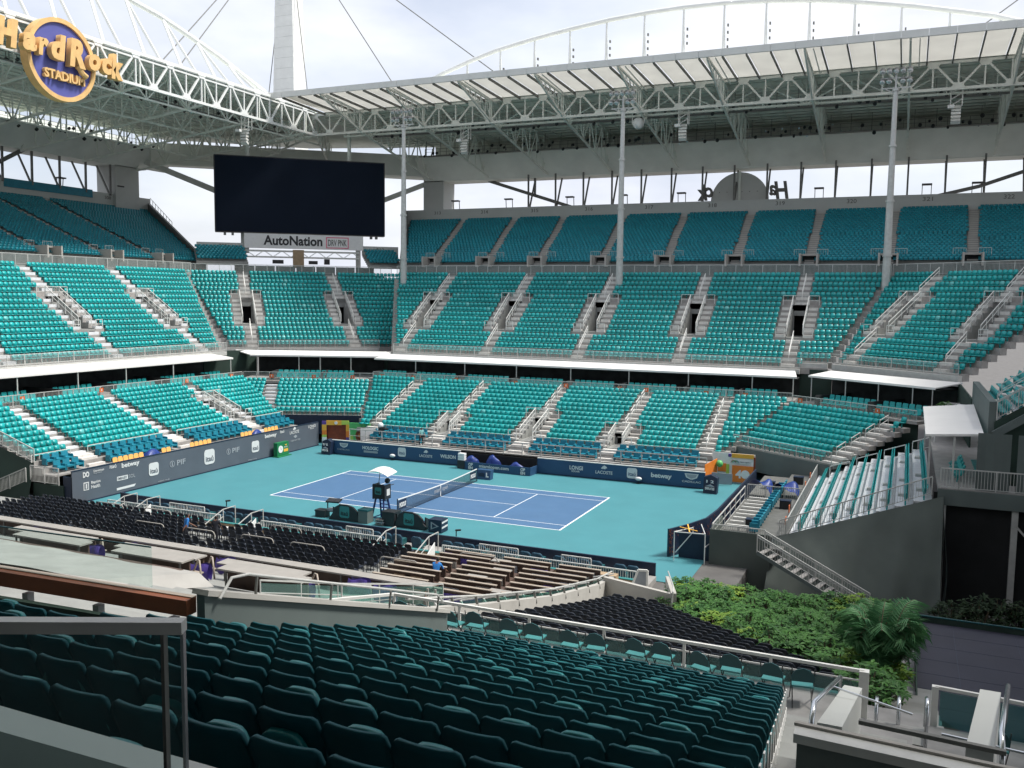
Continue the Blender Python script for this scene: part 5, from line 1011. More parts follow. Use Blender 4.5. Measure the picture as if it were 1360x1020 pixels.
# platform with a small white canopy behind the right stand
PR = empty('platform', (0, 0, 0), 'raised platform with white canopy behind the right stand', 'platform'); MB().box(34.2, 44, -6.8, 18, 5.1, 5.3).build('deck', 'deck_metal', PR); MB().box(34.2, 44, -6.95, -6.8, 4.4, 5.25).build('edge_beam', 'tarp_grey', PR)
for x in (34.5, 37.95, 41): stick('column', (x, -6.7, -1.2), (x, -6.7, 5.0), .3, .3, 'rail_metal', PR)
stick('brace', (38.0, -6.8, 3.6), (40.5, -6.8, .8), .1, .1, 'rail_metal', PR)
railing('baluster rail on the near edge of the raised right platform', [(34.3, -6.85, 5.3), (35.2, -6.85, 5.3), (44, -6.85, 5.3)], 1.1, 1.9, .15, 'rail_metal', bar=.024)
for x0, x1 in ((36.0, 37.6), (37.9, 40.5)): q = MB(); q.grid(lambda u, v: (x0+(x1-x0)*u, -6.6+.05*math.sin(u*9), 5.3+3.1*v), 8, 3); q.build('grey_tarpaulin', 'tarp_grey', label=f"grey tarpaulin panel on the raised right platform, {'left' if x0 < 37 else 'right'} of the steel post", cat='tarpaulin')
C = empty('canopy', (0, 0, 0), 'small white canopy over the raised platform at the right', 'canopy'); q = MB(); P = [Vector((33.45, -6.2, 8.1)), Vector((36.3, -6.2, 8.3)), Vector((36.6, 7.5, 8.5)), Vector((33.5, 6.8, 8.25))]; q.hexa([p-Vector((0, 0, .12)) for p in P]+P); q.build('roof_sheet', 'canopy_white', C)
for x, y in ((33.7, -6.0), (34.9, -6.1), (36.2, -6.0), (33.7, 6.3)): stick('post', (x, y, 5.3), (x, y, 8.05), .1, .1, 'rail_metal', C)
for i in range(8): put('suite', Vector((35.2+.12*(i % 2), -4.6+.62*i, 5.3)), R(-90)+.12, 1, i+1, 'on the raised right platform')
for i in range(7): put('suite', Vector((36.4, -4.2+.62*i, 5.5)), R(-90)+.12, 2, i+1, 'on the raised right platform')
# stub of the middle stand at the right end
F2X = Fr(36.7, 9.0, -90)
tier(F2X, (0, 13.4), (0, 13.4), .3, 8.9, 14, .79, .545, [(6.2, 6.2)], 'mid', .53, 'end of the middle grandstand at the right picture edge seen from its side', deckm='tread_white', thick=.14, hand=3)
q = MB(); F2X.slab(q, -.5, 13.4, -.1, .28, 7.2, 9.9); q.build('side_wall', 'tarp_grey', label='grey panel wall at the foot of the right end middle stand', cat='wall')
a, b = F2X.p(13.45, .3, 8.9), F2X.p(13.45, 11.3, 16.5); railing('sloping baluster rail on the cut end of the right middle stand', [a, b], 1.0, 1.2, .15, 'rail_metal', bar=.024)
for k in range(4): a = F2X.p(9.6, .6+2.4*k, 9.1+1.65*k); railing(f'sloping hoop rail in the aisle of the right end middle stand, {ordinal(k+1)} from below', [a, a+Vector((1.7, 0, 1.17))], .9, 1.7, 0, 'rail_white', mid=.5)
q = MB(); q.prism([(36.9, -4.45, 4.9), (44, -4.45, 4.9), (44, -4.45, 13.6), (36.9, -4.45, 8.8)], (0, .1, 0)); q.build('tarpaulin', 'tarp_dark', label='dark panel under the end of the right middle stand', cat='tarpaulin')
stick('raker', (36.9, -4.6, 8.1), (44, -4.6, 13.1), .3, .4, 'tarp_grey', PR)
q = MB(); q.box(35.2, 38, 9.6, 20, 7.0, 7.3); q.build('service_roof', 'paving', label='flat grey service roof beside the right end middle stand', cat='roof')
q = MB(); q.tube((36.7, 13.2, 7.65), (35.8, 12.6, 7.75), .22, 10); q.build('spotlight', 'white_board', label='white spotlight lying on the flat service roof at the right', cat='lamp')
q = MB(); q.grid(lambda u, v: (-26.2-11.5*u, -14.35-.9*v, (2.7+3.1*u)*(1-v)-1.2*v), 20, 6); q.build('tarpaulin', 'tarp_dark', label='dark green tarpaulin on the near end of the left stand', cat='tarpaulin', smooth=True)
q = MB(); q.box(-26.2, -23.1, -14.5, -14.4, -1.2, 1.3); q.build('tarpaulin', 'tarp_dark', label='dark green panel beside the end of the grey sponsor wall', cat='tarpaulin')
railing('sloping baluster rail on the near end of the left stand', [(-26.3, -14.25, 2.7), (-36.2, -14.25, 5.7)], 1.05, 1.6, .13, 'rail_metal', bar=.022)
railing('baluster rail on the landing at the near end of the left stand', [(-23.4, -14.6, 1.35), (-26.3, -14.6, 1.35)], 1.25, 1.5, .13, 'rail_metal', bar=.022)
railing('descending baluster rail beside the left tarpaulin', [(-26.4, -14.9, 1.4), (-32.5, -15.6, -1.1)], 1.05, 1.7, .13, 'rail_metal', bar=.022)
q = MB(); q.box(-23.2, -22.35, -14.4, -14.3, 0, 2.0); q.build('dark_panel', 'navy', label='navy panel closing the end of the grey sponsor wall', cat='panel'); stick('post', (-23.3, -14.5, -1), (-23.3, -14.5, 2.3), .1, .1, 'rail_metal', W)
YC = MB(); YC.box(-.21, .21, -.2, .2, .4, .45); YC.prism([(-.22, .16, .44), (.22, .16, .44), (.23, .2, .7), (.16, .22, .82), (-.16, .22, .82), (-.23, .2, .7)], (0, .04, 0))
for sx in (-.19, .19): YC.box(sx-.015, sx+.015, -.18, -.15, 0, .4); YC.box(sx-.015, sx+.015, .15, .18, 0, .4)
ym = YC.mesh('yellow_chair', 'yellow_chair'); MB().box(-23.75, -22.45, -12, 14.5, 1.2, 1.82).build('ledge', 'deck_metal', label='narrow ledge behind the grey wall carrying the yellow chairs', cat='ledge')
for gi, (y0, n) in enumerate(((-9.6, 6), (-4.6, 2), (-1.4, 5), (5.0, 5), (8.3, 4))):
    for i in range(n): obj('yellow_chair', ym, None, (-23.1, y0+.52*i, 1.82), R(90), f'yellow chair above the grey wall, {ordinal(i+1)} in the {ordinal(gi+1)} group from the left', 'chair', 'yellow chairs above the grey wall')
for i, (y, s_) in enumerate(((-5.9, 1.0), (6.9, .9))):
    q = MB(); q.grid(lambda u, v: ((u-.5)*1.2*s_, (v-.5)*2.0*s_, .9*s_*(math.sin(math.pi*u)*math.sin(math.pi*v))**.5+.05*math.sin(9*u+5*v)), 10, 10); q.build('covered_equipment', 'navy_tarp', loc=(-23.3, y, 1.83), label=('bright blue tarpaulin bundle left', 'dark blue tarpaulin bundle right')[i]+' among the yellow chairs', cat='tarpaulin', smooth=True)
# ================================================================ near side of the bowl
PL_ = ([-50, -44, -38, -33, -29, -26, -17], [9.0, 7.0, 5.0, 3.4, 2.35, 1.6, .72]); PR_ = ([-46, -40, -34, -28, -24, -20, -16], [8.0, 6.2, 4.45, 2.85, 1.85, 1.05, .5])
def zn(y): return float(np.interp(y, *PL_))
def zq(y): return float(np.interp(y, *PR_))
# box seats right behind the near wall
CV = MB()
def shell(w, z0, z1, y0, lean, curve, th, nu=8, nv=5, rc=.16, top=0.0, k0=.55):
    """a curved seat shell with rounded shoulders and real thickness"""
    m = MB(); F = []; Bk = []
    for j in range(nv+1):
        v = j/nv
        for i in range(nu+1):
            u = -1+2*i/nu; au = abs(u); zz = z0+(z1-z0)*v; ww = w/2*(1-.06*(1-v))
            if v > .55: zz -= (v-.55)/.45*rc*max(0, (au-k0)/(1-k0))**2
            if v > .99: zz += top*(1-u*u)
            y = y0+lean*v-curve*u*u
            F.append((u*ww, y, zz)); Bk.append((u*ww, y+th, zz))
    n = (nu+1)*(nv+1); W_ = nu+1; fs = []
    for j in range(nv):
        for i in range(nu):
            a = j*W_+i; fs.append((a, a+1, a+W_+1, a+W_)); fs.append((n+a+1, n+a, n+a+W_, n+a+W_+1))
    ring = [i for i in range(W_)]+[j*W_+nu for j in range(1, nv+1)]+[nv*W_+i for i in range(nu-1, -1, -1)]+[j*W_ for j in range(nv-1, 0, -1)]
    for a, b in zip(ring, ring[1:]+ring[:1]): fs.append((b, a, n+a, n+b))
    return m.add(F+Bk, fs)
cov_back = shell(.66, .02, .78, .12, .10, .05, .12, 8, 5, .12).mesh('cover', 'premium_cover', True)
cov_seat = MB().box(-.3, .3, -.45, .12, .1, .44).mesh('seat', 'folding_teal')
def covered(x, y, z, lab):
    e = empty('covered_chair', (x, y, z), lab, 'seat', 'covered box seats at the near court wall', rz=math.pi); obj('cover', cov_back, e); obj('cushion', cov_seat, e); return e
for row, y in ((1, -14.25), (2, -15.65)):
    c_ = 0; x = -15.6+(.4 if row == 2 else 0)
    while x < 19.6:
        g_ = rng.choice([2, 4, 4, 5])
        for k in range(g_):
            if x > 19.6: break
            if not (row == 2 and (-6.5 < x < -3.9 or 5.2 < x < 8.6)) and not (row == 1 and 6.3 < x < 7.6):
                c_ += 1; covered(x, y, .30+.20*(row-1), f"dark blue covered box seat, {('front', 'rear')[row-1]} row at the near wall, {ordinal(c_)} from the left")
            x += .72
        x += .62
for i, (x0, x1) in enumerate(((-16.4, -6.8), (-3.6, 5.0), (9.0, 20.4))): railing(f'white baluster rail behind the covered box seats, {ordinal(i+1)} length from the left', [(x0, -16.6, .5), (x1, -16.6, .5)], .95, 1.5, .13, 'rail_white', bar=.024)
for i, (x0, x1) in enumerate(((-12.6, -9.6), (1.5, 3.4), (10.5, 12.9), (15.5, 17.2))): railing(f'white low rail between the box seat rows, {ordinal(i+1)} from the left', [(x0, -14.95, .5), (x1, -14.95, .5)], .8, 1.2, .13, 'rail_white', bar=.024)
q = MB(); q.box(-17, 20.4, -16.95, -16.77, -1.2, 1.07); q.build('low_wall', 'tan_wall', label='low tan wall below the box seats on the near side', cat='wall'); MB().box(-17, 20.4, -16.98, -16.73, 1.075, 1.12).build('wall_cap', 'folding_seat', label='teal cap on the low tan wall of the near side', cat='wall cap')
MB().box(-17, 20.4, -16.7, -14.9, -.03, .49).build('box_seat_deck', 'deck_metal', label='raised deck under the rear covered box seats', cat='platform'); MB().box(-17, 20.4, -14.88, -13.3, -.03, .29).build('box_seat_deck', 'deck_metal', label='raised deck under the front covered box seats', cat='platform')
# white stair towers over the low wall
for i, (x, w) in enumerate(((-5.2, 2.2), (6.9, 2.8), (-13.6, 2.0))):
    e = empty('access_stair', (x, -17.2, .78), f"white access stair over the low wall, {('middle one near the umpire chair', 'right one beside the lounge seats', 'left one by the grey wall')[i]}", 'stair', 'white access stairs')
    for k in range(3): MB().box(-w/2+.3, w/2-.3, -.3*k-.3, -.3*k, -.5, .2-.22*k).build('step', 'step_white', e)
    for sx in (-1, 1):
        stick('rail', (sx*w/2, .3, 1.15), (sx*w/2, -1.5, .5), .045, .045, 'rail_metal', e); stick('rail', (sx*w/2, 1.4, 1.15), (sx*w/2, .3, 1.15), .045, .045, 'rail_metal', e); stick('rail', (sx*w/2, .3, .7), (sx*w/2, -1.5, .1), .035, .035, 'rail_metal', e)
        for yy, z in ((1.4, 1.15), (.3, 1.15), (-1.5, .5)): stick('post', (sx*w/2, yy, -.3), (sx*w/2, yy, z), .045, .045, 'rail_metal', e)
    MB().prism([(w/2+.4, -1.2, -.3), (w/2+.4, .2, -.3), (w/2+.4, .2, .9), (w/2+.4, -1.2, .1)], (.05, 0, 0)).build('side_panel', 'white_board', e)
e = empty('folded_barrier', (8.6, -16.2, 0), 'white crossed barrier leaning behind the box seats', 'barrier')
stick('bar', (-.9, 0, .9), (1.2, -.3, .1), .09, .09, 'white_board', e); stick('bar', (.1, .1, .1), (.7, -.2, 1.25), .09, .09, 'white_board', e); stick('bar', (.25, .1, .1), (.85, -.2, 1.2), .09, .09, 'white_board', e)
# terrace slabs of the near bowl
for xa, xb, zf_, ye, lab in ((-40, 20.2, zn, -49.5, 'left of the aisle wall'), (20.2, 33.4, zq, -40.5, 'right of the aisle wall')):
    T_ = MB(); y = -17.0
    while y > ye:
        y1 = y-.85; T_.box(xa, xb, y1, y, zf_(y)-.9, zf_((y+y1)/2)); y = y1
    T_.build('terrace', 'concrete', kind='structure', label=f'stepped concrete terrace of the near bowl {lab}')
# black stacking chairs
bc_back = shell(.44, .46, .86, .16, .07, .05, .03, 6, 3, .10)
bc = MB(); bc.v = list(bc_back.v); bc.f = list(bc_back.f); bc.box(-.22, .22, -.24, .2, .42, .47)
for sx in (-1, 1):
    for yy in (-.2, .2): bc.box(sx*.2-.013, sx*.2+.013, yy-.013, yy+.013, 0, .42)
rows = []
for r_ in range(10):
    y = -17.85-.86*r_; n = 0
    for i in range(60):
        x = 7.6-.545*i+(.27 if r_ % 2 else 0)-(.45 if i > 17 else 0)-(.45 if i > 33 else 0)
        if x < -21: break
        if r_ in (4, 5) and abs(x+3.2) < 1.9: continue
        if r_ < 2 and abs(x+5.2) < 1.6: continue
        n += 1; rows.append((x+rng.normal(0, .012), y+rng.normal(0, .02), zn(y-.43)+.002, math.pi+rng.normal(0, .05), r_+1, n))
rows.sort(key=lambda a: (a[0]-CAM.x)**2+(a[1]-CAM.y)**2)
bmesh_ = bc.mesh('stacking_chair', 'black_seat')
NEARCH = rows
for a in rows[:300]: obj('stacking_chair', bmesh_, None, a[:3], a[3], f'black stacking chair, {ordinal(a[4])} row from the court, {ordinal(a[5])} from the lounge benches', 'chair', 'black stacking chairs on the near terrace')
# hoop rails among the chairs
for i, (x, y) in enumerate(((-14.2, -18.4), (-10.3, -18.3), (-7.2, -22.0), (-3.6, -21.9), (.2, -21.6), (3.6, -21.7), (-.5, -18.2), (5.6, -25.9), (8.6, -25.6), (-7.5, -25.7), (9.4, -22.0), (12.2, -18.6))):
    z = zn(y); e = empty('hoop_rail', (x, y, z), f'pale hoop rail on the near terrace, {ordinal(i+1)} of the hoops', 'railing', 'pale hoop rails among the black chairs'); e['label'] = f'pale hoop rail among the black chairs, hoop {ordinal(i+1)} of the near terrace'
    q = MB(); q.pipe([(-1.1, 0, 0), (-1.1, 0, .78), (-1.02, 0, .9), (-.9, 0, .95), (.9, 0, .95), (1.02, 0, .9), (1.1, 0, .78), (1.1, 0, 0)], .035, 6); q.build('hoop', 'counter_top', e, smooth=True)
# lounge benches with brown backs
for r_ in range(9):
    y = -17.9-1.02*r_; z = zn(y)-.06; x0, x1 = 8.3+(1.6 if r_ < 2 else 0)+.22*r_, 18.7-.05*r_
    segs = [(x0, x0+2.9), (x0+3.5, x0+6.1), (x0+6.6, x1)]
    for si, (a, b) in enumerate(segs):
        e = empty('lounge_bench', ((a+b)/2, y, z), f'brown backed lounge bench with tan ledge, {ordinal(r_+1)} row from the court, {("left", "middle", "right")[si]}', 'bench', 'brown lounge benches'); h = (b-a)/2
        MB().box(-h, h, -.08, .0, .0, .92).build('back_panel', 'brown_panel', e); MB().box(-h-.03, h+.03, -.10, .06, .92, .96).build('ledge', 'tan_top', e); MB().box(-h, h, .02, .6, .25, .45).build('seat', 'brown_panel', e)
        for k in range(int(rng.integers(1, 3))):
            cx = rng.uniform(-h+.4, h-.4); m_ = rng.choice(['purple_bag', 'logo_grey', 'counter_top', 'tan_wall', 'logo_grey']); MB().box(cx-.45, cx+.45, -.13, -.081, .28, .8).build('hung_blanket', str(m_), e)
    if r_ % 2 == 0:
        cx = 13+rng.uniform(-3, 4); e = empty('side_table', (cx, y-.5, z+.2), f'small cream table between lounge benches, behind bench row {ordinal(r_+1)}', 'table', 'small cream lounge tables'); MB().box(-.5, .5, -.24, .24, .62, .68).build('top', 'counter_top', e); stick('leg', (0, 0, 0), (0, 0, .62), .1, .1, 'dark_steel', e)
# aisle wall with handrail, glass stair screens
AW = empty('aisle_wall', (0, 0, 0), 'pale concrete aisle wall with handrail beside the lounge benches', 'wall')
q = MB(); pts = [(20.35, -40.0), (20.2, -35), (20.0, -28), (19.7, -21.5), (19.5, -18.6)]
for a, b in zip(pts[:-1], pts[1:]): q.hexa([(a[0]-.12, a[1], zq(a[1])-1), (a[0]+.12, a[1], zq(a[1])-1), (b[0]+.12, b[1], zq(b[1])-1), (b[0]-.12, b[1], zq(b[1])-1), (a[0]-.12, a[1], zq(a[1])+.82), (a[0]+.12, a[1], zq(a[1])+.82), (b[0]+.12, b[1], zq(b[1])+.82), (b[0]-.12, b[1], zq(b[1])+.82)])
q.build('wall', 'concrete_light', AW); MB().pipe([(x, y, zq(y)+1.08) for x, y in pts], .035, 8).build('handrail', 'rail_metal', AW)
for y in np.arange(-39, -18.6, 1.75): x = float(np.interp(y, [p[1] for p in pts], [p[0] for p in pts])); stick('bracket', (x+.12, y, zq(y)+.62), (x+.02, y, zq(y)+1.07), .04, .08, 'dark_steel', AW)
for i in range(9):
    y = -18.6-1.9*i; z = zq(y)-.25; e = empty('stair_screen', (19.1, y, z), f'greenish glass stair screen with white sloping rails, {ordinal(i+1)} from the court', 'glass screen', 'glass stair screens')
    stick('rail', (-.9, -.6, .95), (.35, .5, 1.05), .045, .045, 'rail_metal', e); stick('rail', (-.9, -.6, .95), (-.2, -1.2, .55), .035, .035, 'rail_metal', e); stick('post', (-.9, -.6, 0), (-.9, -.6, .95), .06, .06, 'rail_white', e)
    q = MB(); q.prism([(-.9, -.6, .05), (.35, .5, .1), (.35, .5, .95), (-.9, -.6, .88)], (.015, -.02, 0)); q.build('pane', 'glass_green', e)
q = MB(); q.hexa([(19.6, -20.3, -.8), (23.4, -22.0, -.8), (23.4, -21.8, -.8), (19.6, -20.1, -.8), (19.6, -20.3, 2.15), (23.4, -22.0, 2.35), (23.4, -21.8, 2.35), (19.6, -20.1, 2.15)]); q.build('low_wall', 'concrete_light', label='low concrete wall across the foot of the black seats', cat='wall')
e = empty('end_wall', (0, 0, 0), 'pale concrete end wall with handrail beside the green bushes', 'wall'); q = MB(); q.hexa([(23.3, -22.1, -.8), (23.55, -22.1, -.8), (22.0, -16.8, -.8), (21.75, -16.8, -.8), (23.3, -22.1, 2.45), (23.55, -22.1, 2.45), (22.0, -16.8, 1.5), (21.75, -16.8, 1.5)]); q.build('wall', 'concrete_light', e); MB().pipe([(23.35, -22.3, 1.5), (23.4, -22.2, 2.55), (23.3, -21.8, 2.7), (21.9, -16.9, 1.78)], .035, 8).build('handrail', 'rail_metal', e)
for y in (-21, -19.5, -18): stick('bracket', (23.4+(y+22.1)*.29, y, 1.9+(-22-y)*.17), (23.4+(y+22.1)*.29, y, 2.6+(-21.8-y)*.18), .04, .06, 'dark_steel', e)
e = empty('gate_screen', (20.6, -17.6, .7), 'white perforated gate leaf beside the tan counter', 'gate'); stick('frame_bar', (-.6, 0, -.4), (-.1, .2, 1.1), .1, .1, 'rail_white', e); stick('frame_bar', (-.1, .2, 1.1), (.35, .3, 1.1), .1, .1, 'rail_white', e); stick('frame_bar', (.35, .3, 1.1), (.35, .3, -.4), .1, .1, 'rail_white', e); q = MB(); q.prism([(-.5, .02, -.35), (.33, .3, -.35), (.33, .3, 1.05), (-.1, .18, 1.05)], (.01, -.02, 0)); q.build('mesh_panel', 'logo_grey', e)
q = MB(); q.box(17.3, 19.4, -17.6, -17.1, -.4, 1.38); q.build('bar_counter', 'tan_wall', label='tan counter at the right end of the low near wall', cat='counter')
# white counters with purple bags
def counter(x0, x1, y, d, z, lab, front='brown_panel', top='counter_top', h=.95):
    e = empty('counter', ((x0+x1)/2, y, z), lab, 'counter', 'white topped counters'); w = (x1-x0)/2
    MB().box(-w, w, -d/2, d/2, h-.07, h).build('top', top, e); MB().box(-w+.1, w-.1, d/2-.16, d/2-.08, 0, h-.07).build('front_panel', front, e)
    for s in np.linspace(-w+.3, w-.3, max(2, int(w))): stick('leg', (s, -d/2+.2, 0), (s, -d/2+.2, h-.07), .07, .07, 'dark_steel', e)
    return e
counter(-20, 13.9, -26.6, .62, 1.78, 'very long white topped counter behind the black chairs', h=1.0)
CT2 = [(-8.9, -3.5), (-1.7, 3.3), (4.5, 9.1)]
for i, (a, b) in enumerate(CT2): counter(a, b, -29.2, .75, 2.42, f'white topped counter of the middle row, {ordinal(i+1)} from the left', h=.95)
CT3 = [(-6, -1.6), (.3, 4.4), (6.3, 10.6)]
for i, (a, b) in enumerate(CT3): counter(a, b, -31.2, .7, 2.95, f'white topped counter of the rear row, {ordinal(i+1)} from the left', h=.95)
for i, (x, y, z) in enumerate([(-9.8, -27.7, 2.0), (-2.8, -27.7, 2.0), (3.2, -27.6, 2.0), (10.6, -27.5, 2.0), (-2.6, -30.0, 2.5), (4.0, -30.1, 2.5), (9.6, -30.2, 2.5), (12.6, -28.6, 2.3)]):
    q = MB(); q.grid(lambda u, v: ((u-.5)*1.0, .0+.06*math.sin(u*9+i)-.12*math.sin(v*3.1), .15+.72*v-.06*math.sin(u*6)), 8, 5); q.grid(lambda u, v: ((.5-u)*1.0, .2+.1*math.sin(v*3.1), .15+.72*v-.06*math.sin((1-u)*6)), 8, 5); q.build('purple_cover', 'purple_bag', loc=(x, y, z), label=f'purple covered chair beside the white counters, {ordinal(i+1)} of the purple ones', cat='chair', group='purple covered chairs', smooth=True)
for i, (x, y) in enumerate(((3.5, -29.0), (9.3, -29.1), (4.6, -31.0), (-3.3, -29.0))):
    e = empty('bent_chair', (x, y, zn(y)), f'bent cream chair back at a counter end, {ordinal(i+1)} from the left', 'chair', 'cream bent chairs'); MB().pipe([(-.25, .2, .45), (.1, .1, 1.0), (.35, -.1, 1.05), (.5, -.2, .6), (.55, -.2, 0)], .045, 6).build('back_hoop', 'tan_top', e, smooth=True); MB().box(-.3, .3, -.2, .2, .42, .47).build('seat', 'tan_top', e); stick('leg', (-.25, 0, 0), (-.25, 0, .42), .05, .05, 'tan_top', e)
q = MB(); q.grid(lambda u, v: (-16+22.0*u+(1-v)*.9, -32.4-4.6*v, 3.95+.012*math.sin(u*44+3*v)+.02*math.sin(u*13)*math.sin(v*5)+.9*v-.5*max(0, u-.965)/.035), 60, 4); q.build('ground_sheet', 'cloth_pale', label='large pale cloth covered platform behind the white counters', cat='platform')
q = MB(); q.box(-16, 5.4, -37.0, -32.5, 2.5, 4.0); q.build('lounge_platform', 'brown_panel', label='brown base of the cloth covered platform', cat='platform')
# terrace wall, rust beam and glass at the head of the lounge
e = empty('rust_parapet', (0, 0, 0), 'rust coloured timber beam with glass panels above the near left seats', 'parapet')
RB0, RB1 = Vector((12.0, -51.25, 10.85)), Vector((22.75, -50.35, 10.72)); q = MB(); q.beam(RB0, RB1, .22, .24); q.build('beam', 'rust_beam', e); q = MB(); q.beam(RB0+Vector((0, .06, .13)), RB1+Vector((0, .06, .13)), .10, .016); q.build('beam_cap', 'tan_top', e)
for k in range(8): p = RB0.lerp(RB1, .06+.13*k); stick('stanchion', p-Vector((0, 0, 1.5)), p-Vector((0, 0, .2)), .12, .12, 'parapet_concrete', e)
for k, (a, b, h) in enumerate(((.02, .30, .5), (.31, .62, .5), (.63, .93, .62))): p, r_ = RB0.lerp(RB1, a)+Vector((0, .05, .18)), RB0.lerp(RB1, b)+Vector((0, .05, .18)); q = MB(); q.prism([p, r_, r_+Vector((0, 0, h)), p+Vector((0, 0, h))], (0, .015, 0)); q.build('glass_pane', 'glass_clear', e); stick('pane_edge', p+Vector((0, 0, h)), r_+Vector((0, 0, h)), .02, .02, 'folding_teal', e); stick('pane_edge', p, p+Vector((0, 0, h)), .02, .02, 'folding_teal', e)
MB().beam((12, -51.5, 9.6), (22.75, -50.6, 9.5), .1, 2.0).build('back_panel', 'tarp_dark', e)  # dark panel stands for the shaded gap below the beam

e = empty('aisle_wall', (0, 0, 0), 'grey green wall with pipe handrail at the left edge of the near seats', 'wall')
q = MB(); q.hexa([(22.9, -50.4, 7), (23.05, -50.4, 7), (22.95, -42.6, 5), (22.8, -42.6, 5), (22.9, -50.4, 10.95), (23.05, -50.4, 10.95), (22.95, -42.6, 8.15), (22.8, -42.6, 8.15)]); q.build('wall', 'tarp_grey', e); q = MB(); q.beam((22.97, -50.4, 10.99), (22.88, -42.6, 8.19), .3, .08); q.build('coping', 'concrete_light', e)
MB().pipe([(23.15, -50.2, 10.85), (23.12, -49.9, 11.08), (23.1, -49.5, 11.02), (23.0, -43.2, 8.76), (23.0, -42.9, 8.5)], .024, 8).build('handrail', 'rail_metal', e)
for k in range(4): y = -49.3+2.0*k; z = 11.0+(y+49.5)*-.36; stick('bracket', (23.06, y, z-.34), (23.1, y, z), .03, .035, 'dark_steel', e)
for i, (x0, y0, x1, y1) in enumerate(((11.8, -35.5, 12.6, -29.6), (14.6, -34.6, 15.2, -28.2))):
    e = empty('stair_rail', (0, 0, 0), f'sloping white stair rail with green glass, {("left", "right")[i]} of the lounge entrance', 'railing', 'lounge entrance rails'); a, b = Vector((x0, y0, 5.3)), Vector((x1, y1, 3.5)); stick('rail', a, b, .055, .055, 'rail_metal', e); stick('lower_rail', a-Vector((0, 0, .45)), b-Vector((0, 0, .45)), .04, .04, 'rail_metal', e); [stick('post', a.lerp(b, k/3)-Vector((0, 0, 1)), a.lerp(b, k/3), .04, .04, 'rail_metal', e) for k in range(4)]
    q = MB(); q.prism([a-Vector((0, 0, .95)), b-Vector((0, 0, .95)), b-Vector((0, 0, .1)), a-Vector((0, 0, .1))], (.015, 0, 0)); q.build('pane', 'glass_green', e)
e = empty('lounge_door', (15.0, -29.5, 2.3), 'orange brown door panel with posts at the lounge entrance', 'door'); MB().box(-.75, .1, 0, .08, 0, 1.25).build('panel', 'rust_beam', e); [stick('post', (x, 0, 0), (x, 0, 1.4), .07, .07, 'counter_top', e) for x in (.2, .55)]; MB().box(.7, 1.6, .1, .2, -.1, .95).build('blue_panel', 'premium_cover', e)
# ================================================================ black seats right of the aisle
blk_b = shell(.48, .40, .82, .16, .10, .05, .035, 8, 4, .12).mesh('backrest', 'black_seat', True); blk_p = shell(.44, .34, .74, .02, .10, -.02, .05, 6, 3, .12).mesh('seat_pan', 'black_seat', True)
for r_ in range(19):
    y = -23.1-.835*r_; z = zq(y); xr = 22.9+(-22.6-y)*.64; n = 0; x = min(xr, 31.3)
    nmax = int((x-20.75)/.535)
    for i in range(nmax):
        e = empty('black_fixed_chair', (20.95+.535*(i+.5), y, z), f'black fixed seat, {ordinal(r_+1)} row from the front, {ordinal(i+1)} from the aisle wall', 'seat', 'black fixed seats beside the bushes', rz=math.pi); obj('backrest', blk_b, e); obj('seat_pan', blk_p, e)
# ================================================================ folding chairs behind the glass rail
FP = empty('viewing_platform', (0, 0, 0), 'narrow pale viewing platform behind the glass rail', 'platform'); MB().box(20.4, 31.6, -42.1, -39.8, 5.4, 6.74).build('deck', 'paving', FP)
GR = empty('glass_rail', (0, 0, 0), 'long white rail with teal tinted glass above the black seats', 'railing'); U3 = Vector((0, 0, 1)); a, b = Vector((19.95, -39.95, 6.5)), Vector((31.75, -39.95, 6.5))
stick('top_rail', a+U3*.84, b+U3*.84, .07, .07, 'rail_white', GR); stick('mid_rail', a+U3*.62, b+U3*.62, .03, .03, 'rail_white', GR)
for k in range(7):
    p = a.lerp(b, k/6); stick('post', p-U3*.2, p+U3*.84, .06, .06, 'rail_white', GR)
    if k < 6: r_ = a.lerp(b, (k+1)/6); q = MB(); q.prism([p+Vector((.06, 0, .02)), r_+Vector((-.06, 0, .02)), r_+Vector((-.06, 0, .58)), p+Vector((.06, 0, .58))], (0, .012, 0)); q.build('pane', 'glass_teal', GR)
stick('end_post', b-U3*.5, b+U3*.86, .2, .2, 'rail_white', GR)
stick('side_rail', a+U3*.84, a+Vector((-1.3, -2.6, 1.2)), .07, .07, 'rail_white', GR); [stick('cable', a+U3*(.15+.14*k), a+Vector((-1.3, -2.6, .5+.14*k)), .015, .015, 'rail_metal', GR) for k in range(5)]
fc_b = MB().prism([(-.23, .16, .55), (.23, .16, .55), (.24, .19, .68), (.15, .22, .82), (0, .23, .87), (-.15, .22, .82), (-.24, .19, .68)], (0, .025, 0)).mesh('backrest', 'folding_teal'); fc_s = MB().box(-.22, .22, -.2, .2, .43, .46).mesh('seat', 'folding_seat')
fcl = MB().pipe([(0, .24, .86), (0, .1, .45), (0, -.28, 0)], .013, 5).mesh('frame_leg', 'black_plastic'); fcl2 = MB().pipe([(0, -.2, .44), (0, .28, 0)], .013, 5).mesh('cross_leg', 'black_plastic')
for i, x in enumerate((20.75, 21.35, 22.2, 22.8, 23.75, 24.4, 25.35, 25.95, 26.9, 27.5, 28.45, 29.05, 29.95, 30.55)):
    e = empty('folding_chair', (x, -40.75+rng.normal(0, .05), 6.75), f'teal folding chair behind the glass rail, {ordinal(i+1)} from the left', 'chair', 'teal folding chairs', rz=math.pi+rng.normal(0, .12)); obj('backrest', fc_b, e); obj('seat', fc_s, e)
    for sx in (-.23, .23): obj('frame_leg', fcl, e, (sx, 0, 0)); obj('cross_leg', fcl2, e, (sx*.85, 0, 0))
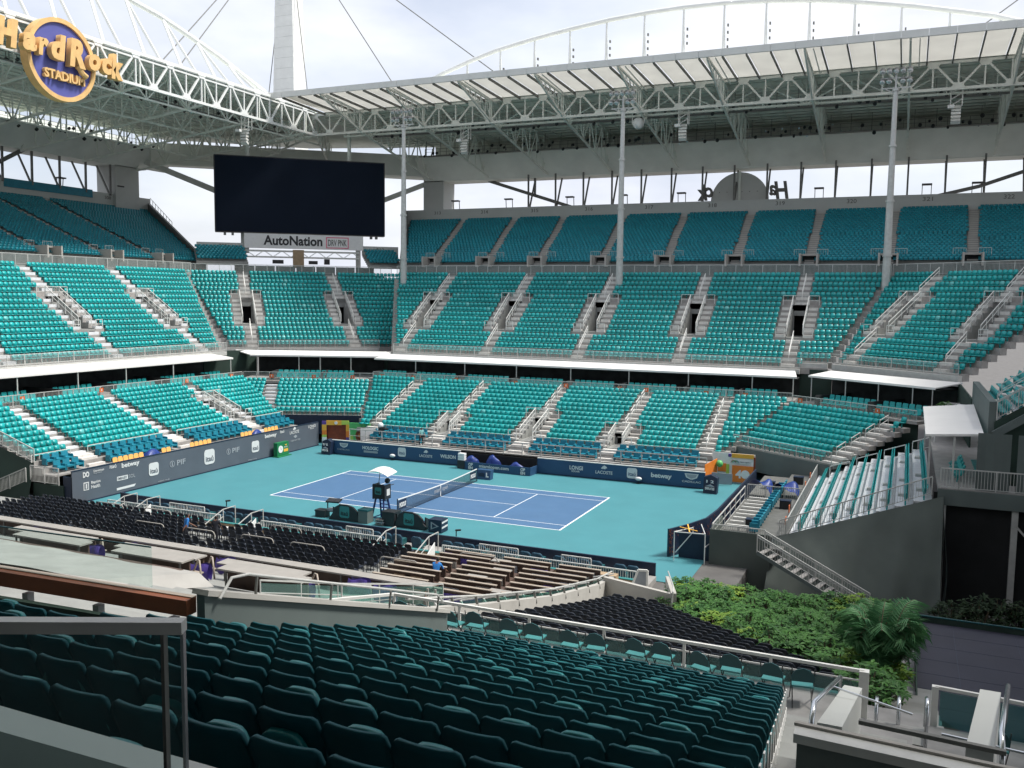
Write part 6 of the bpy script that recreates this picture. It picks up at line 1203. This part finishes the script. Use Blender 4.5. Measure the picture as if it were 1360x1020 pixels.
# ================================================================ the seats in the foreground
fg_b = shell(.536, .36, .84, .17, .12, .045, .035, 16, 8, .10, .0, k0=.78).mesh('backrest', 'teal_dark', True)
fg_p = shell(.43, .30, .755, .06, .10, -.02, .06, 12, 6, .13, .02, k0=.45).mesh('seat_pan', 'teal_skylit', True)
st = MB(); st.box(-.018, .018, -.05, .22, 0, .46); st.box(-.02, .02, -.1, .2, .46, .50); fg_s = st.mesh('standard', 'black_plastic')
ar = MB(); ar.box(-.024, .024, -.12, .12, .50, .53); fg_a = ar.mesh('armrest', 'teal_skylit')
eb = MB(); eb.box(-.008, .008, .10, .16, .30, .72); eb.box(-.012, .012, -.02, .2, .0, .30); fg_e = eb.mesh('end_bracket', 'rail_white')
FT = MB()
for k in range(21):
    y = -42.5-.80*k; z = 7.05+.29*k
    FT.box(23.05 if y > -52.3 else 10, 32.6 if y > -53 else 31.2, y-.45, y+.38, z-.9, z)
FT.build('seating_steps', 'concrete', kind='structure', label='stepped concrete floor under the near dark seats')
for k in range(19):
    y = -42.5-.80*k; z = 7.05+.29*k; n = 0; x = 30.12+(-42.5-y)*.085
    xl = 23.25 if y > -52.4 else 16.5
    while x > xl:
        n += 1
        # only what the camera can see (nearest rows reach out of the picture)
        e = empty('fixed_teal_chair', (x, y, z), f'dark teal stadium seat, {ordinal(k+1)} row behind the folding chairs, {ordinal(n)} from the aisle', 'seat', 'dark teal near seats', rz=math.pi)
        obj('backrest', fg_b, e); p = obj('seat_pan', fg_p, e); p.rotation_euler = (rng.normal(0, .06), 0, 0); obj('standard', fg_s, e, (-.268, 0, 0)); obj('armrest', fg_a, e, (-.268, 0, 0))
        if n == 1: obj('end_bracket', fg_e, e, (-.30, 0, 0))
        x -= .535
# aisle floor, parapets and rails at the lower right
q = MB(); q.box(31.1, 32.7, -47, -42.0, 6, 7.2); q.box(31.1, 32.7, -53, -47, 6, 8.6); q.build('aisle_floor', 'paving', kind='structure', label='pale paved aisle at the right of the near seats')
e = empty('parapet_block', (0, 0, 0), 'grey parapet with metal edge at the lower right', 'parapet')
q = MB(); q.hexa([(31.5, -52.1, 9), (33.5, -52.3, 9), (33.5, -52.1, 9), (31.5, -51.9, 9), (31.5, -52.1, 11.34), (33.5, -52.3, 11.38), (33.5, -52.1, 11.38), (31.5, -51.9, 11.34)]); q.build('body', 'tarp_grey', e)
q = MB(); q.hexa([(31.47, -52.13, 11.345), (33.55, -52.33, 11.385), (33.55, -52.07, 11.385), (31.47, -51.87, 11.345), (31.47, -52.13, 11.43), (33.55, -52.33, 11.47), (33.55, -52.07, 11.47), (31.47, -51.87, 11.43)]); q.build('coping', 'rail_metal', e)
stick('coping_trim', (31.46, -51.93, 11.44), (33.56, -52.13, 11.48), .05, .03, 'counter_top', e)
stick('cable_tray', (32.0, -51.6, 11.42), (33.2, -51.75, 11.45), .05, .04, 'dark_steel', e)
for i, (a, b) in enumerate((((31.75, -51.7, 11.38), (31.82, -48.2, 10.35)), ((33.0, -51.7, 11.42), (33.35, -48.6, 10.75)))):
    e2 = empty('stair_wall', (0, 0, 0), f'sloping pale concrete stair wall with pipe rail, {("left", "right")[i]} of the lower right steps', 'wall', 'sloping stair walls'); a, b = Vector(a), Vector(b); D_ = Vector((0, 0, 1.6)); w_ = Vector((.11, 0, 0)); q = MB(); q.hexa([a-w_-D_, a+w_-D_, b+w_-D_, b-w_-D_, a-w_, a+w_, b+w_, b-w_]); q.build('wall', 'parapet_concrete', e2)
    o_ = Vector((-.16 if i == 0 else .18, 0, .10)); MB().pipe([a+o_-Vector((0, 0, .5)), a+o_-Vector((0, 0, .1)), a+o_+Vector((0, .2, 0)), b+o_, b+o_-Vector((0, -.1, .5))], .025, 8).build('pipe_rail', 'chrome', e2, smooth=True)
stick('bar', (31.6, -49.5, 10.85), (32.5, -49.6, 10.72), .02, .02, 'chrome', e); stick('bar', (32.75, -50.6, 11.0), (33.6, -50.7, 11.0), .02, .02, 'chrome', e)
for i, x in enumerate((32.05, 32.45, 32.95)):
    e2 = empty('bollard_rail', (x, -42.2+.2*i, 6.6), f'polished steel stair rail post at the lower right, {ordinal(i+1)} from the left', 'railing', 'steel stair posts'); MB().pipe([(0, 0, 0), (0, 0, .95), (0, .12, 1.05), (0, .5, .95), (0, .62, .3)], .035, 8).build('loop', 'chrome', e2, smooth=True)
GR2 = empty('glass_rail', (0, 0, 0), 'short glass rail beside the violet floor at the lower right', 'railing'); a, b = Vector((33.15, -40.0, 6.4)), Vector((37.5, -40.3, 6.4)); stick('top_rail', a+U3*.88, b+U3*.88, .07, .07, 'rail_white', GR2); stick('end_post', a-U3*.4, a+U3*.9, .13, .13, 'rail_white', GR2)
q = MB(); q.prism([a+Vector((.1, 0, .05)), b+Vector((0, 0, .05)), b+Vector((0, 0, .8)), a+Vector((.1, 0, .8))], (0, .012, 0)); q.build('pane', 'glass_teal', GR2)
for k in range(1, 4): p = a.lerp(b, k/4); stick('post', p, p+U3*.88, .05, .05, 'rail_white', GR2)
for i, x in enumerate((34.15, 34.95)): e2 = empty('folding_chair', (x, -41.6, 6.5), f'teal folding chair behind the short glass rail, {("left", "right")[i]} one', 'chair', 'teal folding chairs', rz=math.pi); obj('backrest', fc_b, e2); obj('seat', fc_s, e2); [obj('frame_leg', fcl, e2, (sx, 0, 0)) or obj('cross_leg', fcl2, e2, (sx*.85, 0, 0)) for sx in (-.23, .23)]
MB().box(33.0, 40, -43.5, -40.2, 5.6, 6.5).build('paved_landing', 'paving', kind='structure', label='paved landing at the lower right')
MB().box(31.3, 33.1, -41.9, -39.0, 5.3, 6.2).build('path', 'paving', kind='structure', label='narrow paved path between the palm and the violet floor'); MB().box(32.35, 33.0, -39.0, -25.0, 3.0, 4.1).build('path', 'paving', kind='structure', label='narrow paved strip along the violet floor')
MB().box(33.0, 46, -39.5, -25.9, 3.0, 4.0).build('violet_floor', 'floor_violet', kind='structure', label='smooth violet grey floor at the right edge')
q = MB()
for k in range(11): q.box(33.02, 46, -39.3+1.22*k, -39.28+1.22*k, 4.001, 4.006)
for k in range(6): q.box(34.2+1.9*k, 34.22+1.9*k, -39.4, -25.95, 4.001, 4.005)
q.build('floor_joints', 'navy', kind='stuff', label='thin dark joints between the violet floor sheets')
q = MB(); q.box(32.96, 33.0, -39.5, -26, 4.0, 4.5); q.box(33, 46, -25.9, -25.86, 3.6, 4.2); q.build('kerb_glass', 'tarp_dark', label='dark kerb round the violet floor', cat='kerb'); stick('kerb_cap', (32.9, -25.88, 4.22), (46, -25.88, 4.22), .06, .04, 'folding_teal', GR2)
q = MB(); q.prism([(37.2, -24, -1.2), (42, -20, -1.2), (42, -20, 6), (37.2, -24, 4.1)], (.2, 0, 0)); q.build('concrete_wall', 'concrete', label='grey concrete wall at the right edge behind the violet floor', cat='wall')
# glass balustrade close to the camera at the lower left
e = empty('glass_balustrade', (0, 0, 0), 'close glass balustrade with a flat metal rail at the lower left', 'railing')
a, b = Vector((26.6, -59.3, 14.09)), Vector((29.86, -57.87, 14.115)); stick('top_rail', a, b, .055, .046, 'rail_metal', e)
d_ = (b-a).normalized(); pa, pb = b-d_*.075, b-d_*.005
stick('post', pa-U3*1.6, pa-U3*.02, .016, .02, 'dark_steel', e); stick('post', pb-U3*1.6, pb-U3*.02, .014, .014, 'chrome', e)
q = MB(); q.prism([a-U3*1.6, pb-U3*1.6, pb-U3*.03, a-U3*.03], Vector((-d_.y, d_.x, 0))*.012); q.build('pane', 'glass_clear', e)
q = MB(); a2, b2 = Vector((28.6, -58.35, 13.85)), Vector((30.35, -57.45, 13.2)); w_ = Vector((d_.y, -d_.x, 0))*.16; D_ = Vector((0, 0, 1.4))
q.hexa([a2-D_, b2-D_, b2-w_-D_, a2-w_-D_, a2, b2, b2-w_, a2-w_]); q.build('parapet', 'parapet_concrete', label='sloping concrete parapet behind the close glass at lower left', cat='wall')
# near upper deck and roof over the spectators' heads (they shade this side)
UD = empty('stadium_roof', (0, 0, 0), 'near stadium roof and upper deck above the viewer', 'roof'); MB().box(-50, 75, -84, -55.5, 42.0, 42.4).build('roof_sheet', 'roof_sheet', UD); MB().box(-50, 75, -55.5, -44, 42.5, 42.55).build('glazed_edge', 'panel_translucent', UD); q = MB(); q.prism([(-45, -60.8, 20.2), (-45, -80, 28.5), (-45, -80, 27.5), (-45, -60.8, 19.6)], (115, 0, 0)); q.build('upper_deck', 'concrete', UD); MB().box(-45, 70, -81, -80, 27, 30).build('parapet', 'parapet_concrete', UD); MB().box(-50, 75, -88, -84, 34.5, 42).build('rear_wall', 'roof_soffit', UD)
q = MB(); q.box(-45, 70, -72, -71.5, 0, 24); q.build('concourse_wall', 'tarp_grey', label='unseen dark concourse wall behind the viewer', cat='wall')  # unseen wall, coloured dark to cut the light on the seat backs
# ================================================================ plants
def whorl(m, c, r, n, up_, rng):
    """a whorl of pointed leaves round a twig end"""
    a0 = rng.uniform(0, 6.28)
    for k in range(n):
        a = a0+6.283*k/n+rng.normal(0, .15); el = rng.uniform(-.35, .45)+up_; d = Vector((math.cos(a)*math.cos(el), math.sin(a)*math.cos(el), math.sin(el))); s = Vector((-math.sin(a), math.cos(a), 0))*r*.24; l = r*rng.uniform(.8, 1.15)
        t = c+d*l-Vector((0, 0, l*.18)); mid = c+d*l*.5
        n0 = len(m.v); m.v += [tuple(c), tuple(mid+s), tuple(t), tuple(mid-s)]; m.f.append((n0, n0+1, n0+2, n0+3))
def shrub_mesh(seed, lm):
    g_ = np.random.default_rng(seed); m = MB(); tips = []
    for k in range(96):
        a = g_.uniform(0, 6.28); rr = .78*math.sqrt(g_.random()); h = .25+.62*math.sqrt(max(0, 1-(rr/.82)**2))*g_.uniform(.45, 1.1); c = Vector((rr*math.cos(a), rr*math.sin(a), h)); tips.append(c); whorl(m, c, g_.uniform(.09, .22), int(g_.integers(6, 9)), g_.uniform(-.1, .35), g_)
    fol = m.mesh('foliage', lm); s = MB()
    for c in tips[::4]: s.pipe([(c.x*.15, c.y*.15, -.3), (c.x*.6, c.y*.6, c.z*.5), tuple(c)], .014, 4)
    return fol, s.mesh('stems', 'bark')
SH = [shrub_mesh(1, 'leaf'), shrub_mesh(2, 'leaf'), shrub_mesh(3, 'leaf'), shrub_mesh(4, 'leaf_yellow')]
SHD = shrub_mesh(9, 'leaf_shaded')
g_ = np.random.default_rng(5); spots = []
y = -16.6
while y > -38.5:
    xl = 23.6+(-22.6-y)*.64 if y < -21 else 22.6; xl = max(22.5, min(xl, 31.6)); xr = 32.2-.0*(y+30)
    x = xl+.25
    while x < xr: spots.append((x+g_.normal(0, .22), y+g_.normal(0, .22))); x += .98
    y -= 1.02
for i, (x, y) in enumerate(spots):
    edge = abs(x-(23.6+(-22.6-y)*.64)) < .7 and y < -21
    v = 3 if (g_.random() < (.34 if edge else .09)) else int(g_.integers(0, 3)); s_ = g_.uniform(.72, 1.3)
    e = empty('shrub', (x, y, zq(y)+.0), f"{'yellow green' if v == 3 else 'dark green'} leafy shrub in the bed beside the black seats, about {-y-15:.1f} metres from the court side", 'shrub', 'shrubs in the sloping bed', rz=g_.uniform(0, 6.28)); e['label'] = f"{'yellow green' if v == 3 else 'green'} leafy shrub in the sloping bed, {ordinal(i+1)} counted from the court side"
    e.scale = (s_, s_, s_*g_.uniform(.85, 1.2)); obj('foliage', SH[v][0], e); obj('stems', SH[v][1], e)
q = MB(); yy = [-16.2, -20, -24, -28, -34, -39.4]
q.add([p for t in yy for p in ((max(22.3, 23.2+(-22.6-t)*.64) if t < -21 else 22.3, t, zq(t)+.02), (32.6, t, zq(t)+.02))], [(2*i, 2*i+2, 2*i+3, 2*i+1) for i in range(len(yy)-1)]); q.build('planting_bed', 'soil', kind='structure', label='dark soil of the sloping planting bed')
def frond(m, base, az, length, arch, g_):
    """arching frond: rib with two rows of drooping leaflets"""
    d = Vector((math.cos(az), math.sin(az), 0)); pts = []; n = 24
    for k in range(n+1):
        t = k/n; pts.append(base+d*length*(.12*t+.34*t*t)*.8+Vector((0, 0, length*(1.05*t-arch*t*t*t))))
    for k in range(3, n):
        p = pts[k]; tan = (pts[k+1]-pts[k-1]).normalized(); sd = d.cross(Vector((0, 0, 1))).normalized(); ll = length*.30*(1-abs(k/n-.5)**2*1.6)
        for sg in (-1, 1):
            tip = p+sd*sg*ll*.75+tan*ll*.6-Vector((0, 0, ll*g_.uniform(.25, .5))); w_ = tan*.009*length; n0 = len(m.v); md = p.lerp(tip, .5)+Vector((0, 0, .03)); m.v += [tuple(p-w_), tuple(p+w_), tuple(md+w_*1.2), tuple(tip), tuple(md-w_*1.2)]; m.f.append((n0, n0+1, n0+2, n0+3, n0+4))
    return pts
def palm(x, y, z, h, nf, lab, seed, lm='leaf_palm'):
    g_ = np.random.default_rng(seed); e = empty('palm', (x, y, z), lab, 'palm'); m = MB(); s = MB()
    for k in range(6):
        a = g_.uniform(0, 6.28); top = Vector((.35*math.cos(a), .35*math.sin(a), h*g_.uniform(.35, .5))); s.pipe([(.12*math.cos(a), .12*math.sin(a), -.2), tuple(top)], .045, 6)
    for k in range(nf):
        a = g_.uniform(0, 6.28); b = Vector((.25*math.cos(a), .25*math.sin(a), h*g_.uniform(.15, .45))); pts = frond(m, b, a+g_.normal(0, .3), h*g_.uniform(.6, .85), g_.uniform(.3, .6), g_); s.pipe([tuple(p) for p in pts[::3]], .012, 4)
    m.build('fronds', lm, e); s.build('stems', 'bark', e); return e
palm(32.0, -35.2, zq(-35.2), 2.7, 80, 'bushy palm at the near end of the planting bed', 21); palm(31.9, -31.3, zq(-31.3), 2.4, 80, 'bushy palm in the middle of the right bed edge', 22); palm(32.1, -27.2, zq(-27.2), 2.3, 70, 'bushy palm at the far right of the planting bed', 23); palm(31.2, -23.2, zq(-23.2), 1.7, 40, 'small palm at the foot of the metal stair', 24)
palm(35.2, -17.5, -1.2, 2.6, 30, 'shade-toned low palm in the black void at the right', 26, 'leaf_shaded')
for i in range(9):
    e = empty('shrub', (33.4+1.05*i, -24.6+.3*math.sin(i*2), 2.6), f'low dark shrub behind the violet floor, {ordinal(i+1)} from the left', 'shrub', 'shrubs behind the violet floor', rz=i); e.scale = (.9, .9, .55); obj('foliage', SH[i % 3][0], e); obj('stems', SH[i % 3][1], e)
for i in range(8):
    e = empty('shrub', (35.0+.95*i+.2*math.sin(i*3), -11.5-.8*math.sin(i*1.7), -1.2), f'shade-toned shrub in the black void at the right, {ordinal(i+1)} from the left', 'shrub', 'shrubs in the black void', rz=i*1.3); e.scale = (1.5, 1.5, 2.0+.5*math.sin(i)); obj('foliage', SHD[0], e); obj('stems', SHD[1], e)
MB().box(32.6, 43, -25.8, -23, -1.2, 2.7).build('planter', 'tarp_dark', label='dark planter behind the violet floor', cat='planter')
for i in range(3):
    e = empty('shrub', (35.3-.1*i, 14.0-.9*i, 6.2+.5*i), f'flowering shrub beside the right canopy end, {ordinal(i+1)} from the left', 'shrub', 'flowering shrubs', rz=i); obj('foliage', SH[3 if i == 1 else 0][0], e); obj('stems', SH[0][1], e)
e = empty('shrub', (-31.5, -17.5, .2), 'yellow green shrub at the left edge below the tarpaulin', 'shrub'); obj('foliage', SH[3][0], e); obj('stems', SH[3][1], e); e.scale = (1.6, 1.6, 1.5)
e = empty('shrub', (-33.6, -18, .4), 'green shrub at the very left edge', 'shrub'); obj('foliage', SH[0][0], e); obj('stems', SH[0][1], e); e.scale = (1.6, 1.6, 1.8)
# ================================================================ people
def person(loc, rz, J, cloth, label, leg='dark_cloth', hairm='hair'):
    """J: joint positions; body grown as one skin from the pelvis, clothing kept as colour zones of that skin"""
    me = bpy.data.meshes.new('body'); names = list(J); idx = {n: i for i, n in enumerate(names)}
    E_ = [('pelvis', 'waist'), ('waist', 'chest'), ('chest', 'neck'), ('neck', 'head'), ('head', 'crown')]
    for s in 'LR': E_ += [('chest', 'sh'+s), ('sh'+s, 'el'+s), ('el'+s, 'wr'+s), ('wr'+s, 'ha'+s), ('pelvis', 'hi'+s), ('hi'+s, 'kn'+s), ('kn'+s, 'an'+s), ('an'+s, 'to'+s)]
    me.from_pydata([J[n] for n in names], [(idx[a], idx[b]) for a, b in E_], [])
    o = bpy.data.objects.new('person_tmp', me); COL.objects.link(o)
    mo = o.modifiers.new('s', 'SKIN'); mo.use_smooth_shade = True
    rad = dict(pelvis=(.16, .12), waist=(.15, .11), chest=(.19, .125), neck=(.062, .062), head=(.098, .108), crown=(.07, .08))
    for s in 'LR': rad.update({'sh'+s: (.075, .07), 'el'+s: (.05, .05), 'wr'+s: (.036, .034), 'ha'+s: (.03, .04), 'hi'+s: (.10, .10), 'kn'+s: (.068, .068), 'an'+s: (.045, .05), 'to'+s: (.045, .035)})
    for n, i in idx.items(): d_ = me.skin_vertices[0].data[i]; d_.radius = rad[n]; d_.use_root = (n == 'pelvis')
    o.modifiers.new('u', 'SUBSURF').levels = 2; bpy.context.view_layer.update()
    m2 = bpy.data.meshes.new_from_object(o.evaluated_get(bpy.context.evaluated_depsgraph_get())); bpy.data.objects.remove(o)
    for mm in ('skin', cloth, leg, hairm): m2.materials.append(MATS[mm])
    P = {n: Vector(v) for n, v in J.items()}
    def near(c, seg): a, b = P[seg[0]], P[seg[1]]; t = max(0, min(1, (c-a).dot(b-a)/max((b-a).length_squared, 1e-6))); return (c-(a+(b-a)*t)).length
    for p in m2.polygons:
        c = p.center; s = min(E_, key=lambda q_: near(c, q_)); k = s[1]
        if k in ('head', 'crown'): p.material_index = 3 if (c.z > P['head'].z+.03 or c.y > P['head'].y+.02) else 0
        elif k == 'neck': p.material_index = 0 if c.z > P['neck'].z-.05 else 1
        elif k[:2] in ('wr', 'ha'): p.material_index = 0
        elif k[:2] in ('hi', 'kn', 'an', 'to'): p.material_index = 2
        else: p.material_index = 1
        p.use_smooth = True
    root = empty('person', loc, label, 'person', rz=rz); b = obj('body', m2, root)
    h = P['head']; f = MB()
    f.prism([tuple(h+Vector((-.012, -.105, -.02))), tuple(h+Vector((.012, -.105, -.02))), tuple(h+Vector((0, -.135, -.03))), tuple(h+Vector((0, -.10, .03)))], (0, .01, 0)); f.build('nose', 'skin', root)
    for sx in (-1, 1): MB().ball(tuple(h+Vector((sx*.04, -.098, .02))), .013, 6, 4).build('eye', 'hair', root); MB().ball(tuple(h+Vector((sx*.105, .01, .0))), .028, 6, 5, (.4, .8, 1.2)).build('ear', 'skin', root)
    for s in 'LR':
        w_, hh = P['wr'+s], P['ha'+s]; d_ = (hh-w_).normalized(); x_ = d_.cross(Vector((0, 1, 0))).normalized()
        for k in range(4): a = hh+x_*(.018*(k-1.5)); MB().pipe([tuple(a), tuple(a+d_*.04), tuple(a+d_*.07+Vector((0, -.015, 0)))], .009, 5).build('finger', 'skin', root)
        a = hh-d_*.03+Vector((0, -.035, 0)); MB().pipe([tuple(a), tuple(a+d_*.03+Vector((0, -.02, 0)))], .010, 5).build('thumb', 'skin', root)
    return root
def pose(stride=.12, armf=(.15, -.1), lean=0.0, bend=0.0):
    J = {}
    J['pelvis'] = (0, 0, .95); J['waist'] = (0, -.03-lean*.3, 1.10); J['chest'] = (0, -.05-lean*.8, 1.33); J['neck'] = (0, -.06-lean*1.05, 1.50); J['head'] = (0, -.085-lean*1.25, 1.62); J['crown'] = (0, -.08-lean*1.3, 1.71)
    for s, sg, sd in (('L', 1, stride), ('R', -1, -stride)):
        c = Vector(J['chest']); J['sh'+s] = (sg*.19, c.y, c.z+.08); af = armf[0 if sg > 0 else 1]; J['el'+s] = (sg*.25, c.y-af*.5, c.z-.19); J['wr'+s] = (sg*.24, c.y-af*1.6-.05, c.z-.40+bend); J['ha'+s] = (sg*.23, c.y-af*1.9-.08, c.z-.48+bend)
        J['hi'+s] = (sg*.095, 0, .88); J['kn'+s] = (sg*.10, -sd*.8-.03, .50); J['an'+s] = (sg*.10, -sd*1.6+.03, .09); J['to'+s] = (sg*.11, -sd*1.6-.14, .035)
    return J
person((-4.6, -21.9, zn(-21.9)), R(150), pose(.16, (.25, -.2), .06), 'shirt_blue', 'person in bright blue shirt walking among the black chairs')
person((-2.9, -21.4, zn(-21.4)), R(200), pose(.05, (.2, .15), .05), 'dark_cloth', 'person in dark clothes standing among the black chairs')
person((11.8, -22.6, zn(-22.6)-.35), R(185), pose(.03, (.35, .35), .22), 'shirt_blue', 'person in blue shirt bending over the lounge benches')
person((-9.6, 14.0, 1.2), R(60), pose(.05, (.15, .1), .0), 'teal_cloth', 'person in pale teal shirt standing in the far front row')
# ================================================================ seats of the far stands
def seat_low():
    m = MB(); m.box(-.235, .235, -.25, .20, .38, .45)
    # shell back with rounded shoulders
    pr = [(-.235, .40), (.235, .40), (.245, .74), (.18, .845), (0, .87), (-.18, .845), (-.245, .74)]
    a = [(x, .17+(z-.44)*.22, z) for x, z in pr]; b = [(x, .215+(z-.44)*.22, z) for x, z in pr]; n = len(pr)
    m.add(a+b, [tuple(range(n)), tuple(range(2*n-1, n-1, -1))]+[((i+1) % n, i, n+i, n+(i+1) % n) for i in range(n)])
    m.box(-.04, .04, -.05, .05, 0, .40)
    return m
def seat_up():
    m = MB(); m.box(-.235, .235, -.20, .18, .38, .44); m.hexa([(-.235, .16, .42), (.235, .16, .42), (.235, .20, .42), (-.235, .20, .42), (-.22, .24, .78), (.22, .24, .78), (.22, .28, .78), (-.22, .28, .78)]); return m
def seat_prem():
    m = MB(); m.box(-.30, .30, -.28, .22, .34, .46); m.hexa([(-.31, .18, .36), (.31, .18, .36), (.31, .28, .36), (-.31, .28, .36), (-.29, .26, .86), (.29, .26, .86), (.29, .36, .86), (-.29, .36, .86)])
    for x in (-.35, .35): m.box(x-.035, x+.035, -.25, .24, .12, .62)
    return m
def seat_suite():
    m = MB(); m.box(-.24, .24, -.25, .2, .38, .46); pr = [(-.25, .44), (.25, .44), (.25, .82), (.20, .88), (-.20, .88), (-.25, .82)]
    m.prism([(x, .16+(z-.44)*.2, z) for x, z in pr], (0, .06, 0)); m.box(-.03, .03, -.04, .04, 0, .38); return m
def mass(kind, tmpl, arr, m, label):
    v = np.array(tmpl.v); fl = [len(f) for f in tmpl.f]; fi = np.concatenate([np.array(f) for f in tmpl.f]); nv = len(v); A = np.array(arr); n = len(A)
    c, s = np.cos(A[:, 3])[:, None], np.sin(A[:, 3])[:, None]
    tilt = rng.normal(0, .012, n)[:, None]
    X = v[None, :, 0]*c-v[None, :, 1]*s+A[:, 0][:, None]; Y = v[None, :, 0]*s+v[None, :, 1]*c+A[:, 1][:, None]; Z = v[None, :, 2]+A[:, 2][:, None]+tilt*v[None, :, 0]
    co = np.stack([X, Y, Z], 2).reshape(-1, 3)
    me = bpy.data.meshes.new(kind); me.vertices.add(n*nv); me.vertices.foreach_set('co', co.ravel())
    idx = (fi[None, :]+(np.arange(n)*nv)[:, None]).ravel(); ls = np.array(fl*n)
    me.loops.add(len(idx)); me.loops.foreach_set('vertex_index', idx.astype(np.int32)); me.polygons.add(len(ls))
    st = np.concatenate([[0], np.cumsum(ls)[:-1]]); me.polygons.foreach_set('loop_start', st.astype(np.int32)); me.polygons.foreach_set('loop_total', ls.astype(np.int32))
    me.materials.append(MATS[m]); me.update(calc_edges=True); me.validate()
    return obj(kind, me, None, label=label, kind='stuff')
def seat_fold():
    m = MB(); pr = [(-.215, .40), (.215, .40), (.225, .70), (.16, .80), (0, .825), (-.16, .80), (-.225, .70)]
    a = [(x, .17+(z-.44)*.22, z) for x, z in pr]; b = [(x, .215+(z-.44)*.22, z) for x, z in pr]; n = len(pr)
    m.add(a+b, [tuple(range(n)), tuple(range(2*n-1, n-1, -1))]+[((i+1) % n, i, n+i, n+(i+1) % n) for i in range(n)])
    m.hexa([(-.2, .04, .36), (.2, .04, .36), (.2, .12, .36), (-.2, .12, .36), (-.19, .10, .72), (.19, .10, .72), (.19, .16, .72), (-.19, .16, .72)]); m.box(-.04, .04, .08, .16, 0, .40); return m
cp = np.array(CAM)
low = sorted(SEATS['low'], key=lambda a: (a[0]-cp[0])**2+(a[1]-cp[1])**2)
cand = [a for a in low if a[6]][:0]; ids = set(map(id, cand))
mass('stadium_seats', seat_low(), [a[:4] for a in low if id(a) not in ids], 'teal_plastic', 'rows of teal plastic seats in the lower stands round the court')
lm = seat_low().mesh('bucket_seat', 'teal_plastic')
for a in cand: obj('bucket_seat', lm, None, a[:3], a[3], f'teal bucket seat, {ordinal(a[4])} row up, {ordinal(a[5])} from the left, {a[6]}', 'seat', 'teal bucket seats near the right far corner')
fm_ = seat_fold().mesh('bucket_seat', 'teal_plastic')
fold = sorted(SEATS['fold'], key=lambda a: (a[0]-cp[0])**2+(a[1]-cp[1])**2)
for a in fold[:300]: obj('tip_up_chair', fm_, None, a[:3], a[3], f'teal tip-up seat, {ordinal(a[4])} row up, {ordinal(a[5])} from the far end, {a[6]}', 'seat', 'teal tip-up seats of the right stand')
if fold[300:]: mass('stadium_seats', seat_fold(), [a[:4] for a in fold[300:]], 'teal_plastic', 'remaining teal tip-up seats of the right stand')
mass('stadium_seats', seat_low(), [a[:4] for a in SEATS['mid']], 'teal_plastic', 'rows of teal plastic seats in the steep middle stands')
mass('stadium_seats', seat_up(), [a[:4] for a in SEATS['up']], 'teal_plastic_shaded', 'rows of shade-toned teal seats in the upper stands under the roof')
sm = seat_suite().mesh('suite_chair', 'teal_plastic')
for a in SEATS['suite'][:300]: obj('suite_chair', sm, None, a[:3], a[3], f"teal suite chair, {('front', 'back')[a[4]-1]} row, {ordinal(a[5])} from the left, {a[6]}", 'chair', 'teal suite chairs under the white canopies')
pm = seat_prem().mesh('box_chair', 'premium_blue')
for a in SEATS['prem']: obj('blue_box_chair', pm, None, a[:3], a[3], f"wide blue box seat, {('front', 'second')[a[4]-1]} row, {ordinal(a[5])} from the left, {a[6]} court wall", 'seat', 'blue front row box seats')
mass('stacking_chairs', bc, [a[:4] for a in NEARCH[300:]], 'black_seat', 'more rows of black stacking chairs toward the left edge')
# ================================================================ lettering and trim belong to the part that carries them
def nest(name, part, kids):
    for r in [o for o in bpy.data.objects if o.parent is None and o.name.split('.')[0] == name]:
        host = next((c for c in r.children if c.name.split('.')[0] == part), None)
        if host is None: continue
        for c in list(r.children):
            if c is not host and c.name.split('.')[0] in kids: c.parent = host
MARKS = ('lettering', 'logo_tile', 'logo_mark', 'logo_field', 'emblem', 'display', 'border')
for nm, pt in (('court_wall', 'panel'), ('player_bench', 'backrest'), ('umpire_chair', 'backrest'), ('ball_box', 'body'), ('advert_board', 'panel'), ('booth', 'shell'), ('serve_clock', 'case'), ('player_bench_box', 'apron')): nest(nm, pt, MARKS)
nest('court_clock', 'case', ('dial', 'hand', 'display', 'lettering', 'crown_mark')); nest('stadium_sign', 'disc', ('rim', 'spine', 'bolt')); nest('event_board', 'panel', ('emblem', 'panel_corner', 'lettering', 'ball_mark', 'arc_mark'))
nest('tennis_net', 'netting', ('centre_strap', 'banner', 'lettering')); nest('scoreboard', 'screen', ('underside_lamp',)); nest('lounge_bench', 'back_panel', ('hung_blanket',)); nest('person', 'body', ('nose', 'eye', 'ear', 'finger', 'thumb'))
